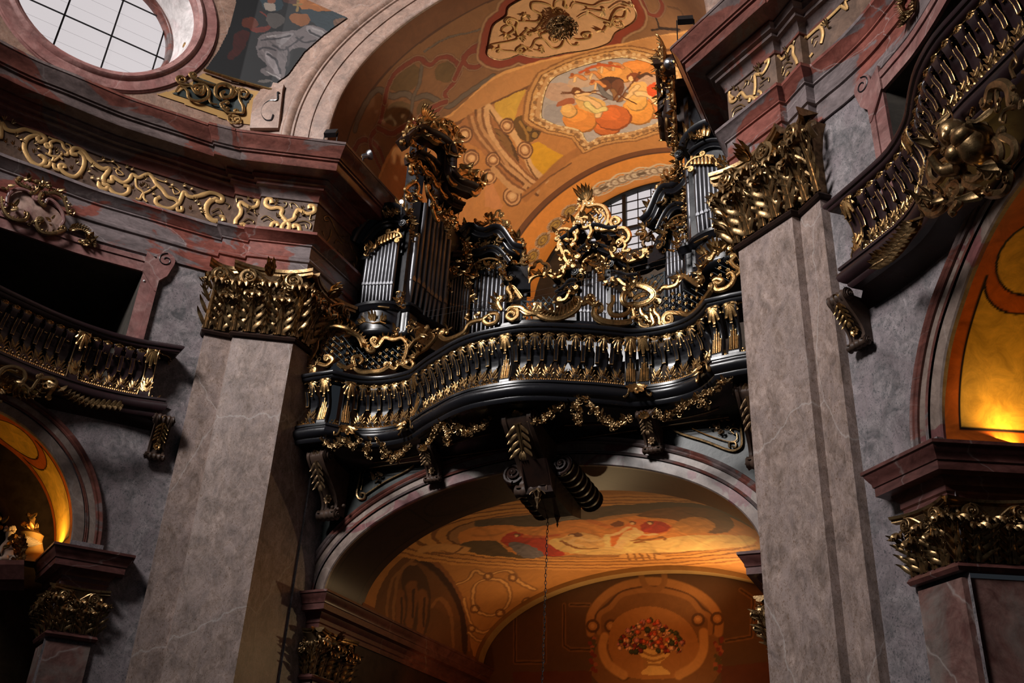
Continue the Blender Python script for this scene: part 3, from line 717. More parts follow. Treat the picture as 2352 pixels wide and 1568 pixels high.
# painted architecture round the fresco
def PL(pts, c, sm=0, a=1.0): cv.poly(Z2(*pts), c, sm, a)
def LN(pts, c, w, sm=0, a=1.0): cv.line(Z2(*pts), c, w, sm, a)
m2 = V > bandV+0.03
cv.put(m2, (196, 128, 66)); cv.line(bline, (226, 160, 92), 0.05, 3)
strip = V < bandV+0.75
cv.put(m2 & strip, (198, 134, 76)); LN([(700, 900), (880, 760), (960, 720), (1130, 620), (1400, 500), (1700, 400), (1900, 345), (2200, 300)], (120, 74, 40), 0.05, 3)
PL([(920, 760), (980, 690), (1130, 625), (1180, 760), (1300, 960), (1450, 1085), (1300, 1150), (1170, 1060), (1060, 900), (960, 850)], (176, 112, 62))
PL([(1140, 620), (1200, 590), (1325, 535), (1290, 620), (1265, 690), (1250, 745), (1180, 720), (1150, 670)], (214, 162, 62), 3)
PL([(1330, 880), (1400, 850), (1560, 940), (1500, 1010), (1430, 1085), (1370, 1010), (1340, 950)], (222, 158, 36))
PL([(1105, 770), (1200, 790), (1250, 870), (1285, 960), (1265, 1010), (1190, 930), (1130, 850)], (96, 62, 30), 3)
for k in range(5): LN([(1120+k*28, 780+k*38), (1180+k*18, 800+k*40), (1230+k*8, 870+k*28)], (142, 96, 50), 0.05, 3)
for o_, c, w in ((0, (222, 166, 112), 0.11), (22, (140, 88, 48), 0.04), (40, (206, 150, 98), 0.06), (62, (120, 74, 40), 0.035), (-22, (150, 94, 54), 0.03)):
    LN([(1090-o_, 660), (1095-o_, 740), (1140-o_, 850+o_*0.3), (1230-o_*0.6, 960+o_*0.7), (1320, 1050+o_), (1400, 1110+o_)], c, w, 4)
LN([(1100, 640), (1150, 700), (1210, 760), (1250, 800), (1290, 870), (1320, 900), (1350, 990), (1400, 1050), (1450, 1085)], (226, 172, 116), 0.09, 4)
LN([(1110, 665), (1150, 730), (1190, 775)], (130, 84, 46), 0.025, 3); LN([(1330, 960), (1370, 1040), (1410, 1090)], (130, 84, 46), 0.025, 3)
for i in range(4): LN([(980+i*22, 700+i*4), (1010+i*22, 790), (1080+i*20, 880), (1170+i*16, 960+i*10)], [(150, 96, 54), (200, 142, 90)][i % 2], 0.045, 4)
for x, y, r_ in ((1215, 755, 42), (1322, 900, 46), (1245, 1178, 54), (958, 808, 46), (1108, 1062, 44), (1000, 950, 46), (1130, 960, 40)):
    (cx, cy), = Z2((x, y)); r = r_/2.61
    cv.ell(cx, cy, r, r*1.05, (216, 158, 104)); cv.ring(cx, cy, r, r*1.05, (120, 74, 42), 0.028); cv.ring(cx, cy, r*0.62, r*0.65, (150, 96, 56), 0.03); cv.ell(cx+1, cy-1, r*0.34, r*0.34, (236, 184, 128))
LN([(1130, 1010), (1200, 1090), (1290, 1150), (1330, 1110)], (208, 152, 98), 0.08, 4); LN([(1150, 1000), (1240, 1090), (1330, 1150)], (140, 88, 50), 0.03, 4)
LN([(1330, 1180), (1420, 1090), (1560, 960), (1700, 880), (1900, 810), (2200, 740)], (176, 112, 58), 0.16, 4); LN([(1300, 1190), (1400, 1120), (1470, 1060), (1600, 980)], (130, 82, 44), 0.03, 3)
PL([(1080, 1120), (1130, 1100), (1190, 1240), (1170, 1260), (1080, 1240)], (206, 134, 80))
# vase
PL([(1255, 720), (1300, 690), (1380, 690), (1440, 690), (1450, 740), (1420, 790), (1370, 850), (1340, 850), (1290, 830), (1265, 780)], (112, 76, 34), 3)
for x, y in ((1350, 710), (1400, 700), (1430, 730), (1410, 770), (1380, 810), (1350, 770)): (cx, cy), = Z2((x, y)); cv.ell(cx, cy, 8, 8, (162, 118, 56)); cv.ring(cx, cy, 8, 8, (84, 56, 26), 0.02)
LN([(1290, 730), (1330, 790), (1340, 840)], (170, 120, 56), 0.035, 3)
# moulded frame round the medallion
MED = [(1420, 690), (1440, 560), (1490, 470), (1620, 410), (1800, 360), (1930, 345), (2080, 380), (2180, 440), (2215, 560), (2220, 650), (2130, 720), (2080, 750), (1950, 790), (1780, 815), (1700, 850), (1650, 780), (1520, 750), (1450, 720)]
def grow(p, k): cx, cy = 1810, 590; return [(cx+(x-cx)*k, cy+(y-cy)*k) for x, y in p]
for k, c in ((1.30, (150, 96, 52)), (1.265, (204, 144, 82)), (1.21, (130, 82, 44)), (1.185, (214, 156, 92)), (1.13, (176, 116, 62)), (1.10, (206, 152, 98)), (1.02, (236, 196, 140))):
    PL(grow(MED, k), c)
rn = random.Random(2); q = cat(grow([(a, b) for a, b in MED], 1.12), 5, True)
for x, y in q:
    (cx, cy), = Z2((x+rn.uniform(-8, 8), y+rn.uniform(-8, 8))); cv.ell(cx, cy, 4.5, 4, (150, 104, 62) if rn.random() < 0.5 else (228, 180, 124))
q = cat(MED, 8, True)
for x, y in q:
    (cx, cy), = Z2((x+rn.uniform(-6, 6), y+rn.uniform(-6, 6))); cv.ell(cx, cy, 3.6, 3.6, (240, 204, 150) if rn.random() < 0.7 else (190, 140, 90))
for a_, n_ in (([(460, 560), (700, 350), (900, 350), (900, 560), (640, 780), (480, 760)], 60), ([(960, 850), (1130, 625), (1450, 1085), (1300, 1180)], 60), ([(900, 740), (1700, 380), (2300, 280), (2300, 330), (1400, 560), (1000, 760)], 60)): cv.folds(Z2(*a_), n_, -0.5, 0.05, 40, n_, 0.82, 1.15, 0.5)
ceil1 = struct(painted('ceiling', G, cv, 'fresco_paint'))
# ---- the fresco itself
P_ = [barrel_hit(*p, GR, GR, GZ) for p in Z2(*MED)]
qs = [(math.atan2(p[2]-GZ, -p[0])*GR, p[1]) for p in P_]
u0, u1 = min(a for a, b in qs)-0.05, max(a for a, b in qs)+0.05; v0, v1 = min(b for a, b in qs)-0.05, max(b for a, b in qs)+0.05
u1 = max(u1, GR*PI-u0)
us = np.arange(u0, u1, 0.017); vs = np.arange(v0, v1, 0.017); U, V = np.meshgrid(us, vs, indexing='ij')
R_ = GR-0.015; G = np.stack([-R_*np.cos(U/GR), V, GZ+R_*np.sin(U/GR)], -1)
cv = Canvas(U, V, (182, 164, 154), vconv, 0.012)
def EL(x, y, rx, ry, c, rot=0, a=1.0): (cx, cy), = Z2((x, y)); cv.ell(cx, cy, rx/2.61, ry/2.61, c, rot, a)
for e in [(1560, 560, 150, 60, (206, 150, 110), 0.2, 0.6), (2050, 480, 130, 90, (214, 150, 100), 0, 0.6), (1700, 470, 130, 45, (214, 164, 120), -0.3, 0.6), (1500, 680, 70, 60, (158, 146, 144), 0, 0.7)]: EL(*e)
def cloud(x, y, rx, ry, c):
    EL(x+5, y+5, rx*1.05, ry*1.05, tuple(int(k*0.72) for k in c)); EL(x, y, rx, ry, c); EL(x-rx*0.2, y-ry*0.25, rx*0.62, ry*0.55, tuple(min(255, int(k*1.13)) for k in c), a=0.8)
for e in [(2020, 400, 130, 45, (222, 134, 60)), (1860, 440, 110, 55, (226, 150, 74)), (2110, 640, 70, 65, (222, 120, 54)), (2000, 660, 95, 80, (230, 146, 62)), (1810, 760, 80, 45, (206, 106, 46)), (1650, 705, 105, 82, (232, 142, 62)), (1850, 700, 105, 72, (208, 104, 46)), (1990, 600, 60, 60, (236, 168, 84)), (2120, 560, 50, 40, (214, 96, 44)), (1580, 660, 50, 40, (236, 172, 96))]: cloud(*e)
def limb(pts, c, w): cv.line(Z2(*pts), tuple(int(k*0.62) for k in c), w*1.3, 4); cv.line(Z2(*pts), c, w, 4)
SK = (246, 190, 126); SK2 = (226, 140, 74)
# brass playing angel on the left cloud
cv.poly(Z2((1640, 570), (1700, 575), (1790, 600), (1810, 650), (1750, 680), (1660, 650), (1630, 610)), (232, 176, 100), 3)
limb([(1640, 575), (1700, 600), (1770, 640), (1760, 690)], SK, 0.085); limb([(1690, 620), (1740, 660), (1800, 650)], (240, 206, 128), 0.07)
limb([(1640, 570), (1690, 560), (1740, 545)], SK, 0.045); EL(1630, 543, 32, 24, (120, 66, 30)); EL(1642, 552, 18, 15, SK)
cv.poly(Z2((1620, 590), (1570, 590), (1525, 610), (1515, 640), (1570, 625), (1620, 620)), (176, 96, 60), 3)
for a in (((1535, 560), (1640, 555), (1780, 540), (1880, 525)), ((1540, 550), (1600, 550)), ((1660, 545), (1760, 560), (1820, 590), (1800, 600))): cv.line(Z2(*a), (110, 60, 30), 0.02)
# dark cherubs behind
EL(1840, 490, 75, 36, (84, 50, 34)); EL(1800, 510, 40, 34, (110, 62, 36)); EL(1880, 520, 40, 50, (120, 70, 44)); limb([(1770, 500), (1800, 560), (1850, 590)], (122, 110, 104), 0.06)
limb([(1850, 540), (1880, 600), (1930, 560)], (150, 100, 60), 0.06)
# fiddling angel right
cv.poly(Z2((1960, 500), (2040, 490), (2060, 560), (2010, 600), (1950, 580)), (238, 176, 100), 3)
limb([(2000, 510), (1960, 560), (1925, 590)], SK, 0.05); limb([(2000, 560), (2070, 570), (2120, 620)], SK, 0.09); EL(1975, 460, 40, 26, (140, 70, 34)); EL(1960, 468, 16, 16, SK)
cv.poly(Z2((2050, 520), (2120, 490), (2170, 545), (2130, 590), (2070, 570)), (226, 84, 34), 3); limb([(2010, 460), (2050, 440), (2080, 450)], (90, 56, 36), 0.04)
for a in (((1870, 610), (1950, 520), (2015, 430)), ((1880, 560), (1990, 620)), ((1850, 600), (1900, 520))): cv.line(Z2(*a), (108, 56, 28), 0.022)
# small putti at the top
for x, y in ((1600, 460), (1690, 440), (1760, 400), (1830, 390), (1720, 500)):
    limb([(x, y), (x+45, y-10), (x+80, y+15)], SK2, 0.05); limb([(x+30, y), (x+20, y+30)], SK, 0.03); EL(x+5, y-14, 15, 12, (176, 92, 46))
cv.line(Z2((1650, 430), (1760, 390), (1890, 400)), (206, 90, 40), 0.04, 3)
for a_, n_, g_, w_, l_ in (([(1560, 640), (1700, 620), (1960, 700), (2190, 560), (2130, 760), (1750, 830), (1560, 780)], 70, 0.3, 0.035, 28), ([(1600, 400), (2150, 360), (2160, 470), (1700, 480)], 45, 0.1, 0.03, 24), ([(1480, 420), (1900, 340), (2210, 420), (2210, 700), (1800, 830), (1430, 700)], 110, 0.2, 0.022, 16), ([(1600, 560), (1820, 560), (1830, 690), (1620, 680)], 26, 0.6, 0.018, 14), ([(1940, 440), (2180, 480), (2160, 600), (1940, 600)], 30, 0.6, 0.02, 14)): cv.folds(Z2(*a_), n_, g_, w_, l_, n_, 0.74, 1.22, 0.5)
mk = inpoly(U, V, [(a, b) for a, b in cat([vconv(p) for p in Z2(*MED)], 4, True)])
tag(masked('fresco', G, cv, 'fresco_paint', mk), 'round ceiling fresco of music-making angels on orange clouds', 'fresco')
# ---- window wall beyond the vault: splayed arch, window, lower wall
WY, WR, WZ = 21.6, 3.42, 15.95
th = np.linspace(-0.1, PI+0.1, 330); T = np.linspace(0, 1, 60); G = np.zeros((330, 60, 3))
for j, t in enumerate(T):
    r = GR*(1-t)+WR*t; r = r-0.10*math.sin(PI*t); z0 = GZ*(1-t)+WZ*t
    G[:, j, 0] = -r*np.cos(th); G[:, j, 1] = 20.0+(WY-20.0)*t; G[:, j, 2] = z0+r*np.sin(th)
U = np.repeat((th*GR)[:, None], 60, 1); V = np.repeat((T*1.65)[None], 330, 0)
cv = Canvas(U, V, (226, 140, 56), lambda p: p)
cv.put((V < 0.16), (120, 70, 36)); cv.put((V > 0.16) & (V < 0.2), (90, 52, 28))
vm = 0.93
for k in range(-9, 10):
    uc = GR*PI/2+k*0.62
    if abs(k) <= 2:
        for dx in (-0.22, 0, 0.22):
            cv.ell(uc+dx, vm, 0.17, 0.22, (206, 172, 136)); cv.ring(uc+dx, vm, 0.13, 0.16, (140, 104, 74), 0.02); cv.ring(uc+dx, vm, 0.06, 0.08, (236, 206, 168), 0.02)
        cv.line([(uc-0.3, vm-0.2), (uc, vm-0.3), (uc+0.3, vm-0.2)], (226, 196, 156), 0.03, 4); cv.line([(uc-0.3, vm+0.2), (uc, vm+0.3), (uc+0.3, vm+0.2)], (226, 196, 156), 0.03, 4)
        if k % 2 == 0: cv.ell(uc, vm, 0.15, 0.07, (120, 92, 62))
    else:
        cv.ell(uc, vm, 0.30, 0.25, (206, 166, 126)); cv.ell(uc, vm, 0.235, 0.19, (130, 92, 50)); cv.ring(uc, vm, 0.15, 0.12, (186, 140, 60), 0.03); cv.ell(uc, vm, 0.07, 0.06, (196, 150, 66)); cv.ring(uc, vm, 0.265, 0.22, (140, 100, 68), 0.012)
struct(painted('ceiling', G, cv, 'fresco_paint'))
# splay arch meets a wall pierced by the window; panes, mullions, bars
win2 = struct(MB().grid([[(-(r)*math.cos(t), WY+d, WZ+r*math.sin(t)) for t in lins(0.42, PI-0.42, 40)] for r, d in ((3.44, -0.06), (3.36, -0.06), (3.34, 0.0), (3.34, 0.12))]).build('window_2', 'iron'))
WH, WZ0 = 2.35, 17.25
wallb = MB(); zt = lambda x: WZ+math.sqrt(max(0.01, 3.45**2-x*x))
for a, b in ((-4.0, -WH), (WH, 4.0)):
    xs = lins(a, b, 14); wallb.grid([[(x, WY, 8.6) for x in xs], [(x, WY, max(15.0, zt(min(3.45, abs(x))) if abs(x) < 3.45 else 16.0)+0.3) for x in xs]])
wallb.grid([[(-WH, WY, 8.6), (WH, WY, 8.6)], [(-WH, WY, WZ0), (WH, WY, WZ0)], [(-WH, WY+0.5, WZ0), (WH, WY+0.5, WZ0)]])
struct(wallb.build('wall_window', 'dark_plaster', smooth=False))
xs = lins(-WH, WH, 30)
MB().grid([[(x, WY+0.14, WZ0) for x in xs], [(x, WY+0.14, zt(x)) for x in xs]]).build('pane', 'daylit_glass', win2, smooth=False)
mb = MB()
for x in (-0.76, 0.76): mb.box(x-0.055, x+0.055, WY+0.0, WY+0.12, WZ0, zt(x))
mb.box(-WH, WH, WY+0.0, WY+0.11, 18.03, 18.12); mb.box(-WH, WH, WY-0.02, WY+0.12, WZ0-0.02, WZ0+0.06)
for s in (-1, 1): mb.box(min(s*WH, s*(WH-0.08)), max(s*WH, s*(WH-0.08)), WY-0.02, WY+0.12, WZ0, zt(WH))
mb.build('mullion', 'iron', win2, smooth=False)
mb = MB()
for x in (-1.97, -1.57, -1.17, -0.38, 0, 0.38, 1.17, 1.57, 1.97): mb.box(x-0.011, x+0.011, WY+0.07, WY+0.1, WZ0, zt(x))
for z in (17.55, 17.8, 18.4, 18.7, 19.0): mb.box(-WH, WH, WY+0.07, WY+0.1, z-0.011, z+0.011)
mb.build('glazing_bar', 'iron', win2, smooth=False)

# ---- lower vestibule: soffit, ceiling fresco, side lunettes, back wall
LA, LB_, LZ = 3.9, 1.9, 6.3
def lconv(p):
    h = barrel_hit(p[0], p[1], LA, LB_, LZ)
    return None if h is None else (math.atan2((h[2]-LZ)/LB_, -h[0]/LA)*3, h[1])
def lgrid(y0, y1, nu, nv, ny0=None):
    th = np.linspace(0, PI, nu); T = np.linspace(0, 1, nv)
    V = np.repeat((y0+(y1-y0)*T)[None], nu, 0); U = np.repeat((th*3)[:, None], nv, 1)
    G = np.stack([-LA*np.cos(U/3), V, LZ+LB_*np.sin(U/3)], -1); return U, V, G
U, V, G = lgrid(AY, 15.85, 330, 60)
cv = Canvas(U, V, (58, 38, 28), lconv)
cv.put((V > 14.72) & (V < 15.68), (50, 34, 26))
for s0, s1 in ((0.3, 2.6), (2.75, 4.2), (5.25, 6.7), (6.85, 9.1)):
    cv.line([(s0, 14.75), (s1-0.3, 14.75)], (18, 12, 10), 0.012)
cv.conv = lambda p: p
for a, b in ((0.25, 2.7), (6.72, 9.17)): cv.line([(a, 14.75), (b, 14.75), (b, 15.65), (a, 15.65)], (24, 16, 12), 0.014, closed=True)
for c in (3.35, 6.07): cv.ring(c, 15.2, 0.55, 0.42, (24, 16, 12), 0.014); cv.ring(c, 15.2, 0.42, 0.32, (30, 20, 14), 0.01)
struct(painted('ceiling', G, cv, 'band_paint'))
U, V, G = lgrid(15.85, 20.7, 440, 300)
cv = Canvas(U, V, (190, 126, 62), lconv, 0.011)
def PL(pts, c, sm=0, a=1.0): cv.poly(Z5(*pts), c, sm, a)
def LN(pts, c, w, sm=0, a=1.0): cv.line(Z5(*pts), c, w, sm, a)
def vest_paint(cv):
    def PL(pts, c, sm=0, a=1.0): cv.poly(Z5(*pts), c, sm, a)
    def LN(pts, c, w, sm=0, a=1.0): cv.line(Z5(*pts), c, w, sm, a)
    # side lunette with its dark rib, and the scroll cartouche in the spandrel
    PL([(420, 700), (440, 560), (500, 430), (590, 360), (680, 370), (770, 450), (830, 580), (860, 700), (860, 880), (420, 880)], (120, 76, 40), 3)
    PL([(560, 560), (560, 450), (600, 400), (650, 420), (690, 500), (690, 640), (660, 740), (560, 740)], (86, 54, 30), 3)
    for x, y in ((545, 600), (600, 560), (650, 600)): LN([(x, y-60), (x+10, y), (x-5, y+110)], (136, 84, 44), 0.16, 3); LN([(x+14, y-40), (x+10, y+90)], (80, 48, 28), 0.04, 3)
    for o_ in (0, 30): LN([(480+o_, 860), (500+o_, 520), (560+o_//2, 420-o_//2), (620, 370+o_)], (156, 104, 58), 0.05, 3)
    LN([(700, 600), (740, 560), (790, 640), (800, 780)], (150, 98, 54), 0.06, 3)
    LN([(590, 345), (680, 385), (750, 450), (810, 540), (845, 640), (855, 800)], (70, 40, 24), 0.12, 4)
    LN([(600, 335), (700, 385), (780, 460), (840, 560), (870, 690), (875, 800)], (150, 92, 50), 0.05, 4)
    for w, c in ((0.07, (150, 98, 52)), (0.03, (222, 160, 92))):
        LN([(890, 560), (900, 500), (960, 470), (1030, 480), (1065, 530), (1050, 600), (980, 640), (910, 620), (890, 560)], c, w, 3)
        LN([(820, 490), (870, 470), (900, 430), (960, 450), (1030, 430), (1080, 440), (1110, 480), (1180, 520)], c, w, 3)
        LN([(850, 560), (870, 640), (900, 700), (950, 720), (1010, 680), (1060, 640), (1120, 590), (1170, 570)], c, w, 3)
        LN([(870, 720), (930, 760), (1000, 700)], c, w, 3)
    for x, y in ((965, 455), (1080, 462), (885, 700), (1020, 628), (900, 610), (1145, 575)): (cx, cy), = Z5((x, y)); cv.ring(cx, cy, 9, 8, (130, 82, 42), 0.03); cv.ell(cx, cy, 4, 4, (226, 164, 96))
# oval sky scene with painted mouldings
def oval(k, kx=1.0): return [(1520+760*k*kx*math.cos(t)+20*math.cos(t)**2, 252+112*k*math.sin(t)-14*math.cos(t)) for t in [2*PI*i/40 for i in range(40)]]
vest_paint(cv)
for k, c in ((1.58, (214, 146, 74)), (1.50, (160, 100, 50)), (1.46, (218, 152, 80)), (1.38, (150, 94, 48)), (1.34, (210, 142, 72)), (1.24, (138, 86, 42)), (1.20, (222, 154, 80)), (1.12, (146, 90, 44)), (1.09, (208, 140, 70)), (1.02, (120, 74, 36))): PL(oval(k), c)
PL(oval(1.0), (176, 122, 72))
PL([(900, 200), (1150, 170), (1500, 130), (1900, 110), (2150, 180), (2200, 260), (1900, 170), (1650, 160), (1450, 190), (1250, 230), (1000, 250)], (92, 74, 58), 3)
PL([(830, 250), (1000, 215), (1200, 225), (1350, 190), (1500, 195), (1700, 165), (2000, 150), (2200, 230), (2230, 300), (1900, 330), (1300, 360), (900, 340)], (222, 140, 66), 3)
PL([(1250, 290), (1400, 270), (1700, 290), (1900, 265), (2200, 270), (2150, 320), (1700, 350), (1350, 350)], (240, 192, 118), 3)
PL([(1650, 170), (1850, 130), (2050, 150), (2120, 215), (2060, 255), (1950, 240), (1830, 190)], (120, 78, 46), 3); PL([(1830, 215), (1900, 180), (1990, 185), (2030, 225), (1960, 255), (1870, 250)], (206, 138, 68), 3)
PL([(830, 310), (900, 290), (1000, 290), (1060, 340), (1180, 375), (900, 350)], (96, 72, 44), 3)
PL([(1020, 285), (1060, 255), (1100, 245), (1140, 262), (1230, 270), (1240, 300), (1330, 355), (1220, 360), (1120, 330), (1050, 315)], (188, 56, 30), 3)
PL([(1060, 300), (1130, 300), (1210, 340), (1220, 365), (1150, 372), (1090, 340)], (120, 110, 116), 3); LN([(1140, 265), (1200, 272), (1290, 262)], (206, 100, 50), 0.06, 3)
PL([(1320, 270), (1400, 250), (1500, 275), (1540, 310), (1440, 322), (1350, 300)], (238, 180, 110), 3); PL([(1350, 262), (1380, 250), (1410, 262), (1380, 272)], (130, 80, 44), 2)
PL([(1530, 300), (1560, 250), (1600, 215), (1660, 190), (1720, 190), (1820, 215), (1800, 250), (1700, 270), (1620, 290), (1570, 325)], (226, 120, 52), 3)
PL([(1560, 310), (1600, 250), (1660, 240), (1700, 255), (1620, 300), (1580, 330)], (246, 196, 128), 3); PL([(1680, 215), (1750, 195), (1815, 220), (1780, 250), (1700, 250)], (180, 52, 28), 3)
LN([(1440, 195), (1520, 220), (1580, 235)], (210, 120, 56), 0.08, 3); LN([(1525, 262), (1523, 330)], (244, 200, 130), 0.05); PL([(1540, 210), (1580, 195), (1600, 215), (1560, 225)], (130, 70, 36), 2)
for a in (((1310, 290), (1380, 325), (1480, 325)), ((1780, 270), (1650, 300), (1700, 295)), ((1640, 290), (1780, 275), (1790, 285))): LN(a, (150, 92, 44), 0.03, 3)
for a_, n_, g_, w_, l_ in (([(850, 230), (1500, 140), (2200, 180), (2220, 330), (1500, 370), (850, 340)], 150, 0.0, 0.06, 90), ([(1020, 285), (1140, 245), (1330, 355), (1120, 375)], 30, 0.3, 0.03, 34), ([(1560, 320), (1600, 210), (1820, 200), (1800, 260), (1650, 310)], 34, -0.6, 0.03, 30), ([(1310, 270), (1500, 255), (1540, 320), (1350, 320)], 20, 0.2, 0.03, 26), ([(1830, 230), (1850, 140), (2050, 150), (2120, 220), (1950, 250)], 24, 0.3, 0.04, 30)): cv.folds(Z5(*a_), n_, g_, w_, l_, n_, 0.66, 1.3, 0.55)
for (x_, y_), a_ in (((1640, 205), 0.2), ((1360, 262), 0.0), ((1100, 262), 0.1), ((1730, 205), 0.0)):
    (cx, cy), = Z5((x_, y_)); cv.ell(cx, cy, 8, 4, (120, 66, 34), a_); cv.ell(cx-2, cy+1.5, 4.5, 2.6, (240, 188, 128), a_)
for a_ in (((1620, 225), (1580, 250), (1545, 262)), ((1650, 230), (1700, 262), (1750, 258)), ((1390, 275), (1440, 290), (1500, 285)), ((1370, 280), (1350, 300), (1400, 312)), ((1600, 290), (1560, 318), (1590, 326))): LN(a_, (246, 198, 136), 0.045, 3)
LN([(660, 330), (760, 320), (850, 335)], (224, 160, 92), 0.12, 3); LN([(700, 345), (800, 350), (840, 320)], (140, 90, 50), 0.03, 2)
LN([(1610, 360), (1690, 355), (1770, 365)], (232, 166, 92), 0.12, 3)
for k in range(5): LN([(1620+k*30, 350), (1630+k*30, 380)], (150, 98, 52), 0.02)
struct(painted('ceiling', G, cv, 'fresco_paint'))
# side walls of the vestibule
for s in (-1, 1):
    ys = np.linspace(15.8, 20.7, 200); zs = np.linspace(3.2, 6.5, 130); V, U = np.meshgrid(zs, ys, indexing='ij')
    G = np.stack([np.full_like(U, s*3.88), U, V], -1)
    cv = Canvas(U, V, (134, 78, 42), lambda p: (lambda h: (h[1], h[2]))(at(p[0], p[1], X=-3.88)))
    if s < 0: vest_paint(cv)
    struct(painted('wall_vestibule', G, cv, 'fresco_paint'))
# back wall with the painted flower vase
xs = np.linspace(-3.95, 3.95, 420); zs = np.linspace(3.0, 8.25, 270); V, U = np.meshgrid(zs, xs, indexing='ij')
G = np.stack([U, np.full_like(U, 20.7), V], -1)
cv = Canvas(U, V, (96, 66, 42), lambda p: (lambda h: (h[0], h[2]))(at(p[0], p[1], Y=20.7)))
PL([(1480, 957), (1470, 780), (1440, 700), (1450, 600), (1560, 500), (1760, 460), (1960, 520), (2050, 620), (2040, 720), (2020, 957)], (134, 90, 50), 3)
for o_, c, w in ((0, (176, 122, 68), 0.10), (26, (90, 58, 34), 0.03), (40, (164, 112, 62), 0.06)):
    LN([(1445+o_, 720), (1445+o_, 640), (1500+o_, 560+o_), (1600, 500+o_), (1750, 480+o_), (1900, 515+o_), (2000-o_, 580+o_), (2045-o_, 650), (2045-o_, 720)], c, w, 4)
LN([(1680, 440), (1700, 500), (1750, 520), (1790, 490), (1790, 440)], (150, 102, 56), 0.07, 3)
for x, y in ((1455, 690), (1540, 690), (1950, 660), (2040, 655), (1600, 915), (1870, 905)): (cx, cy), = Z5((x, y)); cv.ell(cx, cy, 14, 14, (184, 128, 72)); cv.ring(cx, cy, 13, 13, (96, 62, 36), 0.03); cv.ell(cx, cy, 5, 5, (206, 150, 90))
PL([(1540, 830), (1530, 740), (1570, 650), (1680, 600), (1800, 610), (1900, 670), (1950, 760), (1940, 850), (1860, 930), (1620, 930)], (176, 118, 62), 3)
LN([(1510, 740), (1500, 800), (1530, 870), (1600, 920)], (206, 148, 84), 0.10, 3); LN([(1975, 720), (1975, 800), (1940, 870), (1860, 920)], (206, 148, 84), 0.10, 3)
PL([(1655, 755), (1700, 790), (1760, 800), (1830, 745), (1845, 770), (1810, 830), (1770, 870), (1820, 915), (1680, 915), (1720, 870), (1670, 820), (1640, 780)], (232, 184, 106), 3)
for a in (((1670, 800), (1740, 830), (1810, 800)), ((1690, 840), (1740, 855), (1790, 840)), ((1700, 870), (1780, 872))): LN(a, (170, 120, 62), 0.025, 3)
rn = random.Random(4)
for i in range(150):
    a = rn.uniform(0, 2*PI); q = math.sqrt(rn.random()); x, y = 1730+155*q*math.cos(a), 725+72*q*math.sin(a)+abs(math.cos(a)*q)*55
    (cx, cy), = Z5((x, y)); r = rn.uniform(3, 7.5); c = rn.choice([(170, 52, 34), (206, 90, 52), (236, 170, 126), (196, 120, 110), (130, 40, 34), (70, 74, 40), (60, 66, 40)])
    cv.ell(cx, cy, r, r, tuple(int(k*0.6) for k in c)); cv.ell(cx-0.8, cy-0.8, r*0.75, r*0.7, c); cv.ell(cx-1, cy-1, r*0.3, r*0.3, tuple(min(255, int(k*1.2)) for k in c))
for x in (1455, 2045):
    for k in range(16): (cx, cy), = Z5((x+rn.uniform(-16, 16), 750+k*10)); cv.ell(cx, cy, 5, 5, rn.choice([(130, 50, 36), (90, 76, 44), (170, 90, 56)]))
for pts in ([(1320, 590), (1320, 780), (1350, 800), (1440, 800)], [(1090, 640), (1090, 860), (1230, 860), (1230, 650)], [(2150, 520), (2210, 560), (2200, 740), (2080, 760)], [(1350, 590), (1440, 590)]):
    LN(pts, (134, 92, 54), 0.05); LN(pts, (72, 48, 30), 0.02)
PL([(1080, 957), (1080, 905), (1450, 900), (1450, 957)], (100, 52, 32)); PL([(2060, 957), (2060, 880), (2352, 850), (2352, 957)], (100, 52, 32))
struct(painted('wall_back', G, cv, 'fresco_paint'))
# raised edge of the lunette, lit from below
mb = MB().grid([[(-(LA+r)*math.cos(t), y, LZ+(LB_+r)*math.sin(t)) for t in lins(0, PI, 80)] for r, y in ((0.0, 20.42), (-0.10, 20.42), (-0.10, 20.68), (0, 20.7))])
struct(mb.build('trim_9', 'ochre_paint'))
# ---- mural of the kneeling saint on the upper wall
upa = absx([tuple(p) for p in UPATH[-1].p], -1)
def mconv(p): return wallhit(p[0], p[1], upa)
MUR = [(470, 160), (626, 208), (640, 190), (664, 172), (700, 122), (745, 82), (800, 42), (860, 8), (930, -30), (600, -60), (545, -20), (536, 30), (522, 75), (500, 118)]
q = [mconv(p) for p in MUR]; q = [a for a in q if a]
u0, u1, v0, v1 = 0.0, 3.2, min(b for a, b in q), max(b for a, b in q)
us = np.arange(u0, u1, 0.016); vs = np.arange(v0, v1, 0.016); U, V = np.meshgrid(us, vs, indexing='ij')
G = np.zeros(U.shape+(3,))
for i, u in enumerate(us):
    p = UPATH[-1].pt(u, 0, 0.03); G[i, :, 0] = -p[0]; G[i, :, 1] = p[1]
G[:, :, 2] = V
cv = Canvas(U, V, (20, 21, 25), mconv, 0.012)
def PA(pts, c, sm=3, a=1.0): cv.poly(ZA(*pts), c, sm, a)
def LA_(pts, c, w, sm=3, a=1.0): cv.line(ZA(*pts), c, w, sm, a)
PA([(1700, 0), (1900, -60), (2150, -40), (2330, 0), (2200, 60), (2100, 70), (1980, 20), (1900, 60), (1780, 40)], (92, 46, 30))
PA([(1560, -20), (1680, -20), (1690, 60), (1600, 70), (1570, 30)], (40, 62, 72))
PA([(1790, 0), (1950, -30), (2050, 60), (1960, 75), (1830, 70)], (176, 104, 44))
PA([(1400, 230), (1440, 190), (1500, 200), (1480, 260), (1440, 320), (1380, 360), (1360, 340), (1400, 290)], (82, 26, 20))
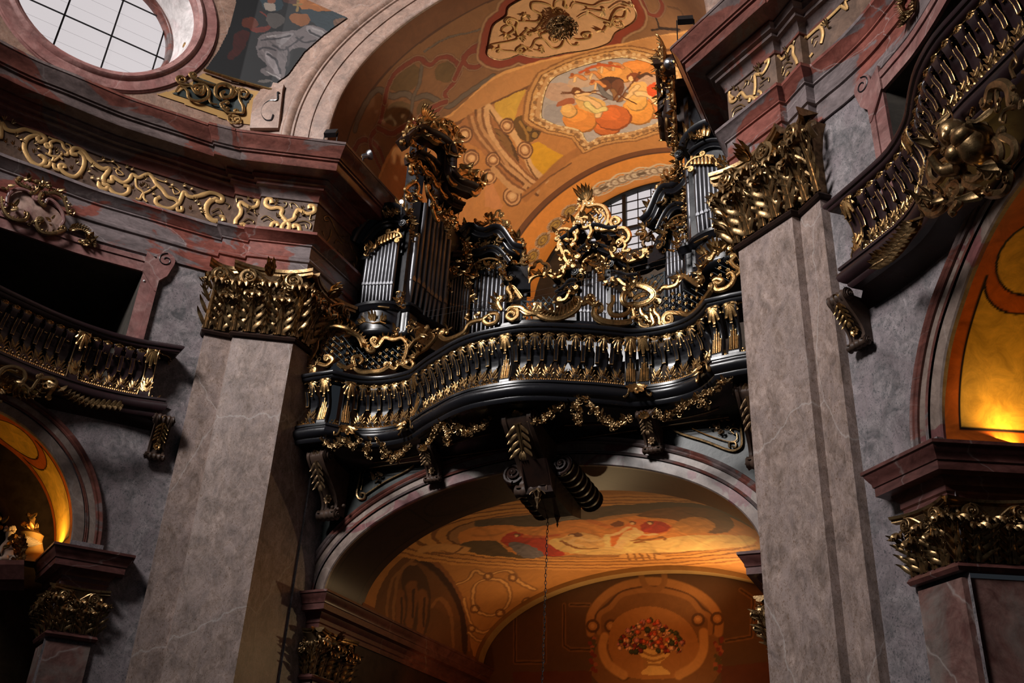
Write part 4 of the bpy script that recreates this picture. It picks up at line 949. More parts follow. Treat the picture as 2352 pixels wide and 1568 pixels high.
PA([(1455, 120), (1500, 105), (1540, 120), (1550, 160), (1500, 180), (1450, 160)], (116, 52, 30)); PA([(1500, 180), (1580, 165), (1620, 150), (1600, 110), (1560, 80), (1580, 80), (1625, 130), (1610, 185), (1540, 205)], (122, 44, 30))
PA([(1600, 100), (1640, 85), (1710, 110), (1700, 150), (1650, 175), (1610, 150)], (92, 84, 80)); PA([(1585, 30), (1620, 20), (1655, 35), (1650, 70), (1600, 70)], (176, 160, 146)); PA([(1610, -10), (1660, -10), (1650, 25), (1615, 20)], (150, 84, 56))
PA([(1820, 60), (1950, 80), (2080, 60), (2130, 100), (2060, 130), (2000, 120), (2080, 170), (2000, 230), (1950, 200), (1900, 150), (1830, 110)], (44, 60, 68))
PA([(2000, 130), (2060, 115), (2110, 140), (2060, 165), (2010, 160)], (124, 88, 66)); PA([(2050, 150), (2100, 130), (2160, 130), (2120, 165), (2060, 175)], (96, 62, 44))
PA([(1750, 90), (1840, 90), (1860, 140), (1800, 165), (1750, 130)], (150, 88, 40)); LA_([(1790, 10), (1790, 70)], (150, 116, 60), 0.03, 0); LA_([(1765, 35), (1815, 35)], (150, 116, 60), 0.03, 0)
PA([(1540, 290), (1560, 220), (1640, 195), (1780, 190), (1830, 160), (1900, 160), (1960, 190), (2000, 240), (1940, 250), (1880, 300), (1800, 290), (1740, 320), (1720, 400), (1710, 470), (1690, 500), (1640, 460), (1590, 460), (1560, 430), (1600, 400), (1560, 350)], (124, 112, 112))
PA([(1600, 310), (1640, 340), (1680, 400), (1690, 470), (1650, 440), (1600, 380)], (162, 150, 150)); PA([(1840, 165), (1900, 170), (1980, 230), (1920, 240), (1860, 210)], (156, 146, 146)); PA([(1660, 215), (1760, 205), (1720, 250), (1680, 290), (1660, 260)], (150, 140, 140))
for a in (((1570, 250), (1650, 240), (1740, 220)), ((1640, 280), (1700, 310), (1760, 270), (1820, 230)), ((1610, 330), (1660, 370), (1690, 450)), ((1720, 290), (1740, 340), (1730, 400)), ((1780, 230), (1840, 260), (1890, 250)), ((1560, 300), (1600, 290), (1650, 310)), ((1860, 190), (1900, 220), (1960, 240))): LA_(a, (62, 56, 60), 0.028)
for a in (((1600, 440), (1660, 465), (1700, 490)), ((1600, 230), (1660, 220)), ((1880, 175), (1940, 200))): LA_(a, (186, 176, 172), 0.02)
PA([(1900, 270), (1970, 230), (1990, 270), (1950, 305), (1890, 310)], (30, 38, 44)); PA([(1600, 480), (1640, 495), (1600, 500), (1540, 492)], (120, 110, 104), 2)
for a_, n_, g_, w_, l_ in (([(1540, 290), (1640, 195), (1960, 190), (1990, 250), (1740, 320), (1700, 500), (1590, 440)], 80, 0.9, 0.022, 26), ([(1700, 0), (2330, -40), (2200, 70), (1780, 60)], 50, 0.2, 0.03, 24), ([(1400, 100), (1620, 60), (1620, 330), (1380, 350)], 40, 0.8, 0.02, 18), ([(1820, 60), (2130, 60), (2060, 230), (1900, 200)], 36, 0.4, 0.02, 20)): cv.folds(ZA(*a_), n_, g_, w_, l_, n_, 0.5, 1.5, 0.6)
cv.c *= 0.4
mk = inpoly(U, V, [b for b in (mconv(p) for p in MUR) if b])
mu = tag(masked('mural', G, cv, 'fresco_paint', mk), 'dark wall painting of a kneeling figure in a grey robe beside the oval window', 'painting')
def upt(px, py, d=0.05, sd=-1):
    q = wallhit(px, py, upa); p = UPATH[-1].pt(q[0], q[1], d); return np.array([-p[0], p[1], p[2]])
bar_ = MB(); pts = [upt(x, y, 0.07) for x, y in ((466, 165), (500, 176), (560, 194), (626, 212))]; bar_.merge(tube(pts, 0.035, 6)); bar_.build('gilt_bar', 'gold', mu)
# ochre framed panel with gilded shell scroll
pan = thing('relief_panel', 'dark green panel with gilded nautilus scroll above the cornice in an ochre border', 'relief')
def patch(pts, d, name, mat, par):
    q = [upt(x, y, d) for x, y in pts]; return MB().add(q, [tuple(range(len(q)))]).build(name, mat, par, smooth=False)
def wallpatch(pts, d, name, mat, par):
    q = [mconv(p) for p in pts]; us = np.arange(min(a for a, b in q), max(a for a, b in q), 0.025); vs = np.arange(min(b for a, b in q), max(b for a, b in q), 0.025); U, V = np.meshgrid(us, vs, indexing='ij'); mb = MB(); m = inpoly(U, V, q)
    for i in range(len(us)-1):
        for j in range(len(vs)-1):
            if m[i, j] and m[i+1, j+1] and m[i, j+1] and m[i+1, j]:
                mb.add([(lambda p: (-p[0], p[1], p[2]))(UPATH[-1].pt(a, b, d)) for a, b in ((us[i], vs[j]), (us[i+1], vs[j]), (us[i+1], vs[j+1]), (us[i], vs[j+1]))], [(0, 1, 2, 3)])
    return mb.build(name, mat, par, smooth=False)
wallpatch([(355, 217), (400, 206), (440, 187), (466, 168), (626, 214), (600, 225), (585, 250), (577, 290), (480, 262)], 0.02, 'border', 'ochre_paint', pan)
wallpatch([(388, 217), (415, 209), (438, 196), (452, 178), (584, 218), (570, 240), (562, 268)], 0.035, 'field', 'dark_green_marble', pan)
mb = MB(); nn = np.array([0.75, -0.66, 0])
def gsc(pts, r, c0=1, c1=1, size=0.14, mbx=None, fn=upt, d=0.08, up_=nn): (mbx or mb).merge(cscroll([fn(x, y, d) for x, y in ZA(*pts)], r*1.25, up_, c0, c1, size))
gsc([(1050, 565), (1080, 530), (1120, 560), (1130, 600), (1180, 620), (1240, 600), (1250, 560)], 0.030, 0, 1)
gsc([(1090, 520), (1140, 530), (1170, 570), (1210, 580), (1220, 530), (1180, 520)], 0.026, 1, 1)
gsc([(1150, 480), (1200, 500), (1260, 520), (1300, 525)], 0.032, 1, 0); gsc([(1250, 590), (1260, 630), (1300, 640)], 0.02, 0, 0)
gsc([(1320, 610), (1290, 580), (1300, 530), (1350, 520), (1390, 550), (1380, 590), (1340, 600), (1325, 575), (1345, 560)], 0.042, 0, 0)
gsc([(1330, 600), (1390, 600), (1440, 560), (1440, 610), (1460, 650), (1460, 690), (1420, 690)], 0.026, 0, 1); gsc([(1330, 660), (1370, 690), (1420, 690)], 0.024, 1, 1); gsc([(1350, 620), (1320, 640), (1350, 670)], 0.022)
gsc([(1420, 560), (1450, 545), (1490, 570), (1470, 600), (1440, 585)], 0.026, 0, 0); gsc([(1400, 540), (1430, 570)], 0.02)
mb.build('gilded_scroll', 'gold', pan)
# ================================================================== PIERS, CAPITALS
def side_name(s): return 'left' if s < 0 else 'right'
def face_frame(A, B):
    A = np.array([*A, 0.0]); B = np.array([*B, 0.0]); W = np.linalg.norm(B-A); t = (B-A)/W; n = np.array([t[1], -t[0], 0]); return A, t, n, W
def abacus(A, t, n, W, z0, z1, e0, e1, dc, dm):
    mb = MB(); h = z1-z0; us = lins(-e0, W+e1, 18)
    def d(u): return dm+(dc-dm)*abs((u+e0)/(W+e0+e1)*2-1)**2.2
    for_ = []
    for o_, z in ((-0.10, z0), (-0.03, z0+h*0.12), (-0.03, z0+h*0.45), (0.0, z0+h*0.55), (0.01, z0+h*0.95), (-0.02, z1), (-0.5, z1)):
        for_.append([A+t*u+n*(max(d(u)+o_, -0.02))+np.array([0, 0, z]) for u in us])
    mb.grid(for_)
    for j in (0, -1):
        col = [r[j] for r in for_]; mb.add(col, [tuple(range(len(col)))])
    return mb
def capital(faces, z0, z1, s, parent, core, seed=1, rich=True):
    """faces: list of (A,B,nleaf,vol0,vol1); core: plan path"""
    H = z1-z0; rnd = random.Random(seed)
    sided(sweep(core, [(0.0, z0), (0.0, z0+H*0.55), (0.05*H, z0+H*0.8), (0.10*H, z0+H*0.9), (-0.02, z0+H*0.9)]), s).build('bell', 'dark_gold', parent)
    sided(sweep(core, [(0.0, z0-0.11), (0.05, z0-0.10), (0.075, z0-0.06), (0.05, z0-0.02), (0.03, z0-0.015), (0.03, z0), (0, z0)]), s).build('neck_moulding', 'dark_wood' if rich else 'impost_marble', parent)
    for A, B, k, v0, v1 in faces:
        A, t, n, W = face_frame(A, B); up_ = np.array([0, 0, 1.0]); at_ = lambda u, z, d: A+t*u+n*d+np.array([0, 0, z0+z*H])
        e0, e1 = 0.13*H, 0.13*H
        sided(abacus(A, t, n, W, z0+H*0.885, z1, e0 if v0 else 0.02, e1 if v1 else 0.02, 0.27*H, 0.12*H), s).build('abacus', 'old_gold', parent)
        lf = MB()
        for i in range(k+1):      # tall back leaves
            u = W*i/k
            lf.merge(acanthus(at_(u, 0.0, 0.02*H), up_, n, H*rnd.uniform(.66, .76), W/k*0.74, 0.26, 0.09, 6))
            for e in (-1, 1): lf.merge(acanthus(at_(u+e*W/k*0.16, 0.42, 0.10*H), up_*0.9+t*e*0.4+n*0.1, n, H*0.30, W/k*0.30, 0.3, 0.1, 3))
        for i in range(k):        # lower front leaves
            u = W*(i+0.5)/k
            lf.merge(acanthus(at_(u, 0.0, 0.03*H), up_+n*0.03, n, H*rnd.uniform(.46, .56), W/k*0.78, 0.34, 0.12, 6))
            lf.merge(acanthus(at_(u, 0.66, 0.20*H), -up_+n*0.1, n, H*0.24, W/k*0.34, 0.12, 0.1, 3, False))
            for q in range(2): lf.merge(clump(at_(u, 0.70, 0.15*H), t, up_, n, W/k*0.5, H*0.14, rnd, 0.7, 0.065*H))
        # stalk ribs
        for i in range(k*3+1):
            u = W*i/(k*3); lf.merge(tube([at_(u, 0.0, 0.03*H), at_(u+rnd.uniform(-.01, .01), 0.3, 0.06*H), at_(u, 0.55, 0.10*H)], [0.022*H, 0.018*H, 0.008*H], 5))
        sided(lf, s).build('acanthus_foliage', 'old_gold', parent)
        r = 0.135*H
        for on_, u in ((v0, W*0.13 if W > 0.8 else W*0.2), (v1, W*0.89)):
            if not on_: continue
            vb = volute(at_(u, 0.755, 0.20*H), t, up_, n, r, 0.10*H, PI/2, 1 if u > W/2 else -1)
            sg = 1 if u > W/2 else -1
            vb.merge(tube(cat([at_(u, 0.755+0.115, 0.24*H), at_(u-sg*r*0.9, 0.85, 0.22*H), at_(u-sg*r*2.1, 0.72, 0.16*H)], 5), 0.022*H, 6))
            vb.merge(tube(cat([at_(u+sg*r*1.15, 0.86, 0.05*H), at_(u+sg*r*1.25, 0.76, 0.14*H), at_(u+sg*r*1.1, 0.66, 0.05*H)], 4), 0.035*H, 6))
            sided(vb, s).build('volute', 'old_gold', parent)
        if W > 0.8 or rich and W > 0.3 and k > 2:
            fb = MB(); c = at_(W*0.55, 0.86, 0.17*H)
            for i in range(7):
                a = PI*(i/6)*1.0; fb.merge(leaf(c, t*math.cos(a)*0.8+up_*(math.sin(a)*0.9+0.1)+n*0.3, n, H*0.15*(1+0.4*math.sin(a)), H*0.07, 0.6, 2, 0.3, 6))
            for e in (-1, 1): fb.merge(leaf(c+up_*0.02, up_+t*e*0.25+n*0.3, n, H*0.26, H*0.09, 0.4, 3, 0.2, 7))
            for e in (-2, -1, 1, 2): fb.merge(ball(at_(W*0.55+e*0.09*H, 0.76, 0.15*H), 0.033*H, (1, 1, 1.3)))
            sided(fb, s).build('fleuron', 'gold', parent)
for s in (-1, 1):
    nm = side_name(s)
    pl = thing('pilaster', 'tall grey-brown marble pier with the %s of the two largest gilded capitals' % ('left' if s < 0 else 'right'), 'pilaster')
    core = [(4.14, 14.05), P1, P2, P2b, P3, P3b, (5.66, 12.2)]
    sided(sweep(core, [(0, 0), (0, CAPZ0)], False), s).build('shaft', 'shaft_marble', pl, smooth=False)
    faces = [(P1, P2, 2, True, True), (P2b, P3, 1, False, True), ((4.14, 14.05), P1, 2, True, False)]
    capital(faces, CAPZ0+0.11, 12.0, s, pl, core, 7+s)
    # pilaster of the side arch
    wp = WP[s]; nc = NC[s]; ua, ub = (0.62, 1.26) if s < 0 else (0.60, 1.24); a1 = wp.pt(ua, 0, 0.06); b1 = wp.pt(ub, 0, 0.06); b2 = b1-np.array([nc[0], nc[1], 0])*0.75
    cp = [tuple(p[:2]) for p in (wp.pt(ua, 0, -0.04), a1, b1, b2)]
    sp_ = thing('pilaster', 'short red marble pilaster with small gilded capital carrying the side arch on the %s' % nm, 'pilaster')
    sided(sweep(cp, [(0, 0), (0, 4.86)], False), s).build('shaft', 'column_red_marble', sp_, smooth=False)
    capital([(cp[1], cp[2], 2, True, True), (cp[2], cp[3], 2, True, True)], 5.02, 5.70, s, sp_, cp, 11, False)
    IMP = [(0, 5.70), (0.02, 5.70), (0.02, 5.78), (0.04, 5.80), (0.04, 5.87), (0.06, 5.89), (0.09, 5.93), (0.10, 5.96), (0.22, 5.97), (0.22, 6.07), (0.235, 6.08), (0.24, 6.12), (0.26, 6.15), (0.29, 6.20), (0.30, 6.23), (0.32, 6.24), (0.32, 6.28), (0, 6.29)]
    ci = cp[:-1]+[tuple((b1-np.array([nc[0], nc[1], 0])*1.2)[:2])]
    struct(sided(sweep(ci, IMP), s).build('trim_10', 'impost_marble'))
    # pilaster & impost of the central arch
    cc = [(4.14, 14.35), (4.14, 14.31) , (3.86, 14.31), (3.86, 20.7)]
    cc = [(4.18, 14.5), (4.18, 14.47), (3.85, 14.47), (3.85, 16.0)]
    rev = [(x, y) for x, y in cc][::-1]
    # travel so that the right-hand normal faces the nave / the passage
    path = [(3.85, 20.7), (3.85, 14.50), (4.12, 14.50)]
    # drawn for x>0: coming out of the passage and turning along the front
    struct(sided(sweep(path, IMP), s).build('trim_11', 'impost_marble'))
    pc = thing('pilaster', 'dim red marble pilaster with gilded capital at the %s foot of the central arch' % nm, 'pilaster')
    path2 = [(3.88, 15.45), (3.88, 14.53), (4.12, 14.53)]
    sided(sweep(path2, [(0, 0), (0, 4.86)], False), s).build('shaft', 'column_red_marble', pc, smooth=False)
    capital([(path2[0], path2[1], 2, True, True), (path2[1], path2[2], 1, False, False)], 4.95, 5.70, s, pc, path2, 13, False)
# ================================================================== FRIEZE STRAPWORK
FP = {s: Path([p for p in epath(s)][1:]) for s in (-1, 1)}
FPa = {s: absx([tuple(p) for p in FP[s].p], s) for s in (-1, 1)}
def fz(px, py, s, d=0.02):
    q = wallhit(px, py, FPa[s]); p = FP[s].pt(q[0], min(13.72, max(12.98, q[1])), d); n = FP[s].at(q[0])[1]
    return np.array([s*p[0], p[1], p[2]]), np.array([s*n[0], n[1], 0])
def strapw(mb, pts, s, org, r=0.035, c0=0, c1=0, size=0.1, sc=4.238, flat=0.45, sm=5):
    P_ = [fz(org[0]+x/sc, org[1]+y/sc, s) for x, y in pts]; nn = sum(n for _, n in P_); nn /= np.linalg.norm(nn)
    Q = cat([p for p, _ in P_], sm)
    if c0 or c1: mb.merge(cscroll([p for p, _ in P_], r, nn, c0, c1, size, 6, flat, sm))
    else: mb.merge(tube(Q, r, 6, flat, nn))
def foliage(mb, pts, s, org, sc=4.238, sz=0.05):
    for x, y, a in pts:
        p, n = fz(org[0]+x/sc, org[1]+y/sc, s, 0.015); tx = np.cross((0, 0, 1.0), n)
        for da in (-0.7, 0, 0.7):
            d = tx*math.cos(a+da)+np.array([0, 0, 1.0])*math.sin(a+da); mb.merge(leaf(p, d, n, sz*1.6, sz*0.6, 0.4, 2, 0.35, 5))
OL = (0, 220)
LEFT = [([(-190, 150), (-160, 260), (-100, 250), (-60, 190), (-30, 230), (0, 300)], 0.04), ([(-60, 340), (0, 410), (10, 270), (60, 330), (150, 350), (240, 330), (330, 330), (410, 370), (440, 430), (390, 455), (365, 420), (385, 395)], 0.04),
        ([(370, 390), (300, 400), (250, 440), (235, 510), (260, 580), (310, 650), (380, 685), (430, 660), (435, 620), (400, 590), (380, 600)], 0.04),
        ([(420, 690), (470, 690), (490, 650), (470, 630)], 0.03), ([(440, 460), (470, 500), (490, 540), (480, 580), (520, 600), (510, 640)], 0.022), ([(440, 560), (500, 590), (580, 600), (610, 625)], 0.02), ([(520, 640), (560, 610), (600, 570), (590, 545)], 0.02),
        ([(470, 470), (440, 480), (460, 510), (500, 500), (490, 460), (540, 440), (600, 460), (620, 510), (660, 550), (650, 580), (620, 570)], 0.028), ([(470, 400), (500, 420), (560, 410), (590, 390), (620, 410), (610, 440)], 0.018), ([(640, 460), (680, 480), (690, 520), (650, 530)], 0.018),
        ([(750, 575), (700, 570), (700, 530), (740, 510), (800, 530), (860, 610), (920, 670), (1000, 715), (1060, 710), (1040, 760), (1010, 800), (1010, 860), (1050, 880), (1040, 910), (1000, 910), (965, 880), (970, 840)], 0.042),
        ([(760, 545), (810, 590), (820, 660), (790, 740), (730, 790), (650, 770), (590, 720), (580, 680), (620, 680), (630, 710)], 0.038), ([(520, 660), (530, 710), (580, 730)], 0.03),
        ([(1040, 830), (1090, 840), (1090, 790), (1140, 820), (1200, 850), (1260, 820), (1290, 770), (1350, 800), (1440, 765), (1490, 810), (1520, 860), (1580, 920), (1630, 985), (1700, 1010), (1740, 1050)], 0.036),
        ([(1060, 900), (1110, 950), (1190, 970), (1250, 940), (1250, 890), (1200, 880)], 0.036), ([(1320, 810), (1330, 890), (1390, 940), (1400, 1000), (1430, 1035)], 0.02), ([(1520, 880), (1450, 930), (1390, 960), (1360, 1010), (1320, 1000)], 0.02),
        ([(1560, 990), (1520, 1010), (1520, 1050), (1580, 1090), (1660, 1100), (1730, 1060), (1760, 1010), (1790, 940), (1830, 980), (1900, 990), (1980, 960), (2060, 945), (2119, 960)], 0.038),
        ([(2060, 1010), (2010, 1070), (2010, 1150), (2060, 1210), (2119, 1220)], 0.045), ([(1770, 1080), (1770, 1120), (1730, 1120), (1720, 1080)], 0.03),
        ([(1100, 700), (1160, 730), (1200, 770), (1150, 770), (1130, 730), (1170, 700)], 0.012), ([(1640, 890), (1700, 900), (1750, 940), (1700, 960), (1680, 910)], 0.012), ([(1500, 800), (1560, 830), (1640, 850)], 0.012), ([(940, 640), (1010, 640), (1100, 650), (1160, 700)], 0.011)]
LFOL = [(45, 220, 2), (120, 260, 1), (150, 400, 1.2), (190, 430, 0.5), (130, 480, 2.4), (200, 540, 2.6), (330, 470, 1), (360, 520, 0.6), (540, 540, 1.5), (545, 570, 1.5), (880, 690, 0.7), (850, 740, 1), (880, 800, 0.1), (800, 810, 2.8), (940, 810, 0), (990, 630, 1), (1080, 645, 0.5), (1220, 700, 0.4), (1270, 720, 0), (740, 660, 1.4), (700, 720, 2.4), (1410, 820, 1.5), (1400, 880, 1.6), (1430, 900, 1), (1380, 890, 2.3), (1300, 910, 2.6), (1480, 960, 0.4), (1600, 840, 0.4), (1660, 870, 0), (1780, 880, 0.4), (1850, 910, 0), (1890, 1030, 1.3), (1920, 1060, 0.6), (1860, 1110, 2.6), (1950, 1130, 0), (330, 560, 1.8), (60, 460, 2.6)]
OP_ = (450, 270)
MIDL = [([(-20, 775), (60, 760), (130, 735), (200, 740), (255, 780), (250, 820), (205, 815), (200, 785)], 0.042), ([(200, 790), (130, 830), (100, 890), (110, 960), (150, 1000), (200, 1015)], 0.042), ([(270, 1010), (260, 970), (230, 970)], 0.04),
        ([(560, 815), (600, 810), (595, 860), (540, 880), (490, 860), (440, 830), (420, 860), (440, 900), (430, 950), (390, 1000), (385, 1040)], 0.038), ([(480, 1060), (460, 1040), (430, 1050)], 0.038),
        ([(740, 840), (730, 800), (690, 800), (680, 850), (730, 885), (800, 880), (840, 900), (830, 950), (870, 1000), (910, 1050), (900, 1095)], 0.04), ([(1110, 890), (1110, 860), (1150, 870), (1150, 920), (1080, 940), (1000, 900), (970, 940), (950, 990), (880, 1020), (840, 1060), (840, 1090)], 0.04),
        ([(730, 1070), (750, 1030), (790, 1030), (800, 1060)], 0.038), ([(960, 1080), (955, 1050), (1000, 1060), (1010, 1110)], 0.038),
        ([(630, 990), (680, 960), (740, 990), (770, 1010)], 0.014), ([(650, 1010), (700, 990), (740, 1010)], 0.011), ([(960, 1030), (1050, 1010), (1120, 1040), (1110, 1090)], 0.014), ([(1000, 1050), (1060, 1040), (1080, 1080)], 0.011), ([(850, 880), (880, 860), (880, 830), (850, 830)], 0.013), ([(930, 880), (920, 840), (960, 840), (1000, 880)], 0.013), ([(1120, 950), (1110, 1000), (1150, 990)], 0.012), ([(150, 920), (220, 890), (260, 940)], 0.014), ([(150, 960), (200, 940), (240, 980)], 0.012), ([(280, 830), (330, 860), (310, 890)], 0.012), ([(400, 830), (400, 790), (450, 790)], 0.014), ([(570, 900), (580, 940), (610, 940)], 0.014), ([(440, 1030), (500, 990), (560, 1010), (560, 1030)], 0.014), ([(460, 1040), (520, 1020)], 0.012)]
MFOL = [(500, 930, 1), (520, 900, 1), (790, 830, 1.4), (770, 850, 0.6), (790, 970, 1), (1040, 900, 1.5), (1030, 950, 0.6), (1000, 970, 2), (500, 800, 0.5), (20, 850, 1), (30, 890, 0)]
fr = {s: thing('frieze_ornament', 'gilded strapwork scrolls on the brown frieze of the %s cornice' % side_name(s), 'ornament') for s in (-1, 1)}
mb = MB(); mf = MB()
for pts, r in LEFT: strapw(mb, pts, -1, OL, r*1.1, flat=0.35)
for pts, r in MIDL: (strapw(mb, pts, -1, OP_, r*1.1, flat=0.35) if r > 0.02 else strapw(mf, pts, -1, OP_, r))
foliage(mf, LFOL, -1, OL); foliage(mf, MFOL, -1, OP_)
# strapwork on the return of the left pier
def rt(px, py): p = at(px, py, X=-4.13); p[2] = min(13.7, max(12.98, p[2])); return p
for pts, r in (([(1290, 1000), (1260, 1000), (1250, 970), (1290, 960), (1330, 1020), (1370, 1110), (1430, 1190), (1500, 1230), (1540, 1320), (1590, 1380)], 0.02), ([(1210, 1170), (1270, 1210), (1310, 1150), (1320, 1090)], 0.024), ([(1350, 1220), (1380, 1190), (1430, 1230)], 0.018), ([(1380, 1290), (1430, 1330), (1440, 1380)], 0.02), ([(1480, 1420), (1530, 1400), (1550, 1470)], 0.02), ([(1400, 1150), (1450, 1150), (1490, 1140)], 0.014), ([(1230, 1100), (1250, 1150)], 0.014), ([(1540, 1300), (1570, 1380), (1560, 1440)], 0.016)):
    mf.merge(tube(cat([rt(450+x/4.238, 270+y/4.238) for x, y in pts], 4), r, 6, 0.5, (1, 0, 0)))
mb.build('strapwork', 'flat_gold', fr[-1]); mf.build('foliage', 'old_gold', fr[-1])
OR_ = (1500, 0)
RIGHT = [([(790, 960), (750, 930), (750, 890)], 0.035), ([(750, 930), (760, 990), (800, 985), (840, 930), (870, 905), (910, 950), (960, 945), (1000, 985), (960, 1040)], 0.036), ([(1100, 590), (1090, 560), (1130, 570), (1120, 640), (1070, 720), (1000, 730), (1000, 790), (1000, 860), (990, 930)], 0.036), ([(1000, 950), (1040, 950), (1060, 910), (1030, 890)], 0.03), ([(940, 1000), (950, 960)], 0.04),
         ([(1230, 470), (1220, 540), (1260, 580), (1300, 540), (1340, 460), (1370, 470), (1370, 530), (1400, 590), (1410, 630)], 0.034), ([(1360, 390), (1380, 400), (1370, 440)], 0.02), ([(1300, 740), (1330, 700)], 0.03),
         ([(1480, 350), (1500, 340), (1500, 280), (1560, 200), (1660, 150), (1740, 120), (1800, 40), (1820, -40)], 0.04), ([(1540, 280), (1580, 240), (1640, 270), (1660, 340), (1640, 430)], 0.038), ([(1830, 20), (1850, 70), (1900, 90), (1880, 20), (1930, -20)], 0.03), ([(1530, 560), (1560, 520)], 0.03),
         ([(770, 1090), (800, 1050), (860, 1020), (900, 1040)], 0.014), ([(780, 1150), (800, 1090), (870, 1050)], 0.014), ([(1040, 820), (1090, 780), (1130, 760), (1130, 800)], 0.014), ([(1030, 860), (1080, 820)], 0.012), ([(880, 860), (910, 820), (900, 790), (940, 790), (930, 830)], 0.014), ([(1260, 720), (1270, 660), (1310, 610), (1360, 620)], 0.014), ([(1270, 740), (1300, 670), (1350, 650)], 0.012), ([(1550, 430), (1560, 380), (1610, 350)], 0.014), ([(1570, 460), (1600, 400)], 0.012), ([(970, 740), (960, 790), (1000, 800)], 0.012)]
RFOL = [(800, 880, 1), (840, 890, 0.4), (850, 980, 1.2), (1010, 690, 1), (1040, 650, 1), (1060, 770, 0.6), (1040, 700, 2), (1320, 560, 1.2), (1310, 590, 0.6), (1700, 230, 1), (1710, 280, 0.6), (1690, 250, 2), (1290, 440, 1)]
mb = MB(); mf = MB()
for pts, r in RIGHT: strapw(mb if r > 0.02 else mf, pts, 1, OR_, r*0.85)
foliage(mf, RFOL, 1, OR_)
mb.build('strapwork', 'flat_gold', fr[1]); mf.build('foliage', 'old_gold', fr[1])
# ================================================================== BALCONIES
BH = 0.88
BPROF = [(0, .095), (.06, .10), (.14, .075), (.3, .03), (.44, .02), (.58, .045), (.70, .10), (.80, .145), (.88, .165), (.95, .16), (1, .14)]
BHW = [(0, .5), (.09, .5), (.14, .36), (.2, .28), (.32, .27), (.40, .34), (.46, .5), (.66, .5), (.70, .38), (.76, .29), (.84, .29), (.90, .38), (.94, .5), (1, .5)]
def itp(T, x):
    for (a, p), (b, q) in zip(T, T[1:]):
        if x <= b: return p+(q-p)*(x-a)/(b-a)
    return T[-1][1]
def slab(hw, prof, h, off=0.0, thick=0.035, n=26):
    mb = MB(); rows = []
    for i in range(n+1):
        t = i/n; w_ = hw(t); d = itp(prof, t)+off
        rows.append([(-w_, d-thick, t*h), (-w_, d-0.006, t*h), (-w_*0.8, d+0.012, t*h), (w_*0.8, d+0.012, t*h), (w_, d-0.006, t*h), (w_, d-thick, t*h)])
    return mb.grid(rows, True)
PITCH = 0.2
def mesh_of(mb, name, mat):
    o = mb.build(name, mat); me = o.data; bpy.data.objects.remove(o); return me
def top_leaf(h, off=0, w=0.10, L=0.30):
    y = itp(BPROF, .95)+off+0.02; mb = MB()
    for a, l in ((0, 1.0), (-0.33, 0.86), (0.33, 0.86), (-0.75, 0.62), (0.75, 0.62), (-1.25, 0.42), (1.25, 0.42)):
        s_, c_ = math.sin(a), math.cos(a); l *= h*L; P_ = [(0, y, h*.97), (s_*l*.5, y+.012-.03*c_, h*.97-c_*l*.5), (s_*l*.85, y-.05*c_, h*.97-c_*l*.88), (s_*l*.9, y-.03*c_+.01, h*.97-c_*l)]
        mb.merge(tube(cat(P_, 3), [w*q for q in (.06, .12, .15, .17, .17, .16, .14, .11, .07, .02)], 5, 0.5, (0, 1, 0)))
    for e in (-1, 1): mb.merge(ball((e*.012, y-.045, h*(.955-L)), 0.013, n=6, m=4))
    mb.merge(ball((0, y+.005, h*.965), 0.02, (1.6, 1, .8), 6, 4)); return mb
def bot_leaf(h, off=0, w=0.115, L=0.44):
    y = itp(BPROF, .1)+off+0.015; mb = MB()
    for a, l, z0_ in ((0, 1.0, .05), (-0.16, 0.82, .05), (0.16, 0.82, .05), (-0.36, 0.62, .05), (0.36, 0.62, .05), (-0.62, 0.42, .05), (0.62, 0.42, .05), (-0.45, 0.3, .22), (0.45, 0.3, .22)):
        s_, c_ = math.sin(a), math.cos(a); l *= h*L; P_ = [(s_*.01, y, h*z0_), (s_*l*.5, y-.055*c_*(l/(h*L)), h*z0_+c_*l*.5), (s_*l*.9, y-.085*c_*(l/(h*L)), h*z0_+c_*l*.86), (s_*l*1.15, y-.085*c_*(l/(h*L))+.012, h*z0_+c_*l)]
        mb.merge(tube(cat(P_, 3), [w*q for q in (.06, .10, .12, .13, .13, .125, .11, .09, .06, .02)], 5, 0.5, (0, 1, 0)))
    return mb
def candle(h, off=0):
    mb = MB(); y = itp(BPROF, .1)+off+0.02
    for x, l in ((0, .52), (-.035, .40), (.035, .40), (-.062, .28), (.062, .28)):
        P_ = [(x, y, h*.08), (x, y-0.03, h*(.08+l*.5)), (x, y-0.05, h*(.08+l))]; mb.merge(tube(P_, [0.014, 0.015, 0.013], 6)); mb.merge(ball((x, y-0.05, h*(.09+l)), 0.014, n=6, m=4))
    mb.merge(leaf((0, y-0.05, h*.62), (0, 0, 1), (0, 1, 0), h*.10, 0.04, 0.2, 2, 0.2, 5)); return mb
def strap_mb(h, x):
    mb = MB(); P_ = [(x, itp(BPROF, t)+d, t*h) for t, d in ((.76, -.01), (.75, .035), (.70, .045), (.60, .04), (.52, .045), (.455, .05), (.44, .02))]
    return P_
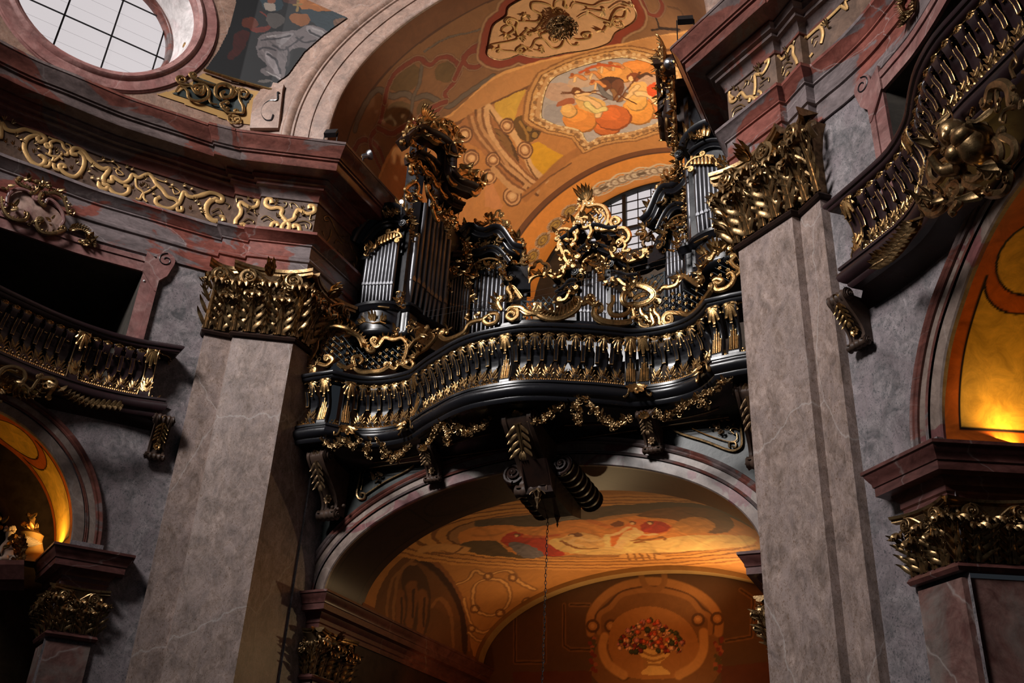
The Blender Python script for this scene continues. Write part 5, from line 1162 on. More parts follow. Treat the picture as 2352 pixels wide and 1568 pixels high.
def make_protos(dark):
    h = BH; M_ = {}
    M_['board'] = mesh_of(slab(lambda t: PITCH*itp(BHW, t), BPROF, h), 'baluster', dark)
    M_['top'] = mesh_of(top_leaf(h) if dark == 'black_lacquer' else top_leaf(h, 0, 0.085, 0.23), 'hanging_leaf', 'gold'); M_['bot'] = mesh_of(bot_leaf(h), 'standing_leaf', 'gold')
    P_ = strap_mb(h, PITCH/2); st = MB(); st.grid([[(p[0]+w_, p[1]+e, p[2]) for w_, e in ((-.028, 0), (.028, 0), (.028, .012), (-.028, .012))] for p in P_], True)
    M_['strap'] = mesh_of(st, 'strap', dark)
    g = MB()
    for e in (-.028, .028): g.merge(tube([(p[0]+e, p[1]+.012, p[2]) for p in P_], 0.005, 4))
    for e in (-.022, 0, .022): g.merge(ball((PITCH/2+e, P_[-2][1]+.012, .45*h), 0.011, n=6, m=4))
    M_['strapg'] = mesh_of(g, 'strap_edging', 'gold')
    pw = lambda t: 0.105-0.02*math.sin(PI*t)
    pm = slab(pw, BPROF, h, 0.05, 0.09)
    for e in (-1, 1): pm.merge(tube([(e*pw(t)*0.93, itp(BPROF, t)+0.062, t*h) for t in lins(0, 1, 18)], 0.012, 5))
    M_['pil'] = mesh_of(pm, 'pilaster_strip', dark)
    M_['ptop'] = mesh_of(top_leaf(h, 0.05, 0.19, 0.36), 'hanging_leaf', 'gold'); M_['pbot'] = mesh_of(candle(h, 0.05), 'candle_flutes', 'gold')
    ed = MB()
    for e in (-1, 1): ed.merge(tube([(e*pw(t)*0.93, itp(BPROF, t)+0.072, t*h) for t in lins(0, 1, 18)], 0.008, 5))
    M_['pedge'] = mesh_of(ed, 'gilt_edging', 'gold'); M_['pleaf'] = mesh_of(bot_leaf(h, 0.05, 0.17, 0.5), 'standing_leaf', 'gold'); return M_
PRO = {'black_lacquer': make_protos('black_lacquer'), 'brown_lacquer': make_protos('brown_lacquer')}
def inst(name, me, parent, mtx=None):
    o = bpy.data.objects.new(name, me); COL.objects.link(o); o.parent = parent
    if mtx is not None: o.matrix_basis = mtx
    return o
def place_mtx(p, n, z):
    n = np.array([n[0], n[1]])/np.linalg.norm(n[:2]); t = np.array([-n[1], n[0]])   # t x n = z
    t = np.array([n[1], -n[0]])
    return Matrix(((t[0], n[0], 0, p[0]), (t[1], n[1], 0, p[1]), (0, 0, 1, z), (0, 0, 0, 1)))
def balcony(root, path, items, z0, dark, s=1, u_end=None, drop=0.55, ends=True):
    """path (x>0 frame), items [(u, kind)]"""
    h = BH; z1 = z0+h; pr = PRO[dark]; pts = [tuple(p) for p in path.p]
    base = [(0.0, z0-0.34), (0.10, z0-0.34), (0.13, z0-0.30), (0.13, z0-0.27), (0.16, z0-0.25), (0.20, z0-0.21), (0.215, z0-0.15), (0.20, z0-0.10), (0.17, z0-0.08), (0.17, z0-0.06), (0.19, z0-0.05), (0.19, z0-0.01), (0.12, z0), (-0.15, z0)]
    sided(sweep(pts, base), s).build('base_moulding', dark, root)
    rail = [(0.0, z1-0.01), (0.16, z1-0.01), (0.19, z1+0.0), (0.21, z1+0.03), (0.215, z1+0.06), (0.24, z1+0.07), (0.255, z1+0.10), (0.25, z1+0.13), (0.22, z1+0.15), (0.20, z1+0.165), (-0.05, z1+0.17), (-0.06, z1-0.01)]
    sided(sweep(pts, rail), s).build('handrail', dark, root)
    # gilded leaf borders
    b = MB(); n_ = int(path.len/0.035)
    for i in range(n_):
        u = (i+0.5)*path.len/n_; p = path.pt(u, z0+0.025, 0.135); nn = path.at(u)[1]
        b.merge(ball(p, 0.018, (1, 1, 1.3), 5, 3))
        if i % 3 == 0: b.merge(leaf(path.pt(u, z0+0.02, 0.12), (0, 0, 1), (nn[0], nn[1], 0), 0.095, 0.05, 0.3, 2, 0.25, 5)); b.merge(ball(path.pt(u+0.05, z0+0.085, 0.11), 0.02, (1, 1, 1), 5, 3))
        if i % 3 == 1: b.merge(leaf(path.pt(u, z1-0.015, 0.155), (0, 0, -1), (nn[0], nn[1], 0), 0.06, 0.045, 0.3, 2, 0.25, 4))
    b.merge(tube([path.pt(u, z0+0.0, 0.14) for u in lins(0, path.len, 90)], 0.014, 5)); b.merge(tube([path.pt(u, z1-0.015, 0.15) for u in lins(0, path.len, 90)], 0.011, 5))
    sided(b, s).build('leaf_border', 'gold', root)
    for u, kind in items:
        p, n = path.at(u); mt = place_mtx((s*p[0], p[1]), (s*n[0], n[1]), z0)
        if kind == 'b':
            o = inst('baluster', pr['board'], root, mt); inst('hanging_leaf', pr['top'], o); inst('standing_leaf', pr['bot'], o)
            st = inst('strap', pr['strap'], o); inst('strap_edging', pr['strapg'], o)
        else:
            o = inst('pilaster_strip', pr['pil'], root, mt); inst('hanging_leaf', pr['ptop'], o)
            if dark == 'black_lacquer': inst('candle_flutes', pr['pbot'], o)
            else: inst('standing_leaf', pr['pleaf'], o); inst('gilt_edging', pr['pedge'], o)
HB = [(0, 13.12), (.4, 13.14), (.8, 13.26), (1.15, 13.43), (1.45, 13.58), (1.75, 13.76), (1.97, 13.90), (2.2, 13.97), (2.5, 14.0), (2.8, 13.98), (3.08, 13.9), (3.3, 13.77), (3.48, 13.6), (3.60, 13.46)]
hp = [(x, y+0.12) for x, y in [tuple(p) for p in cat(HB, 3)]+[(3.9, 13.43), (4.14, 13.43)]]
CB = Path([(-x, y) for x, y in hp[::-1]]+hp[1:])
def CBu(x):
    xs = [p[0] for p in CB.p]; return float(np.interp(x, xs, CB.L))
root = thing('gallery_balcony', 'black and gold serpentine organ gallery balcony spanning the central bay', 'balcony')
it = [(-3.92, 'b'), (-3.66, 'p'), (-3.40, 'p'), (-1.86, 'p'), (.17, 'p'), (2.0, 'p'), (2.24, 'p'), (3.62, 'p'), (3.87, 'p')]
for a, b, k in ((-3.18, -2.05, 6), (-1.66, -.08, 9), (.42, 1.80, 8), (2.44, 3.40, 5)):
    it += [(x, 'b') for x in lins(a, b, k-1)]
ZC = 9.07
balcony(root, CB, [(CBu(x), k) for x, k in it], ZC, 'black_lacquer')
# gallery floor underside and curved coving back to the arch wall
und = MB(); N_ = 80; rows = []
for (z, f) in ((ZC-0.34, 0.0), (ZC-0.36, 0.12), (ZC-0.42, 0.25), (ZC-0.5, 0.5), (ZC-0.55, 0.8), (ZC-0.56, 1.0)):
    rows.append([(lambda p: (p[0], p[1]*(1-f)+AY*f, z))(CB.at(u)[0]) for u in lins(0, CB.len, N_)])
und.grid(rows); und.build('soffit', 'black_lacquer', root)
gf_ = MB().grid([[(p[0], p[1], ZC-0.02) for p in CB.p], [(p[0], 21.5, ZC-0.02) for p in CB.p]]).build('floor', 'dark_wood')
struct(gf_)
# thin gilt lines on the soffit
gl = None
for a, b in ((-3.0, -1.9), (-1.5, -0.4), (0.9, 1.9), (2.5, 3.4)):
    tube([(x, 0.55*CB.at(CBu(x))[0][1]+0.45*AY, ZC-0.505) for x in lins(a, b, 8)], 0.01, 4).build('gilt_line', 'dark_gold', root); tube([(x, 14.35, ZC-0.57) for x in lins(a-0.1, b+0.1, 4)], 0.01, 4).build('gilt_line', 'dark_gold', root)
# gilded palmette clasps over the base moulding
for x in (-3.36, -1.98, 2.12, 3.5):
    u = CBu(x); p, n = CB.at(u); c = np.array([p[0], p[1], ZC-0.12])+np.array([n[0], n[1], 0])*0.22; t = np.array([-n[1], n[0], 0]); n3 = np.array([n[0], n[1], 0]); mb = MB()
    for i in range(5):
        a = PI*(0.15+0.7*i/4); mb.merge(leaf(c+np.array([0, 0, 0.10]), t*math.cos(a)+np.array([0, 0, -1])*math.sin(a), n3, 0.26*(0.8+0.3*math.sin(a)), 0.09, 0.4, 3, 0.2, 7))
    for e in (-1, 1):
        mb.merge(tube(cat([c+t*e*0.03+np.array([0, 0, .12]), c+t*e*0.11+np.array([0, 0, .06]), c+t*e*0.15+np.array([0, 0, -.06]), c+t*e*0.21+np.array([0, 0, -.1]), c+t*e*0.22+np.array([0, 0, -.04])], 4), 0.02, 6))
    mb.merge(ball(c+n3*0.03, 0.05)); mb.build('clasp', 'gold', root)
def inset(pts, first):
    q = [tuple(p) for p in offs([tuple(p) for p in cat(pts, 3)], -0.19)]; return [first]+q
SBP = {-1: inset([(5.76, 11.42), (6.05, 11.17), (6.35, 10.8), (6.59, 10.36), (6.75, 9.95), (6.87, 9.5), (6.98, 9.0), (7.08, 8.4), (7.2, 7.8)], (6.15, 11.72)),
       1: inset([(5.84, 11.40), (6.22, 11.05), (6.57, 10.68), (6.82, 10.2), (6.93, 9.75), (7.05, 9.35), (7.27, 8.95), (7.62, 8.55), (8.0, 8.1), (8.3, 7.6)], (6.22, 11.76))}
for s in (-1, 1):
    P_ = Path(SBP[s]); r = thing('side_balcony', 'dark and gold bowed balcony under the oratory opening on the %s wall' % side_name(s), 'balcony')
    s0 = P_.L[1]
    it = [(s0+0.13, 'p')]+[(s0+0.34+0.2*i, 'b') for i in range(5 if s < 0 else 6)]
    e = it[-1][0]+0.24; it += [(e, 'p')]
    u = e+0.22
    while u < P_.len-0.1: it.append((u, 'b')); u += 0.2
    balcony(r, P_, it, 9.03, 'brown_lacquer', s)
    wp = WP[s]; und = MB(); us = [P_.L[1]+(P_.len-P_.L[1])*i/40 for i in range(41)]
    rows = []
    for z, f in ((8.70, 0), (8.66, 0.3), (8.6, 0.8), (8.55, 1.0)):
        rows.append([(lambda p, q: (p[0]*(1-f)+q[0]*f, p[1]*(1-f)+q[1]*f, z))(P_.at(u)[0], wp.at(0.25+(u-P_.L[1])*1.05 if 0.25+(u-P_.L[1])*1.05 < wp.len else wp.len)[0]) for u in us])
    und.grid(rows); sided(und, s).build('soffit', 'brown_lacquer', r)
    top = MB().grid([[(lambda p: (p[0], p[1], 9.02))(P_.at(u)[0]) for u in us], [(lambda q: (q[0], q[1], 9.02))(wp.at(min(wp.len, 0.25+(u-P_.L[1])*1.05))[0]) for u in us]])
    sided(top, s).build('balcony_floor', 'dark_wood', r)
# ================================================================== THE ORGAN
ZB = Zc(800, 450, 4.7523); ZT = Zc(800, 240, 4.9); ZE = Zc(1180, 430, 4.7526); ZR = Zc(1460, 90, 2.57)
class Facade:
    """vertical plane through plan points A, B (left half of the place); hit() finds the point seen at a pixel; s=+1 mirrors to the right half"""
    def __init__(f, A, B):
        f.A = np.array([*A, 0.0]); f.B = np.array([*B, 0.0]); t = f.B-f.A; f.t = t/np.linalg.norm(t); f.n = np.array([f.t[1], -f.t[0], 0])
    def hit(f, p, d=0.0):
        o, r = ray(*p); A = f.A+f.n*d; k = ((A-o)@f.n)/(r@f.n); return o+k*r
    def pts(f, P, d=0.0): return [f.hit(p, d) for p in P]
def lr(mb, s): return mb if s < 0 else mirror(mb)
def mould(P, n, prof, flip=1):
    """bar with profile [(a outwards from the curve, d forward)] along P"""
    n = np.array(n, float); P, T = frames(P); rows = [[] for _ in prof]
    for p, t in zip(P, T):
        a = np.cross(n, t)*flip; a /= np.linalg.norm(a)
        for r, (x, d) in zip(rows, prof): r.append(p+a*x+n*d)
    mb = MB().grid(rows+[rows[0]])
    for j in (0, -1): mb.add([r[j] for r in rows], [tuple(range(len(rows)))])
    return mb
CM = [(-0.07, -0.3), (-0.07, 0.05), (-0.05, 0.09), (-0.02, 0.10), (0.0, 0.13), (0.02, 0.14), (0.03, 0.18), (0.06, 0.21), (0.09, 0.22), (0.10, 0.20), (0.10, -0.3)]
def sc_prof(k, back=None): return [(a*k, (d*k if d > 0 or back is None else back)) for a, d in CM]
def pipe_mb(c, zm, zt, r, n):
    mb = MB(); rows = []; K = 12
    for z, q in ((c[2], 0.32), (zm-r*0.3, 0.97), (zm, 1.0), (zm+r*0.1, 0.96), (zm+r*1.1, 0.96), (zm+r*1.2, 1.0), (zt, 1.0), (zt, 0.85)): rows.append([(c[0]+r*q*math.cos(2*PI*i/K), c[1]+r*q*math.sin(2*PI*i/K), z) for i in range(K)])
    mb.grid(rows, True); n = np.array(n); x = np.cross((0, 0, 1.0), n); m = np.array([c[0], c[1], zm])+n*r*0.93
    up_ = np.array([0, 0, 1.0])
    # flattened mouth with pointed upper lip
    mb.add([m-x*r*0.62, m+x*r*0.62, m+x*r*0.62+up_*r*1.0+n*r*0.03, m+up_*r*1.9+n*r*0.06, m-x*r*0.62+up_*r*1.0+n*r*0.03], [(0, 1, 2, 3, 4)])
    mb.merge(tube([m-x*r*0.66-up_*r*0.05+n*r*0.1, m+x*r*0.66-up_*r*0.05+n*r*0.1], r*0.09, 4)); return mb
def mouth_mb(c, zm, r, n):
    n = np.array(n); x = np.cross((0, 0, 1.0), n); up_ = np.array([0, 0, 1.0]); m = np.array([c[0], c[1], zm])+n*r*1.0
    return MB().add([m-x*r*0.58, m+x*r*0.58, m+x*r*0.58+up_*r*0.28, m-x*r*0.58+up_*r*0.28], [(0, 1, 2, 3)])
def pipes(root, F, rows, s, r, zf=None, d=0.0, conv=ZB):
    n = F.n if s < 0 else F.n*np.array([-1, 1, 1])
    for b, m, t in rows:
        (B,), (M_,), (T_,) = conv(b), conv(m), conv(t)
        p = F.hit(B, d); q = F.hit(M_, d); e = F.hit(T_, d); c = np.array([q[0], q[1], p[2] if zf is None else zf])
        c[0] *= (1 if s < 0 else -1)
        o = pipe_mb(c, q[2], e[2], r, n).build('pipe', 'tin_pipe', root); mouth_mb(c, q[2], r, n).build('pipe_mouth', 'black_lacquer', o, smooth=False)
def trace(F, items, s, conv, r0=0.03, d=0.08, c=(1, 1), size=0.12):
    mb = MB()
    for it in items:
        pts, r = it[0], it[1] if len(it) > 1 else r0; cc = it[2] if len(it) > 2 else c
        mb.merge(cscroll(F.pts(conv(*pts), d), r, F.n, cc[0], cc[1], size, 6, 0.8, 5))
    return lr(mb, s)
def clumps(F, items, s, conv, rnd, d=0.06, sz=0.07, dens=1.0):
    """items (cx, cy, w px, h px) in the crop's units"""
    mb = MB(); up_ = np.array([0, 0, 1.0])
    for cx, cy, w_, h_ in items:
        (c,), (a,), (b,) = conv((cx, cy)), conv((cx+w_/2, cy)), conv((cx, cy+h_/2)); C_, A_, B_ = F.hit(c, d), F.hit(a, d), F.hit(b, d)
        mb.merge(clump(C_, F.t, up_, F.n, 2*abs((A_-C_)@F.t)+0.02, 2*abs((B_-C_)@up_)+0.02, rnd, dens, sz))
    return lr(mb, s)
def poly_prism(F, pts, s, conv, d0, d1, name, mat, root):
    a = F.pts(conv(*pts), d0)
    b = [p+F.n*(d1-d0) for p in a]; k = len(a); mb = MB().add(a, [tuple(range(k))]).add(b, [tuple(range(k))]); mb.grid([a+[a[0]], b+[b[0]]])
    return lr(mb, s).build(name, mat, root, smooth=False)
FA = Facade((-4.1, 14.4), (-3.0, 14.5)); FB = Facade((-2.95, 14.72), (-2.55, 16.25)); FC = Facade((-2.6, 16.25), (-2.35, 16.75)); FD = Facade((-2.5, 16.6), (-1.7, 16.95)); FE = Facade((-1, 17.4), (1, 17.4))
for s in (-1, 1):
    nm = side_name(s); rnd = random.Random(40)
    # ---- round-topped outer tower
    r = thing('organ_tower', 'low outer organ tower with a round black hood, beside the %s pier' % nm, 'organ tower')
    mb = MB().box(-4.13, -2.98, 14.56, 15.6, 11.55, 14.0); lr(mb, s).build('case', 'black_lacquer', r, smooth=False)
    arc = FA.pts(ZB((140, 560), (180, 470), (250, 370), (340, 280), (450, 220), (540, 220), (600, 260), (620, 320)), 0.0)
    hood = MB(); A_ = cat(arc, 6); low = [p-np.array([0, 0, 0.0]) for p in A_]
    bk = [p+np.array([0, 1.1, 0]) for p in A_]; hood.grid([A_, bk]); base_ = [np.array([p[0], p[1], 13.3]) for p in A_]; hood.grid([[p+FA.n*0.0 for p in A_], base_])
    lr(hood, s).build('hood', 'black_lacquer', r)
    lr(mould(A_, FA.n, [(a*1.6, d*1.3) for a, d in CM]), s).build('cornice', 'black_lacquer', r)
    A2 = cat(FA.pts(ZB((190, 560), (260, 480), (350, 390), (450, 345), (550, 350), (600, 370)), 0.0), 5); lr(mould(A2, FA.n, sc_prof(0.8)), s).build('inner_cornice', 'black_lacquer', r)
    vc = FA.hit(ZB((600, 305))[0], 0.3); lr(volute(vc, FA.t, (0, 0, 1), FA.n, 0.085, 0.12, PI/2, 1), s).build('volute', 'black_lacquer', r)
    pipes(r, FA, [((130+i*42, 1222), (172+i*38, 985-i*1), (205+i*42.5, t)) for i, t in enumerate((700, 650, 600, 570, 540, 510, 500, 480, 470))], s, 0.052, d=0.06)
    g = clumps(FA, [(230, 600, 90, 110), (215, 650, 50, 60), (280, 560, 60, 40)], s, ZB, rnd, 0.16, 0.06)
    for i in range(7):
        P_ = FA.pts(ZB((330+i*34, 540-i*16), (340+i*34, 470-i*18), (395+i*22, 425-i*6), (440+i*20, 405)), 0.16); g.merge(lr(tube(cat(P_, 4), [0.03, 0.034, 0.03, 0.03, 0.028, 0.026, 0.025, 0.024, 0.022, 0.02, 0.016, 0.012, 0.01], 6, 1, None), s))
    g.merge(trace(FA, [([(440, 410), (500, 395), (560, 410), (580, 450), (540, 460)], 0.03), ([(300, 560), (310, 510), (350, 470)], 0.03)], s, ZB, d=0.18))
    g.build('pipe_shade_carving', 'gold', r)
    g = MB()
    for x, y, l, a in ((420, 205, .20, .5), (450, 190, .24, .2), (490, 180, .28, .0), (520, 160, .34, -.1), (550, 150, .36, .1), (585, 150, .38, -.2), (605, 190, .3, -.5), (470, 200, .2, -.4)):
        b = FA.hit(ZB((x, y+30))[0], 0.15); g.merge(leaf(b, FA.t*(-a)+np.array([0, 0, 1.0]), FA.n, l, 0.09, 0.3, 3, 0.15, 8))
    g.merge(clumps(FA, [(510, 205, 220, 40)], -1, ZB, rnd, 0.2, 0.05)); lr(g, s).build('crest', 'gold', r)
    # base with serpentine mouldings
    bp_ = [(-4.14, 14.42), (-3.8, 14.30), (-3.45, 14.30), (-3.15, 14.42), (-2.98, 14.58), (-2.80, 14.62), (-2.76, 14.9)]
    bp_ = [tuple(p) for p in cat(bp_, 4)]
    bpr = [(-0.3, 11.28), (-0.12, 11.30), (0.0, 11.36), (0.03, 11.40), (0.03, 11.44), (-0.02, 11.48), (-0.02, 11.9), (0.02, 11.92), (0.04, 11.96), (0.09, 12.0), (0.10, 12.05), (0.08, 12.07), (-0.3, 12.08)]
    lr(sweep(bp_, bpr), s).build('base', 'black_lacquer', r)
    g = MB()
    for i in range(9):
        a = PI*i/8; c = FA.hit(ZB((268, 1375))[0], 0.12); g.merge(leaf(c+FA.t*0.24*math.cos(a)*(0.3 if 2 < i < 6 else 1), FA.t*math.cos(a)*0.6+np.array([0, 0, 0.5+0.5*math.sin(a)]), FA.n, 0.13+0.14*math.sin(a)**3, 0.075, 0.3, 3, 0.2, 7))
    g.merge(tube(FA.pts(ZB((130, 1395), (180, 1375), (268, 1392), (350, 1375), (410, 1395)), 0.13), 0.018, 5)); g.merge(tube(FA.pts(ZB((150, 1215), (300, 1205), (450, 1222)), 0.16), 0.02, 5))
    lr(g, s).build('base_ornament', 'gold', r)
    g = clumps(FA, [(575, 1130, 90, 170), (610, 1210, 60, 60), (560, 1080, 50, 50)], s, ZB, rnd, 0.2, 0.06); g.build('corner_carving', 'gold', r)
    # ---- tall tower, its front turned towards the bay axis
    r = thing('organ_tower', 'tallest organ tower with carved S-curved pediment on the %s' % nm, 'organ tower')
    mb = MB(); a0, b0 = FB.A, FB.B
    prism = lambda A, B, dep, z0, z1: MB().add([(A[0], A[1], z0), (B[0], B[1], z0), (B[0]-dep, B[1], z0), (A[0]-dep, A[1], z0), (A[0], A[1], z1), (B[0], B[1], z1), (B[0]-dep, B[1], z1), (A[0]-dep, A[1], z1)], [(0, 1, 2, 3), (4, 5, 6, 7), (0, 1, 5, 4), (1, 2, 6, 5), (2, 3, 7, 6), (3, 0, 4, 7)])
    lr(prism(a0-FB.n*0.12, b0-FB.n*0.12, 0.95, 11.3, 14.9), s).build('case', 'black_lacquer', r, smooth=False)
    poly_prism(FB, [(585, 1130), (700, 1240), (600, 400), (690, 350), (745, -100), (650, -160), (570, 300)], s, ZB, -0.1, 0.02, 'stile', 'dark_wood', r) if 0 else None
    lr(MB().merge(prism(np.array([-3.02, 14.6, 0]), np.array([-2.90, 14.74, 0]), 0.25, 12.0, 16.4)), s).build('stile', 'black_lacquer', r, smooth=False)
    lr(MB().merge(prism(FB.B-FB.n*0.02, FB.B+FB.t*0.14-FB.n*0.02, 0.5, 12.0, 15.1)), s).build('stile', 'black_lacquer', r, smooth=False)
    pipes(r, FB, [((670, 1190), (690, 940), (735, 410)), ((722, 1205), (742, 965), (790, 60)), ((772, 1250), (795, 1010), (836, -60)), ((822, 1300), (845, 1060), (872, 0)), ((858, 1330), (885, 1095), (915, 120)), ((895, 1360), (930, 1130), (960, 260)), ((945, 1400), (975, 1160), (1010, 340)), ((1000, 1410), (1030, 1180), (1080, 480))], s, 0.078, zf=12.02)
    low1 = cat(FB.pts(ZT((740, 590), (850, 640), (940, 720), (985, 820), (1000, 920), (1020, 1010), (1080, 1090), (1160, 1150), (1250, 1180)), 0.1), 5)
    lr(mould(low1, FB.n, sc_prof(1.0), 1), s).build('lower_cornice', 'dark_wood', r)
    up1 = cat(FB.pts(ZT((600, 470), (740, 350), (830, 390), (930, 430), (1010, 480), (1060, 560), (1060, 680), (1060, 800), (1120, 890), (1200, 950), (1290, 980), (1360, 1010)), 0.25), 5)
    lr(mould(up1, FB.n, sc_prof(1.45, -0.08), 1), s).build('pediment', 'dark_wood', r)
    tr1 = [([(700, 640), (760, 640), (820, 700), (870, 780), (940, 830), (970, 900)],), ([(720, 760), (700, 700), (740, 670), (800, 680)],), ([(680, 1000), (640, 960), (700, 900), (760, 880), (790, 940), (770, 1010)],), ([(880, 930), (900, 1000), (950, 1080), (1000, 1180)],), ([(940, 1130), (960, 1220), (990, 1300)],), ([(1150, 1240), (1210, 1290), (1200, 1380)],), ([(1100, 1050), (1160, 1010), (1220, 1040), (1240, 1090)],), ([(1010, 900), (1040, 980), (1100, 1040)],), ([(860, 740), (930, 790), (1000, 900)],), ([(800, 520), (850, 560), (900, 620), (960, 700), (980, 760)],)]
    g = trace(FB, [(p[0], 0.05) for p in tr1], s, ZT, d=0.22, size=0.10)
    g.merge(clumps(FB, [(720, 560, 110, 120), (750, 720, 130, 170), (870, 850, 130, 110), (940, 1000, 90, 160), (1090, 1270, 210, 170), (1110, 1400, 110, 160), (730, 960, 120, 200), (700, 1080, 90, 120), (860, 570, 110, 80), (1010, 820, 60, 120), (1190, 1080, 90, 60), (1210, 1330, 60, 160), (950, 1180, 60, 140)], s, ZT, rnd, 0.18, 0.08, 0.9))
    g.merge(clumps(FB, [(690, 1260, 90, 220), (700, 1400, 60, 120), (700, 1500, 50, 130)], s, ZT, rnd, 0.1, 0.07)); g.build('pipe_shade_carving', 'gold', r)
    tr2 = [([(690, 400), (640, 370), (660, 310), (720, 280)], 0.05), ([(620, 440), (640, 400), (700, 400), (730, 450)], 0.04), ([(870, 240), (830, 200), (870, 160), (920, 180), (930, 230), (890, 260), (870, 220)], 0.045, (0, 0)), ([(830, 250), (860, 320), (920, 380), (980, 420), (1060, 420), (1090, 380)], 0.06), ([(1060, 240), (1100, 270), (1150, 330), (1140, 400), (1140, 460), (1180, 490)], 0.055), ([(990, 240), (1010, 190), (1080, 180), (1140, 200), (1200, 260), (1210, 330)], 0.05), ([(1240, 450), (1290, 480), (1280, 530), (1230, 500)], 0.04), ([(1180, 500), (1160, 560), (1180, 620), (1130, 700), (1180, 770)], 0.05), ([(1220, 880), (1240, 800), (1320, 770), (1410, 800), (1460, 880), (1470, 960), (1420, 1010), (1380, 980), (1430, 950)], 0.05), ([(1260, 850), (1300, 820), (1360, 850), (1400, 910), (1380, 960)], 0.035), ([(1470, 880), (1520, 900), (1500, 920)], 0.03), ([(1180, 720), (1240, 740), (1300, 760)], 0.035), ([(640, 330), (670, 240), (700, 220)], 0.03)]
    g = trace(FB, [(p[0], p[1]*1.45)+tuple(p[2:]) for p in tr2], s, ZT, d=0.38, size=0.09)
    for i in range(9):
        a = PI*(0.12+0.62*i/8); c = FB.hit(ZT((860, 210))[0], 0.33); g.merge(lr(leaf(c+(-FB.t*math.cos(PI-a)+np.array([0, 0, math.sin(a)]))*0.08, -FB.t*(-math.cos(PI-a)*-1)+np.array([0, 0, math.sin(a)]), FB.n, 0.36, 0.10, 0.3, 3, 0.2, 8), s))
    g.merge(clumps(FB, [(690, 350, 120, 130), (760, 220, 110, 110), (1070, 200, 170, 100), (1190, 300, 70, 140), (1050, 420, 130, 70), (1190, 400, 60, 110), (1150, 640, 130, 170), (1240, 500, 90, 90), (1330, 760, 260, 70), (1450, 830, 110, 90), (1500, 890, 50, 60), (1170, 780, 80, 90), (780, 300, 120, 100), (920, 300, 100, 110), (1130, 520, 90, 130)], s, ZT, rnd, 0.38, 0.125, 1.1))
    g.build('crest', 'gold', r)
    # curved toe board under the tall pipes
    tb = [tuple((FA.A)[:2]), (-3.1, 14.55), (-2.88, 14.78), (-2.68, 15.3), (-2.52, 15.9), (-2.46, 16.4), (-2.3, 16.75), (-1.7, 17.0)]
    tbp = [tuple(p) for p in cat([(-2.9, 14.7)]+tb[3:], 4)]
    lr(sweep(tbp, [(-0.5, 11.3), (0.0, 11.32), (0.04, 11.38), (0.0, 11.45), (0.0, 11.85), (0.05, 11.9), (0.09, 11.96), (0.10, 12.0), (-0.4, 12.02)]), s).build('toe_board', 'black_lacquer', r)
    # ---- narrow flat between the towers
    r = thing('organ_flat', 'narrow flat of small organ pipes between the two inner towers on the %s' % nm, 'organ pipes')
    lr(prism(FC.A-FC.n*0.08, FC.B-FC.n*0.08, 0.6, 11.3, 14.6), s).build('case', 'black_lacquer', r, smooth=False)
    pipes(r, FC, [((1093+i*31, 1420), (1108+i*31, 1195+i*7), (1128+i*28+(i > 4)*8, t)) for i, t in enumerate((915, 900, 885, 865, 825, 980, 1000))], s, 0.034, zf=12.3)
    lr(mould(FC.pts(ZB((1115, 660), (1170, 655), (1235, 660)), 0.08), FC.n, sc_prof(0.7)), s).build('cornice', 'dark_wood', r)
    lr(mould(FC.pts(ZB((1115, 760), (1200, 755), (1290, 800), (1350, 830)), 0.06), FC.n, sc_prof(0.5)), s).build('lower_cornice', 'dark_wood', r)
    g = clumps(FC, [(1190, 830, 150, 110), (1300, 900, 70, 180), (1280, 660, 130, 150), (1165, 715, 80, 30), (1095, 960, 40, 160), (1350, 1080, 30, 180), (1290, 560, 90, 90), (1330, 770, 70, 60)], s, ZB, rnd, 0.12, 0.06); g.build('carving', 'gold', r)
    # ---- inner tower
    r = thing('organ_tower', 'medium organ tower with arched pediment and spiky gilded crest, %s of the window' % nm, 'organ tower')
    mb = MB(); A, B = FD.A-FD.n*0.1, FD.B-FD.n*0.1; mb.merge(MB().add([(A[0], A[1], 11.3), (B[0], B[1], 11.3), (B[0], B[1]+.7, 11.3), (A[0], A[1]+.7, 11.3), (A[0], A[1], 14.7), (B[0], B[1], 14.7), (B[0], B[1]+.7, 14.7), (A[0], A[1]+.7, 14.7)], [(0, 1, 2, 3), (4, 5, 6, 7), (0, 1, 5, 4), (1, 2, 6, 5), (2, 3, 7, 6), (3, 0, 4, 7)]))
    lr(mb, s).build('case', 'black_lacquer', r, smooth=False)
    pipes(r, FD, [((1360+i*46, 1400), (1370+i*47, 1270), (1392+i*44, t)) for i, t in enumerate((890, 860, 815, 790, 740, 800, 880, 990))], s, 0.052, zf=12.3)
    lr(mould(cat(FD.pts(ZB((1360, 660), (1440, 650), (1530, 615), (1610, 625), (1680, 690), (1740, 770)), 0.1), 4), FD.n, sc_prof(0.85)), s).build('lower_cornice', 'black_lacquer', r)
    lr(mould(cat(FD.pts(ZB((1250, 470), (1330, 400), (1400, 440), (1500, 455), (1600, 420), (1660, 440), (1730, 540), (1790, 610), (1890, 640)), 0.22), 4), FD.n, sc_prof(1.2)), s).build('pediment', 'black_lacquer', r)
    poly_prism(FD, [(1370, 640), (1400, 470), (1600, 450), (1740, 600), (1760, 760), (1640, 620), (1540, 590)], s, ZB, -0.1, 0.05, 'frieze_board', 'black_lacquer', r)
    lr(volute(FD.hit(ZB((1790, 885))[0], 0.1), FD.t, (0, 0, 1), FD.n, 0.10, 0.12), s).build('volute', 'black_lacquer', r)
    poly_prism(FD, [(1750, 900), (1800, 840), (1870, 860), (1930, 960), (1990, 1010), (1990, 1100), (1760, 1100)], s, ZB, -0.3, 0.02, 'side_panel', 'black_lacquer', r)
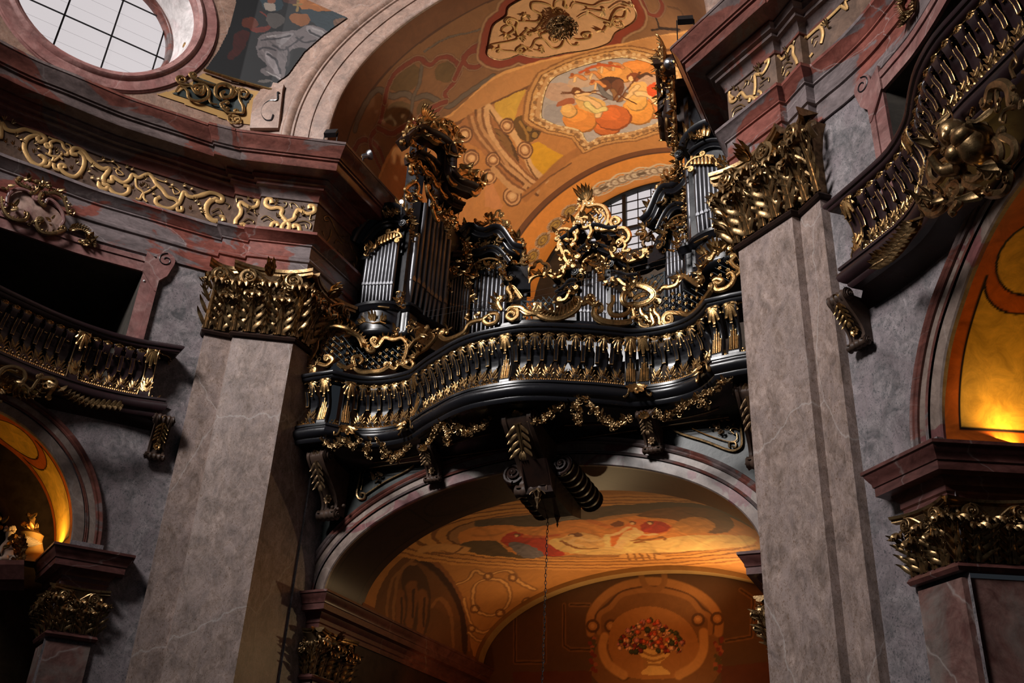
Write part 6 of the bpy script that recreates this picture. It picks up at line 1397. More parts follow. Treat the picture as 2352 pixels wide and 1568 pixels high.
    g = clumps(FD, [(1470, 770, 190, 130), (1400, 850, 50, 90), (1640, 760, 110, 80), (1700, 880, 70, 190), (1500, 550, 260, 80), (1700, 640, 110, 140), (1780, 710, 60, 90), (1720, 760, 60, 60)], s, ZB, rnd, 0.16, 0.07)
    g.merge(trace(FD, [([(1400, 820), (1390, 740), (1450, 700), (1550, 680), (1650, 710), (1700, 800), (1720, 900)], 0.025), ([(1370, 580), (1440, 590), (1520, 550), (1590, 580)], 0.03)], s, ZB, d=0.18, size=0.06)); g.build('pipe_shade_carving', 'gold', r)
    g = trace(FD, [([(1240, 460), (1230, 400), (1290, 360), (1340, 330)], 0.04), ([(1400, 400), (1380, 350), (1430, 330), (1470, 370), (1430, 410), (1400, 380)], 0.035, (0, 0)), ([(1470, 320), (1520, 290), (1590, 260), (1680, 270), (1720, 300)], 0.045), ([(1510, 400), (1560, 370), (1640, 360), (1690, 400)], 0.04), ([(1700, 330), (1760, 380), (1830, 460), (1900, 480), (1920, 560), (1930, 640), (1890, 700)], 0.045), ([(1500, 210), (1530, 230), (1560, 180), (1570, 260)], 0.03), ([(1600, 220), (1620, 170), (1660, 160), (1650, 230), (1690, 210)], 0.03), ([(1380, 260), (1400, 300), (1440, 290)], 0.03), ([(1240, 500), (1260, 560), (1300, 600)], 0.03), ([(1640, 440), (1620, 490), (1680, 500), (1690, 440)], 0.03), ([(1820, 740), (1890, 730), (1930, 650)], 0.03)], s, ZB, d=0.3, size=0.08)
    g.merge(clumps(FD, [(1290, 370, 150, 110), (1400, 310, 120, 90), (1600, 310, 260, 130), (1760, 400, 150, 130), (1860, 520, 120, 130), (1910, 640, 70, 130), (1670, 460, 90, 90), (1270, 500, 70, 150), (1850, 720, 90, 60)], s, ZB, rnd, 0.3, 0.085, 0.8)); g.build('crest', 'gold', r)
    # dark lattice door between the inner tower and the centre
    r = thing('lattice_partition', 'dark blue-grey lattice with tiny gilt rosettes in the gallery, %s of the central positive organ' % nm, 'lattice')
    lat = MB(); x0, x1, z0, z1 = -1.65, -0.85, 12.0, 13.45
    for k in range(-12, 13):
        for sg in (-1, 1):
            a = [(x, 17.3, (z0+z1)/2+sg*(x-(x0+x1)/2)*1.3+k*0.17) for x in lins(x0, x1, 16)]; a = [p for p in a if z0 <= p[2] <= z1]
            if len(a) > 1: lat.merge(tube([a[0], a[-1]], 0.012, 4))
    lat.merge(tube([(x0, 17.3, z0), (x0, 17.3, z1), (x1, 17.3, z1-0.25), (x1, 17.3, z0)], 0.03, 4))
    for i in range(4):
        for j in range(6):
            lr(rosette((x0+0.1+i*0.2+(j % 2)*0.1, 17.27, z0+0.12+j*0.22), (1, 0, 0), (0, 0, 1), (0, -1, 0), 0.032, 5), s).build('gilt_rosette', 'gold', r)
    lr(lat, s).build('lattice', 'lattice_paint', r)
# ---- central positive organ
rnd = random.Random(77)
r = thing('positive_organ', 'central small organ with openwork gilded crest standing in front of the window', 'organ')
hx = lambda p: FE.hit(ZE(p)[0])
mb = MB(); a = hx((720, 1400)); b = hx((1040, 1400)); mb.box(a[0], b[0], 17.5, 18.2, 11.6, 14.0); w0 = hx((490, 1200)); w1 = hx((1380, 1000)); mb.box(w0[0], a[0], 17.5, 18.0, 11.6, 12.9); mb.box(b[0], w1[0], 17.5, 18.0, 11.6, 12.9)
mb.build('case', 'black_lacquer', r, smooth=False)
for x0, x1 in ((705, 722), (1042, 1085)):
    A, B = hx((x0, 1000)), hx((x1, 1000)); MB().box(A[0], B[0], 17.25, 17.5, 11.6, 13.75).build('stile', 'black_lacquer', r, smooth=False)
pipes(r, FE, [((b_, 1440), (b_+1, 1370+i*2), (b_+6, t)) for i, (b_, t) in enumerate(((738, 1090), (778, 1010), (818, 930), (862, 865), (905, 950), (948, 1000), (985, 1045), (1018, 1100)))], -1, 0.05, zf=11.9, d=0.05, conv=ZE)
pipes(r, FE, [((x, 1440), (x, 1370), (x+4, t)) for x, t in ((1098, 1110), (1128, 1130), (1158, 1150), (1186, 1190), (1275, 1225), (1300, 1230))], -1, 0.032, zf=11.9, d=0.05, conv=ZE)
for pts, k, nm in (([(725, 800), (780, 720), (880, 670), (980, 700), (1060, 730)], 0.9, 'lower_cornice'), ([(565, 650), (640, 600), (710, 540), (790, 495)], 1.2, 'pediment'), ([(880, 500), (960, 505), (1060, 535), (1160, 525)], 1.2, 'pediment'), ([(1090, 975), (1180, 990), (1250, 1015), (1385, 1005)], 0.8, 'wing_cornice'), ([(490, 1200), (580, 1140), (640, 1070), (690, 1065)], 0.8, 'wing_cornice'), ([(1050, 850), (1140, 810), (1260, 870), (1400, 850), (1480, 800)], 0.9, 'shoulder'), ([(690, 880), (600, 930), (520, 960), (430, 1000)], 0.9, 'shoulder')):
    mould(cat(FE.pts(ZE(*pts), 0.12), 5), FE.n, sc_prof(k)).build(nm, 'black_lacquer', r)
for p, q in (((672, 925), 0.11), ((1062, 845), 0.09)): volute(FE.hit(ZE(p)[0], 0.2), FE.t, (0, 0, 1), FE.n, q, 0.12).build('volute', 'black_lacquer', r)
T1 = [([(700, 480), (665, 400), (690, 330), (745, 260), (770, 190), (760, 120)], 0.06), ([(800, 170), (780, 120), (830, 100), (870, 130), (850, 180)], 0.05), ([(830, 210), (900, 195), (980, 215), (1030, 290), (1030, 380), (990, 430), (940, 420)], 0.06), ([(890, 250), (930, 290), (900, 330)], 0.03), ([(930, 250), (975, 310), (930, 370)], 0.025), ([(960, 260), (1000, 330), (960, 400)], 0.025), ([(1150, 350), (1100, 330), (1065, 370), (1080, 430), (1150, 450), (1210, 450), (1255, 500), (1260, 560), (1220, 605), (1190, 580)], 0.06), ([(500, 545), (480, 490), (530, 455), (610, 465), (670, 510), (680, 570), (640, 600)], 0.05), ([(490, 680), (495, 600), (560, 565), (620, 590)], 0.05), ([(500, 640), (530, 700), (560, 780), (600, 840)], 0.06), ([(960, 470), (1040, 460), (1100, 470)], 0.05), ([(720, 350), (780, 330), (840, 370), (800, 440), (740, 430), (750, 380)], 0.055), ([(840, 330), (900, 360), (930, 420)], 0.05), ([(830, 420), (850, 480), (820, 550)], 0.05), ([(690, 250), (720, 200), (710, 180)], 0.03), ([(1180, 560), (1220, 640), (1190, 690), (1250, 700)], 0.045)]
g = trace(FE, T1, -1, ZE, d=0.3, size=0.06)
for e in ((770, 120), (800, 150)):
    for i in range(5):
        c = FE.hit(ZE(e)[0], 0.3); a = PI*(0.25+0.5*i/4); g.merge(leaf(c, FE.t*math.cos(a)+np.array([0, 0, math.sin(a)]), FE.n, 0.34, 0.12, 0.4, 3, 0.2, 8))
g.merge(clumps(FE, [(800, 350, 190, 170), (700, 400, 90, 110), (580, 370, 110, 90), (520, 500, 90, 90), (630, 530, 90, 90), (1100, 430, 130, 60), (1200, 520, 60, 70), (1140, 620, 90, 90)], -1, ZE, rnd, 0.28, 0.085, 0.6)); g.build('crest', 'gold', r)
g = clumps(FE, [(900, 620, 300, 80), (1060, 630, 80, 110), (790, 690, 90, 90), (700, 760, 90, 120), (870, 800, 210, 110), (780, 900, 90, 120), (760, 1010, 50, 150), (960, 850, 130, 150), (990, 950, 80, 160), (1020, 1050, 40, 80)], -1, ZE, rnd, 0.24, 0.075, 0.75)
g.merge(trace(FE, [([(760, 900), (760, 820), (820, 770), (900, 740), (980, 770), (1020, 830)], 0.035), ([(880, 870), (930, 930), (960, 990), (1000, 1040)], 0.03)], -1, ZE, d=0.25, size=0.05)); g.build('pipe_shade_carving', 'gold', r)
g = clumps(FE, [(1150, 920, 130, 70), (1280, 950, 130, 90), (1340, 960, 60, 90), (660, 1010, 70, 80), (540, 1080, 90, 110), (640, 1150, 90, 110), (1110, 1060, 60, 90), (1060, 1260, 40, 170)], -1, ZE, rnd, 0.2, 0.06, 0.8)
g.merge(trace(FE, [([(1090, 1020), (1140, 1010), (1200, 1060), (1250, 1070), (1320, 1060)], 0.05), ([(500, 1240), (570, 1220), (620, 1130), (680, 1110)], 0.05), ([(1200, 1110), (1230, 1160), (1190, 1190)], 0.04)], -1, ZE, d=0.2, size=0.08)); g.build('wing_carving', 'gold', r)
# garlands with open crowns to either side of the centre
for s, nm, tr_, cl, crown in ((-1, 'left', [([(160, 1060), (190, 1000), (260, 960), (340, 960)], 0.05), ([(380, 940), (440, 990), (520, 970), (560, 890)], 0.05), ([(560, 880), (600, 810), (650, 790), (640, 860)], 0.05), ([(540, 780), (560, 700), (620, 720), (690, 770)], 0.05)], [(500, 930, 110, 90), (600, 830, 150, 150), (620, 740, 120, 90), (350, 970, 90, 60), (300, 930, 90, 90)], [(180, 960), (170, 890), (220, 870), (240, 820), (290, 800), (320, 830), (370, 840), (390, 890), (350, 930)]), (1, 'right', [([(1060, 700), (1090, 760), (1150, 730), (1190, 780), (1260, 810), (1330, 790)], 0.05), ([(1330, 790), (1400, 770), (1440, 720), (1500, 700), (1560, 700), (1640, 740)], 0.05), ([(1440, 700), (1500, 650), (1540, 700), (1490, 740), (1450, 700)], 0.04)], [(1110, 680, 90, 110), (1200, 770, 130, 80), (1310, 750, 120, 110), (1490, 700, 120, 100), (1500, 770, 40, 60)], [(1430, 650), (1410, 620), (1430, 570), (1470, 580), (1480, 530), (1510, 530), (1540, 580), (1590, 570), (1620, 600), (1600, 640)])):
    r = thing('gilded_garland', 'gilded garland with an open crown arching down from the central organ to the %s' % nm, 'garland')
    g = trace(FE, tr_, -1, ZE, d=0.3, size=0.08); g.merge(clumps(FE, cl, -1, ZE, rnd, 0.3, 0.08, 0.8)); g.build('scrolls', 'gold', r)
    tube(cat(FE.pts(ZE(*crown), 0.32), 4), 0.04, 6).build('crown', 'gold' if s < 0 else 'dark_gold', r)
# ================================================================== CARVED PARAPET ON THE GALLERY RAIL
ZL = Zc(680, 640, 3.92); ZM = Zc(1200, 600, 3.92)
CBa = [tuple(p) for p in CB.p]
ZTOP = ZC+BH+0.17
def cr(p, d=0.12, zmin=ZTOP+0.01):
    q = wallhit(p[0], p[1], CBa)
    if q is None: q = (0.02 if p[0] < 1000 else CB.len-0.02, 10.4)
    n = CB.at(q[0])[1]; z = max(q[1], zmin); return CB.pt(q[0], z, d), np.array([n[0], n[1], 0])
def crs(mb, conv, pts, r, c0=1, c1=1, size=0.07, fan=0, fl=0.1):
    PP = [cr(p) for p in conv(*pts)]; P_ = [a for a, _ in PP]; n = sum(b for _, b in PP); n /= np.linalg.norm(n)
    mb.merge(cscroll(P_, r, n, c0, c1, size, 7, 0.8, 6))
    Q = cat(P_, 5)
    if r > 0.035:   # hollow ridge lines along the big scrolls
        for e in (-0.55, 0.55):
            R = []
            for i in range(len(Q)):
                t = Q[min(i+1, len(Q)-1)]-Q[max(i-1, 0)]; t /= max(1e-9, np.linalg.norm(t)); R.append(Q[i]+np.cross(n, t)*r*e*1.1+n*r*0.5)
            mb.merge(tube(R, r*0.22, 4))
    if fan:
        for i in range(2, len(Q)-1, 2):
            t = Q[i+1]-Q[i-1] if i+1 < len(Q) else Q[i]-Q[i-1]; t /= np.linalg.norm(t); sd = np.cross(n, t)*fan
            mb.merge(leaf(Q[i], sd*0.9+t*0.5, n, fl*(1.2-0.4*abs(i/len(Q)-0.5)), fl*0.42, 0.5, 2, 0.25, 6))
rnd = random.Random(9)
def crclump(mb, conv, items, sz=0.07, dens=0.8):
    for x, y, w_, h_ in items:
        c, n = cr(conv((x, y))[0]); t = np.array([-n[1], n[0], 0]); mb.merge(clump(c, t, (0, 0, 1.0), n, w_/3.92/165, h_/3.92/165, rnd, dens, sz))
ROS = mesh_of(rosette((0, 0, 0), (1, 0, 0), (0, 0, 1), (0, 1, 0), 0.034, 5), 'gilt_rosette', 'gold')
L_ = [([(200, 830), (145, 790), (180, 720), (215, 650), (230, 570), (290, 510)], .045, 1, 0, .07, 1), ([(260, 520), (330, 455), (430, 470), (510, 515), (580, 560), (620, 620), (655, 675)], .05, 0, 1, .05, 1), ([(590, 650), (570, 590), (530, 540), (450, 510)], .035, 0, 0, .05, 0), ([(690, 600), (740, 640), (780, 600), (820, 560), (900, 575), (980, 560), (1030, 600)], .05, 1, 0, .06, 1), ([(1020, 590), (1035, 650), (1020, 720), (990, 790)], .04, 0, 1, .06, -1), ([(230, 790), (300, 810), (355, 760), (320, 725)], .045, 0, 1, .1, 0), ([(370, 790), (440, 830), (510, 790)], .05, 0, 0, .05, -1), ([(520, 800), (500, 740), (560, 725), (590, 765), (560, 795)], .04, 0, 0, .05, 0), ([(500, 760), (530, 840), (600, 870), (700, 865), (790, 855), (850, 820)], .055, 0, 1, .05, 0), ([(860, 810), (920, 840), (960, 800), (1020, 790)], .04, 1, 1, .08, 1), ([(1000, 810), (1070, 830), (1100, 790), (1060, 760), (1030, 790)], .04, 0, 0, .1, 0)]
M1 = [([(1100, 740), (1150, 690), (1230, 640), (1300, 560), (1310, 500)], .045, 1, 1, .06, 1, .13), ([(1060, 640), (1110, 580), (1180, 540), (1230, 480)], .04, 1, 1, .08, 1, .12), ([(1350, 540), (1400, 570), (1480, 550), (1560, 505), (1600, 440), (1650, 410), (1720, 395), (1780, 350)], .05, 1, 0, .05, 0), ([(1770, 350), (1840, 350), (1830, 420), (1760, 440), (1725, 405), (1760, 375), (1790, 395)], .045, 0, 0, .05, 0), ([(1600, 400), (1570, 380), (1590, 360)], .03, 0, 1, .1, 0), ([(1980, 370), (1990, 345), (1950, 340), (1930, 375), (1970, 400), (2010, 370), (2010, 320), (1960, 300), (1930, 330)], .045, 0, 0, .05, 0), ([(1960, 290), (2030, 290), (2090, 330), (2160, 350), (2200, 320), (2180, 290)], .05, 0, 0, .06, 0), ([(1880, 320), (1850, 260), (1870, 220)], .05, 0, 1, .12, 1, .16), ([(1960, 250), (1960, 180), (1930, 130), (1970, 110), (2010, 150), (2050, 210)], .045, 0, 0, .05, -1, .13), ([(1660, 400), (1650, 360), (1680, 350)], .03, 0, 1, .1, 0)]
M2 = [([(110, 470), (150, 520), (230, 550), (320, 550), (420, 510), (490, 450), (510, 390)], .055, 0, 1, .05, 1, .16), ([(0, 470), (50, 510), (110, 490), (140, 430)], .045, 0, 1, .06, 0), ([(540, 420), (590, 400), (640, 430), (620, 350)], .045, 1, 1, .08, 1, .12), ([(640, 440), (690, 420), (700, 470), (660, 490), (650, 450)], .04, 0, 0, .05, 0), ([(640, 450), (640, 520), (700, 570), (800, 590), (900, 590), (980, 575)], .065, 0, 0, .05, 0), ([(800, 340), (800, 400), (770, 450), (790, 510), (860, 520), (930, 500), (960, 460), (940, 440)], .045, 0, 0, .05, 0), ([(1010, 420), (930, 430), (890, 390), (900, 330), (960, 320), (970, 360)], .055, 0, 0, .05, 0), ([(940, 300), (1000, 255), (1080, 260), (1160, 290), (1200, 340), (1150, 400), (1060, 430), (1000, 420)], .06, 0, 0, .05, 1, .15), ([(1000, 380), (1070, 340), (1140, 330)], .05, 0, 0, .05, -1, .12), ([(1070, 430), (1080, 500), (1130, 540), (1170, 590), (1130, 615), (1080, 600), (1080, 550), (1120, 540), (1130, 575)], .05, 0, 0, .05, 0), ([(1170, 450), (1180, 520), (1200, 590), (1160, 620)], .045, 0, 0, .05, -1, .11), ([(1000, 470), (1010, 530), (1060, 590)], .045, 1, 0, .05, 1, .11)]
M3 = [([(1240, 320), (1290, 270), (1350, 265), (1420, 240), (1440, 190), (1400, 180), (1400, 215)], .05, 0, 0, .05, 0), ([(1240, 440), (1200, 400), (1215, 365), (1255, 370), (1255, 405), (1230, 400)], .04, 0, 0, .05, 0), ([(1210, 420), (1210, 490), (1250, 530), (1260, 590)], .04, 0, 1, .06, -1), ([(1350, 560), (1330, 535), (1370, 530), (1370, 580), (1310, 590), (1300, 540), (1340, 500), (1430, 500), (1500, 510)], .045, 0, 0, .05, 0), ([(1440, 480), (1530, 510), (1610, 470), (1670, 400), (1720, 330), (1740, 280)], .055, 0, 1, .05, 0), ([(1430, 190), (1480, 160), (1560, 190), (1640, 230)], .05, 1, 1, .06, 1, .12), ([(1740, 210), (1780, 190), (1830, 210), (1800, 240), (1760, 230), (1780, 290), (1850, 280), (1900, 240), (1925, 180), (1900, 140), (1860, 160)], .05, 0, 0, .05, 0), ([(1925, 180), (1980, 120), (1930, 80), (1900, 40), (1930, 0)], .045, 0, 1, .06, 0), ([(1640, 230), (1690, 180), (1650, 120), (1680, 60), (1720, 20)], .045, 0, 1, .06, 1, .12), ([(1730, 10), (1760, -40), (1820, -70), (1860, -120)], .045, 1, 0, .05, 1, .13), ([(1980, 40), (1990, -20), (1960, -70), (1900, -90)], .045, 0, 1, .06, -1, .12)]
def crest_thing(name, label, catg, sets, cl, lattice=None):
    r = thing(name, label, catg); 
    for k, (conv, S) in enumerate(sets):
        for it in S:
            mb = MB(); crs(mb, conv, *it); mb.build('scroll', 'gold', r)
    mb = MB()
    for conv, items in cl: crclump(mb, conv, items)
    if mb.v: mb.build('foliage', 'gold', r)
    if lattice:
        for conv, poly, k in lattice:
            q = [(lambda a: (CB.near(a[0][0], a[0][1]), a[0][2]))(cr(p, 0.1)) for p in conv(*poly)]
            u0, u1 = min(a for a, b in q), max(a for a, b in q); z0, z1 = min(b for a, b in q), max(b for a, b in q)
            lat = MB(); arr = lambda a, b: bool(inpoly(np.array([a]), np.array([b]), q)[0])
            for sg, dd in ((1, 0.03), (-1, 0.045)):
                for kk in range(-30, 31):
                    run = []
                    for u in np.arange(u0, u1, 0.03):
                        z = (z0+z1)/2+sg*(u-(u0+u1)/2)*0.95+kk*0.115
                        if arr(u, z): run.append(CB.pt(u, z, dd))
                        else:
                            if len(run) > 1: lat.merge(tube([run[0]]+run[1:-1:2]+[run[-1]], 0.014, 4, 0.5))
                            run = []
                    if len(run) > 1: lat.merge(tube([run[0]]+run[1:-1:2]+[run[-1]], 0.014, 4, 0.5))
            i = 0
            for a in np.arange(u0, u1, 0.13):
                i += 1
                for b in np.arange(z0+(i % 2)*0.07, z1, 0.14):
                    if arr(a, b) and arr(a+.03, b+.03) and arr(a-.03, b-.03):
                        n = CB.at(a)[1]; o = inst('gilt_rosette', ROS, r, place_mtx(CB.pt(a, b, 0.055), n, b))
            lat.build('lattice', 'lattice_paint', r)
    return r
crest_thing('lattice_screen', 'black lattice screen in gilded scroll frame at left end of the gallery rail', 'screen', [(ZL, L_)], [(ZL, [(300, 500, 120, 110), (200, 770, 120, 110), (660, 640, 110, 100), (1100, 470, 170, 200), (1060, 420, 90, 120), (920, 540, 110, 70), (1180, 640, 130, 160), (1100, 740, 110, 110), (900, 490, 150, 60)])],
            [(ZL, [(240, 600), (300, 530), (430, 520), (560, 640), (660, 690), (780, 640), (980, 600), (1000, 700), (960, 800), (800, 850), (600, 860), (520, 800), (440, 800), (340, 740), (250, 760)], 1)])
crest_thing('parapet_carving', 'gilded shell-and-scroll carving climbing the rail left of the central pilaster', 'carving', [(ZL, M1)], [(ZL, [(1440, 490, 170, 100), (1330, 490, 90, 130), (1900, 230, 110, 130), (1250, 560, 110, 130)])])
crest_thing('parapet_carving', 'long leafy gilded scrollwork on the rail in front of the central organ pipes', 'carving', [(ZM, M2)], [(ZM, [(300, 470, 210, 60), (600, 380, 110, 110), (1000, 560, 90, 90), (1010, 300, 90, 60)])])
crest_thing('lattice_screen', 'black lattice screen in gilded scroll frame at right end of the gallery rail', 'screen', [(ZM, M3)], [(ZM, [(1480, 190, 120, 90), (1680, 260, 90, 90), (1700, 110, 100, 150), (1790, -60, 120, 120)])],
            [(ZM, [(1260, 340), (1330, 290), (1440, 260), (1600, 240), (1720, 290), (1700, 340), (1600, 440), (1500, 480), (1350, 480), (1240, 520)], 1), (ZM, [(1700, 210), (1740, 60), (1800, -30), (1900, -60), (1960, 20), (1960, 100), (1900, 220), (1800, 240)], 1)])
# low black plinth board behind the centre carving
pb = MB(); us = lins(CBu(-0.1), CBu(2.3), 40); pb.grid([[CB.pt(u, ZTOP-0.02, 0.07) for u in us], [CB.pt(u, ZTOP+0.13, 0.07) for u in us], [CB.pt(u, ZTOP+0.13, -0.03) for u in us]])
pbo = pb.build('plinth_board', 'black_lacquer', root)
# ================================================================== CONSOLES AND GARLANDS UNDER THE BALCONIES
def console(r, c, n, w_, dep, h, mat, orn='dark_gold', roll=0.09, turns=1):
    """c = top back centre on the wall; n outward"""
    c = np.array(c, float); n = np.array([n[0], n[1], 0.0]); n /= np.linalg.norm(n); t = np.array([-n[1], n[0], 0]); up_ = np.array([0, 0, 1.0])
    crv = cat([(dep, -0.0), (dep*1.02, -0.10*h), (dep*0.86, -0.26*h), (dep*0.55, -0.48*h), (dep*0.33, -0.68*h), (dep*0.27, -0.86*h), (dep*0.40, -0.98*h)], 5)
    P_ = lambda a, b, x: c+n*a+up_*b+t*x
    mb = MB(); xs = [(-w_/2, 0), (-w_/2, 1), (-w_*0.36, 1), (-w_*0.33, 0.4), (w_*0.33, 0.4), (w_*0.36, 1), (w_/2, 1), (w_/2, 0)]
    mb.grid([[P_(a*(1 if k else 0), b, x) if not k else P_(a+(0.025 if k == 1 else 0.0), b, x) for a, b in crv] for x, k in xs]); mb.build('body', mat, r)
    # bottom and top rolls
    for (a, b), rr in (((dep*0.30, -1.0*h), roll*0.8), ((dep*0.86, -0.03*h), roll*1.15)):
        rb = MB(); rows = []
        for i in range(17):
            x = -w_*0.56+w_*1.12*i/16; q = rr*(1+0.12*math.cos(i*PI/2)); rows.append([P_(a+q*math.cos(k*2*PI/14), b+q*math.sin(k*2*PI/14), x) for k in range(14)])
        rb.grid(rows, True)
        for e in (0, -1): rb.add(rows[e], [tuple(range(14))])
        for e in (-1, 1): rb.merge(volute(P_(a, b, e*w_*0.56), n*e, up_, t*e, rr*0.98, 0.02, PI/2, 1))
        rb.build('scroll_roll', mat, r)
    # gilded leaf drop on the front
    g = acanthus(P_(dep*0.98, -0.16*h, 0), -up_*0.8-n*0.6, n*0.6-up_*0.4, h*0.5, w_*0.62, 0.1, 0.04, 5, False)
    rosette(P_(dep*0.36, -0.72*h, 0), t, up_, n, w_*0.26, 7).build('gilt_rosette', orn, r); g.merge(leaf(P_(dep*0.98, -0.08*h, 0), up_, n, 0.12*h, w_*0.5, 0.4, 3, 0.2, 6))
    g.build('gilt_leaf_drop', orn, r)
r = thing('console', 'ribbed scroll bracket under the left end of the organ gallery', 'bracket'); p = at(768, 1090, Y=14.2); console(r, (p[0]-0.05, 14.5, 8.62), (0, -1), 0.34, 0.85, 0.98, 'console_wood', roll=0.12)
for dx, dz in ((-.12, 0), (0, -0.05), (.12, 0.0)): q = at(780, 1165, Y=14.3); ball((q[0]+dx, 14.25, q[2]+dz), 0.035).build('bead', 'console_wood', r)
r = thing('console', 'ribbed scroll bracket under the right end of the organ gallery by the pier', 'bracket'); p = at(1722, 930, Y=14.0); console(r, (p[0]+0.05, 14.5, 8.62), (0, -1), 0.34, 0.85, 0.98, 'console_wood', roll=0.12)
for (px, py), lb in (((985, 1035), 'small carved bracket under the gallery left of the keystone'), ((1488, 955), 'small carved bracket under the gallery right of the keystone')):
    r = thing('console', lb, 'bracket'); p = at(px, py, Y=14.15); console(r, (p[0], 14.52, 8.62), (0, -1), 0.26, 0.52, 0.5, 'console_wood', roll=0.07)
    g = MB()
    for i in range(7): a = PI*(0.1+0.8*i/6); g.merge(leaf((p[0], 14.0, 8.52), np.array([math.cos(a), -0.1, math.sin(a)-0.3]), (0, -1, 0), 0.13, 0.05, 0.3, 2, 0.2, 5))
    g.build('shell', 'gold', r)
# keystone console
r = thing('keystone_console', 'big scrolled keystone bracket with gilded leaf and paired volute drums over the central arch', 'bracket')
console(r, (0.27, 14.5, 8.66), (0, -1), 0.52, 1.05, 1.05, 'console_wood', 'old_gold', roll=0.13)
g = MB(); c = at(1195, 915, Y=13.35)
for i in range(9): a = -PI*(0.02+0.96*i/8); g.merge(leaf(c, np.array([math.cos(a), -0.15, math.sin(a)]), (0, -1, 0), 0.24, 0.075, 0.3, 2, 0.25, 6))
for k in range(3): g.merge(leaf(c+np.array([(k-1)*0.06, 0, 0.05]), ((k-1)*0.4, 0, 1), (0, -1, 0), 0.2, 0.08, 0.4, 3, 0.2, 6))
g.build('shell', 'gold', r)
for px, py, sg in ((1180, 1088, -1), (1291, 1068, 1)):
    f = at(px, py, Y=14.2); e = at(px+68, py+82, Y=15.45); ax = e-f; L = np.linalg.norm(ax); ax /= L; x = np.cross((0, 0, 1.0), ax); x /= np.linalg.norm(x); z = np.cross(ax, x)
    mb = MB(); rows = []
    for i in range(50):
        q = 0.2*(1+0.07*math.cos(i*2*PI/7))*(1.0 if 2 < i else 0.95); rows.append([f+ax*L*i/49+q*(x*math.cos(k*2*PI/20)+z*math.sin(k*2*PI/20)) for k in range(20)])
    mb.grid(rows, True); mb.add(rows[-1], [tuple(range(20))]); mb.merge(volute(f, x*-1, z, -ax, 0.20, 0.04, -PI/2, sg, 2.2, 0.17)); mb.build('volute_drum', 'dark_wood', r)
f = at(1238, 1110, Y=14.3); mb = MB(); rows = []
for y, z, w_ in ((14.08, 7.62, 0.20), (14.1, 7.52, 0.24), (14.2, 7.45, 0.25), (14.9, 7.38, 0.25), (15.4, 7.5, 0.2)):
    rows.append([(0.42-w_, y-(0.3 if y < 14.2 else 0), 7.97), (0.42-w_, y, z), (0.42+w_, y, z), (0.42+w_, y-(0.3 if y < 14.2 else 0), 7.97)])
mb.grid(rows); mb.add(rows[0], [(0, 1, 2, 3)]); mb.add(rows[-1], [(0, 1, 2, 3)]); mb.build('base_block', 'dark_wood', r, smooth=False)
for px, py, y in ((1235, 1135, 14.05), (1281, 1178, 14.9)):
    c = at(px, py, Y=y); g = MB()
    for i in range(7): a = 2*PI*i/7; g.merge(leaf(c+np.array([0, 0, .07]), np.array([math.cos(a)*.8, math.sin(a)*.8, -0.5]), (math.cos(a), math.sin(a), 0.6), 0.15, 0.07, -0.2, 3, 0.2, 6))
    rows = [[(c[0]+q*math.cos(k*PI/4), c[1]+q*math.sin(k*PI/4), c[2]+z) for k in range(8)] for z, q in ((.1, .03), (.02, .07), (-.05, .04), (-.08, .05), (-.12, .03), (-.17, .012), (-.20, .02), (-.25, .003))]
    g.grid(rows, True); g.build('pendant', 'dark_gold', r)
# flower garlands
FG = Facade((-4, 13.5), (4, 13.5)); Z3 = Zc(650, 850, 3.92); Z4 = Zc(1150, 850, 3.618)
def garland(paths, conv, label, w_=0.13):
    r = thing('garland', label, 'garland'); 
    for pts in paths:
        P_ = FG.pts(conv(*pts)); Q = cat(P_, 6); m = len(Q); mb = tube(Q, 0.018, 5); L = 0; nx = 0
        for i in range(1, m):
            L += np.linalg.norm(Q[i]-Q[i-1])
            if L > nx:
                nx += 0.075; f = 0.6+0.6*math.sin(PI*i/m); mb.merge(clump(Q[i], (1, 0, 0), (0, 0, 1.0), (0, -1.0, 0), w_*f, w_*f, rnd, 1.0, 0.045))
                if rnd.random() < 0.5: mb.merge(rosette(Q[i]+np.array([0, -0.04, 0]), (1, 0, 0), (0, 0, 1), (0, -1, 0), 0.045*f, 5))
        mb.build('flower_swag', 'old_gold', r)
garland([[(370, 620), (430, 690), (500, 680), (540, 620), (620, 690), (720, 620)]], Z3, 'gilded flower garland under the gallery beside the left end bracket')
garland([[(790, 640), (770, 700), (770, 790)], [(850, 620), (890, 680), (930, 750), (1030, 790), (1100, 730), (1150, 660)]], Z3, 'gilded flower garland sagging left of the small left bracket')
garland([[(1300, 670), (1360, 590), (1410, 500), (1450, 470)], [(1450, 480), (1490, 580), (1495, 680)], [(1520, 390), (1560, 480), (1640, 570), (1730, 530), (1800, 520), (1870, 430)]], Z3, 'gilded flower garland between the small left bracket and the keystone')
garland([[(235, 370), (330, 440), (430, 360), (510, 300), (550, 230)], [(670, 230), (640, 320), (660, 460)], [(720, 220), (790, 340), (860, 400), (970, 470), (1090, 380)]], Z4, 'gilded flower garland between the keystone and the small right bracket')
garland([[(1290, 330), (1350, 400), (1440, 370), (1540, 300), (1620, 250)], [(1620, 250), (1690, 280), (1700, 330)], [(1640, 230), (1740, 190), (1830, 120), (1910, 90)]], Z4, 'gilded flower garland rising from the small right bracket to the right end bracket')
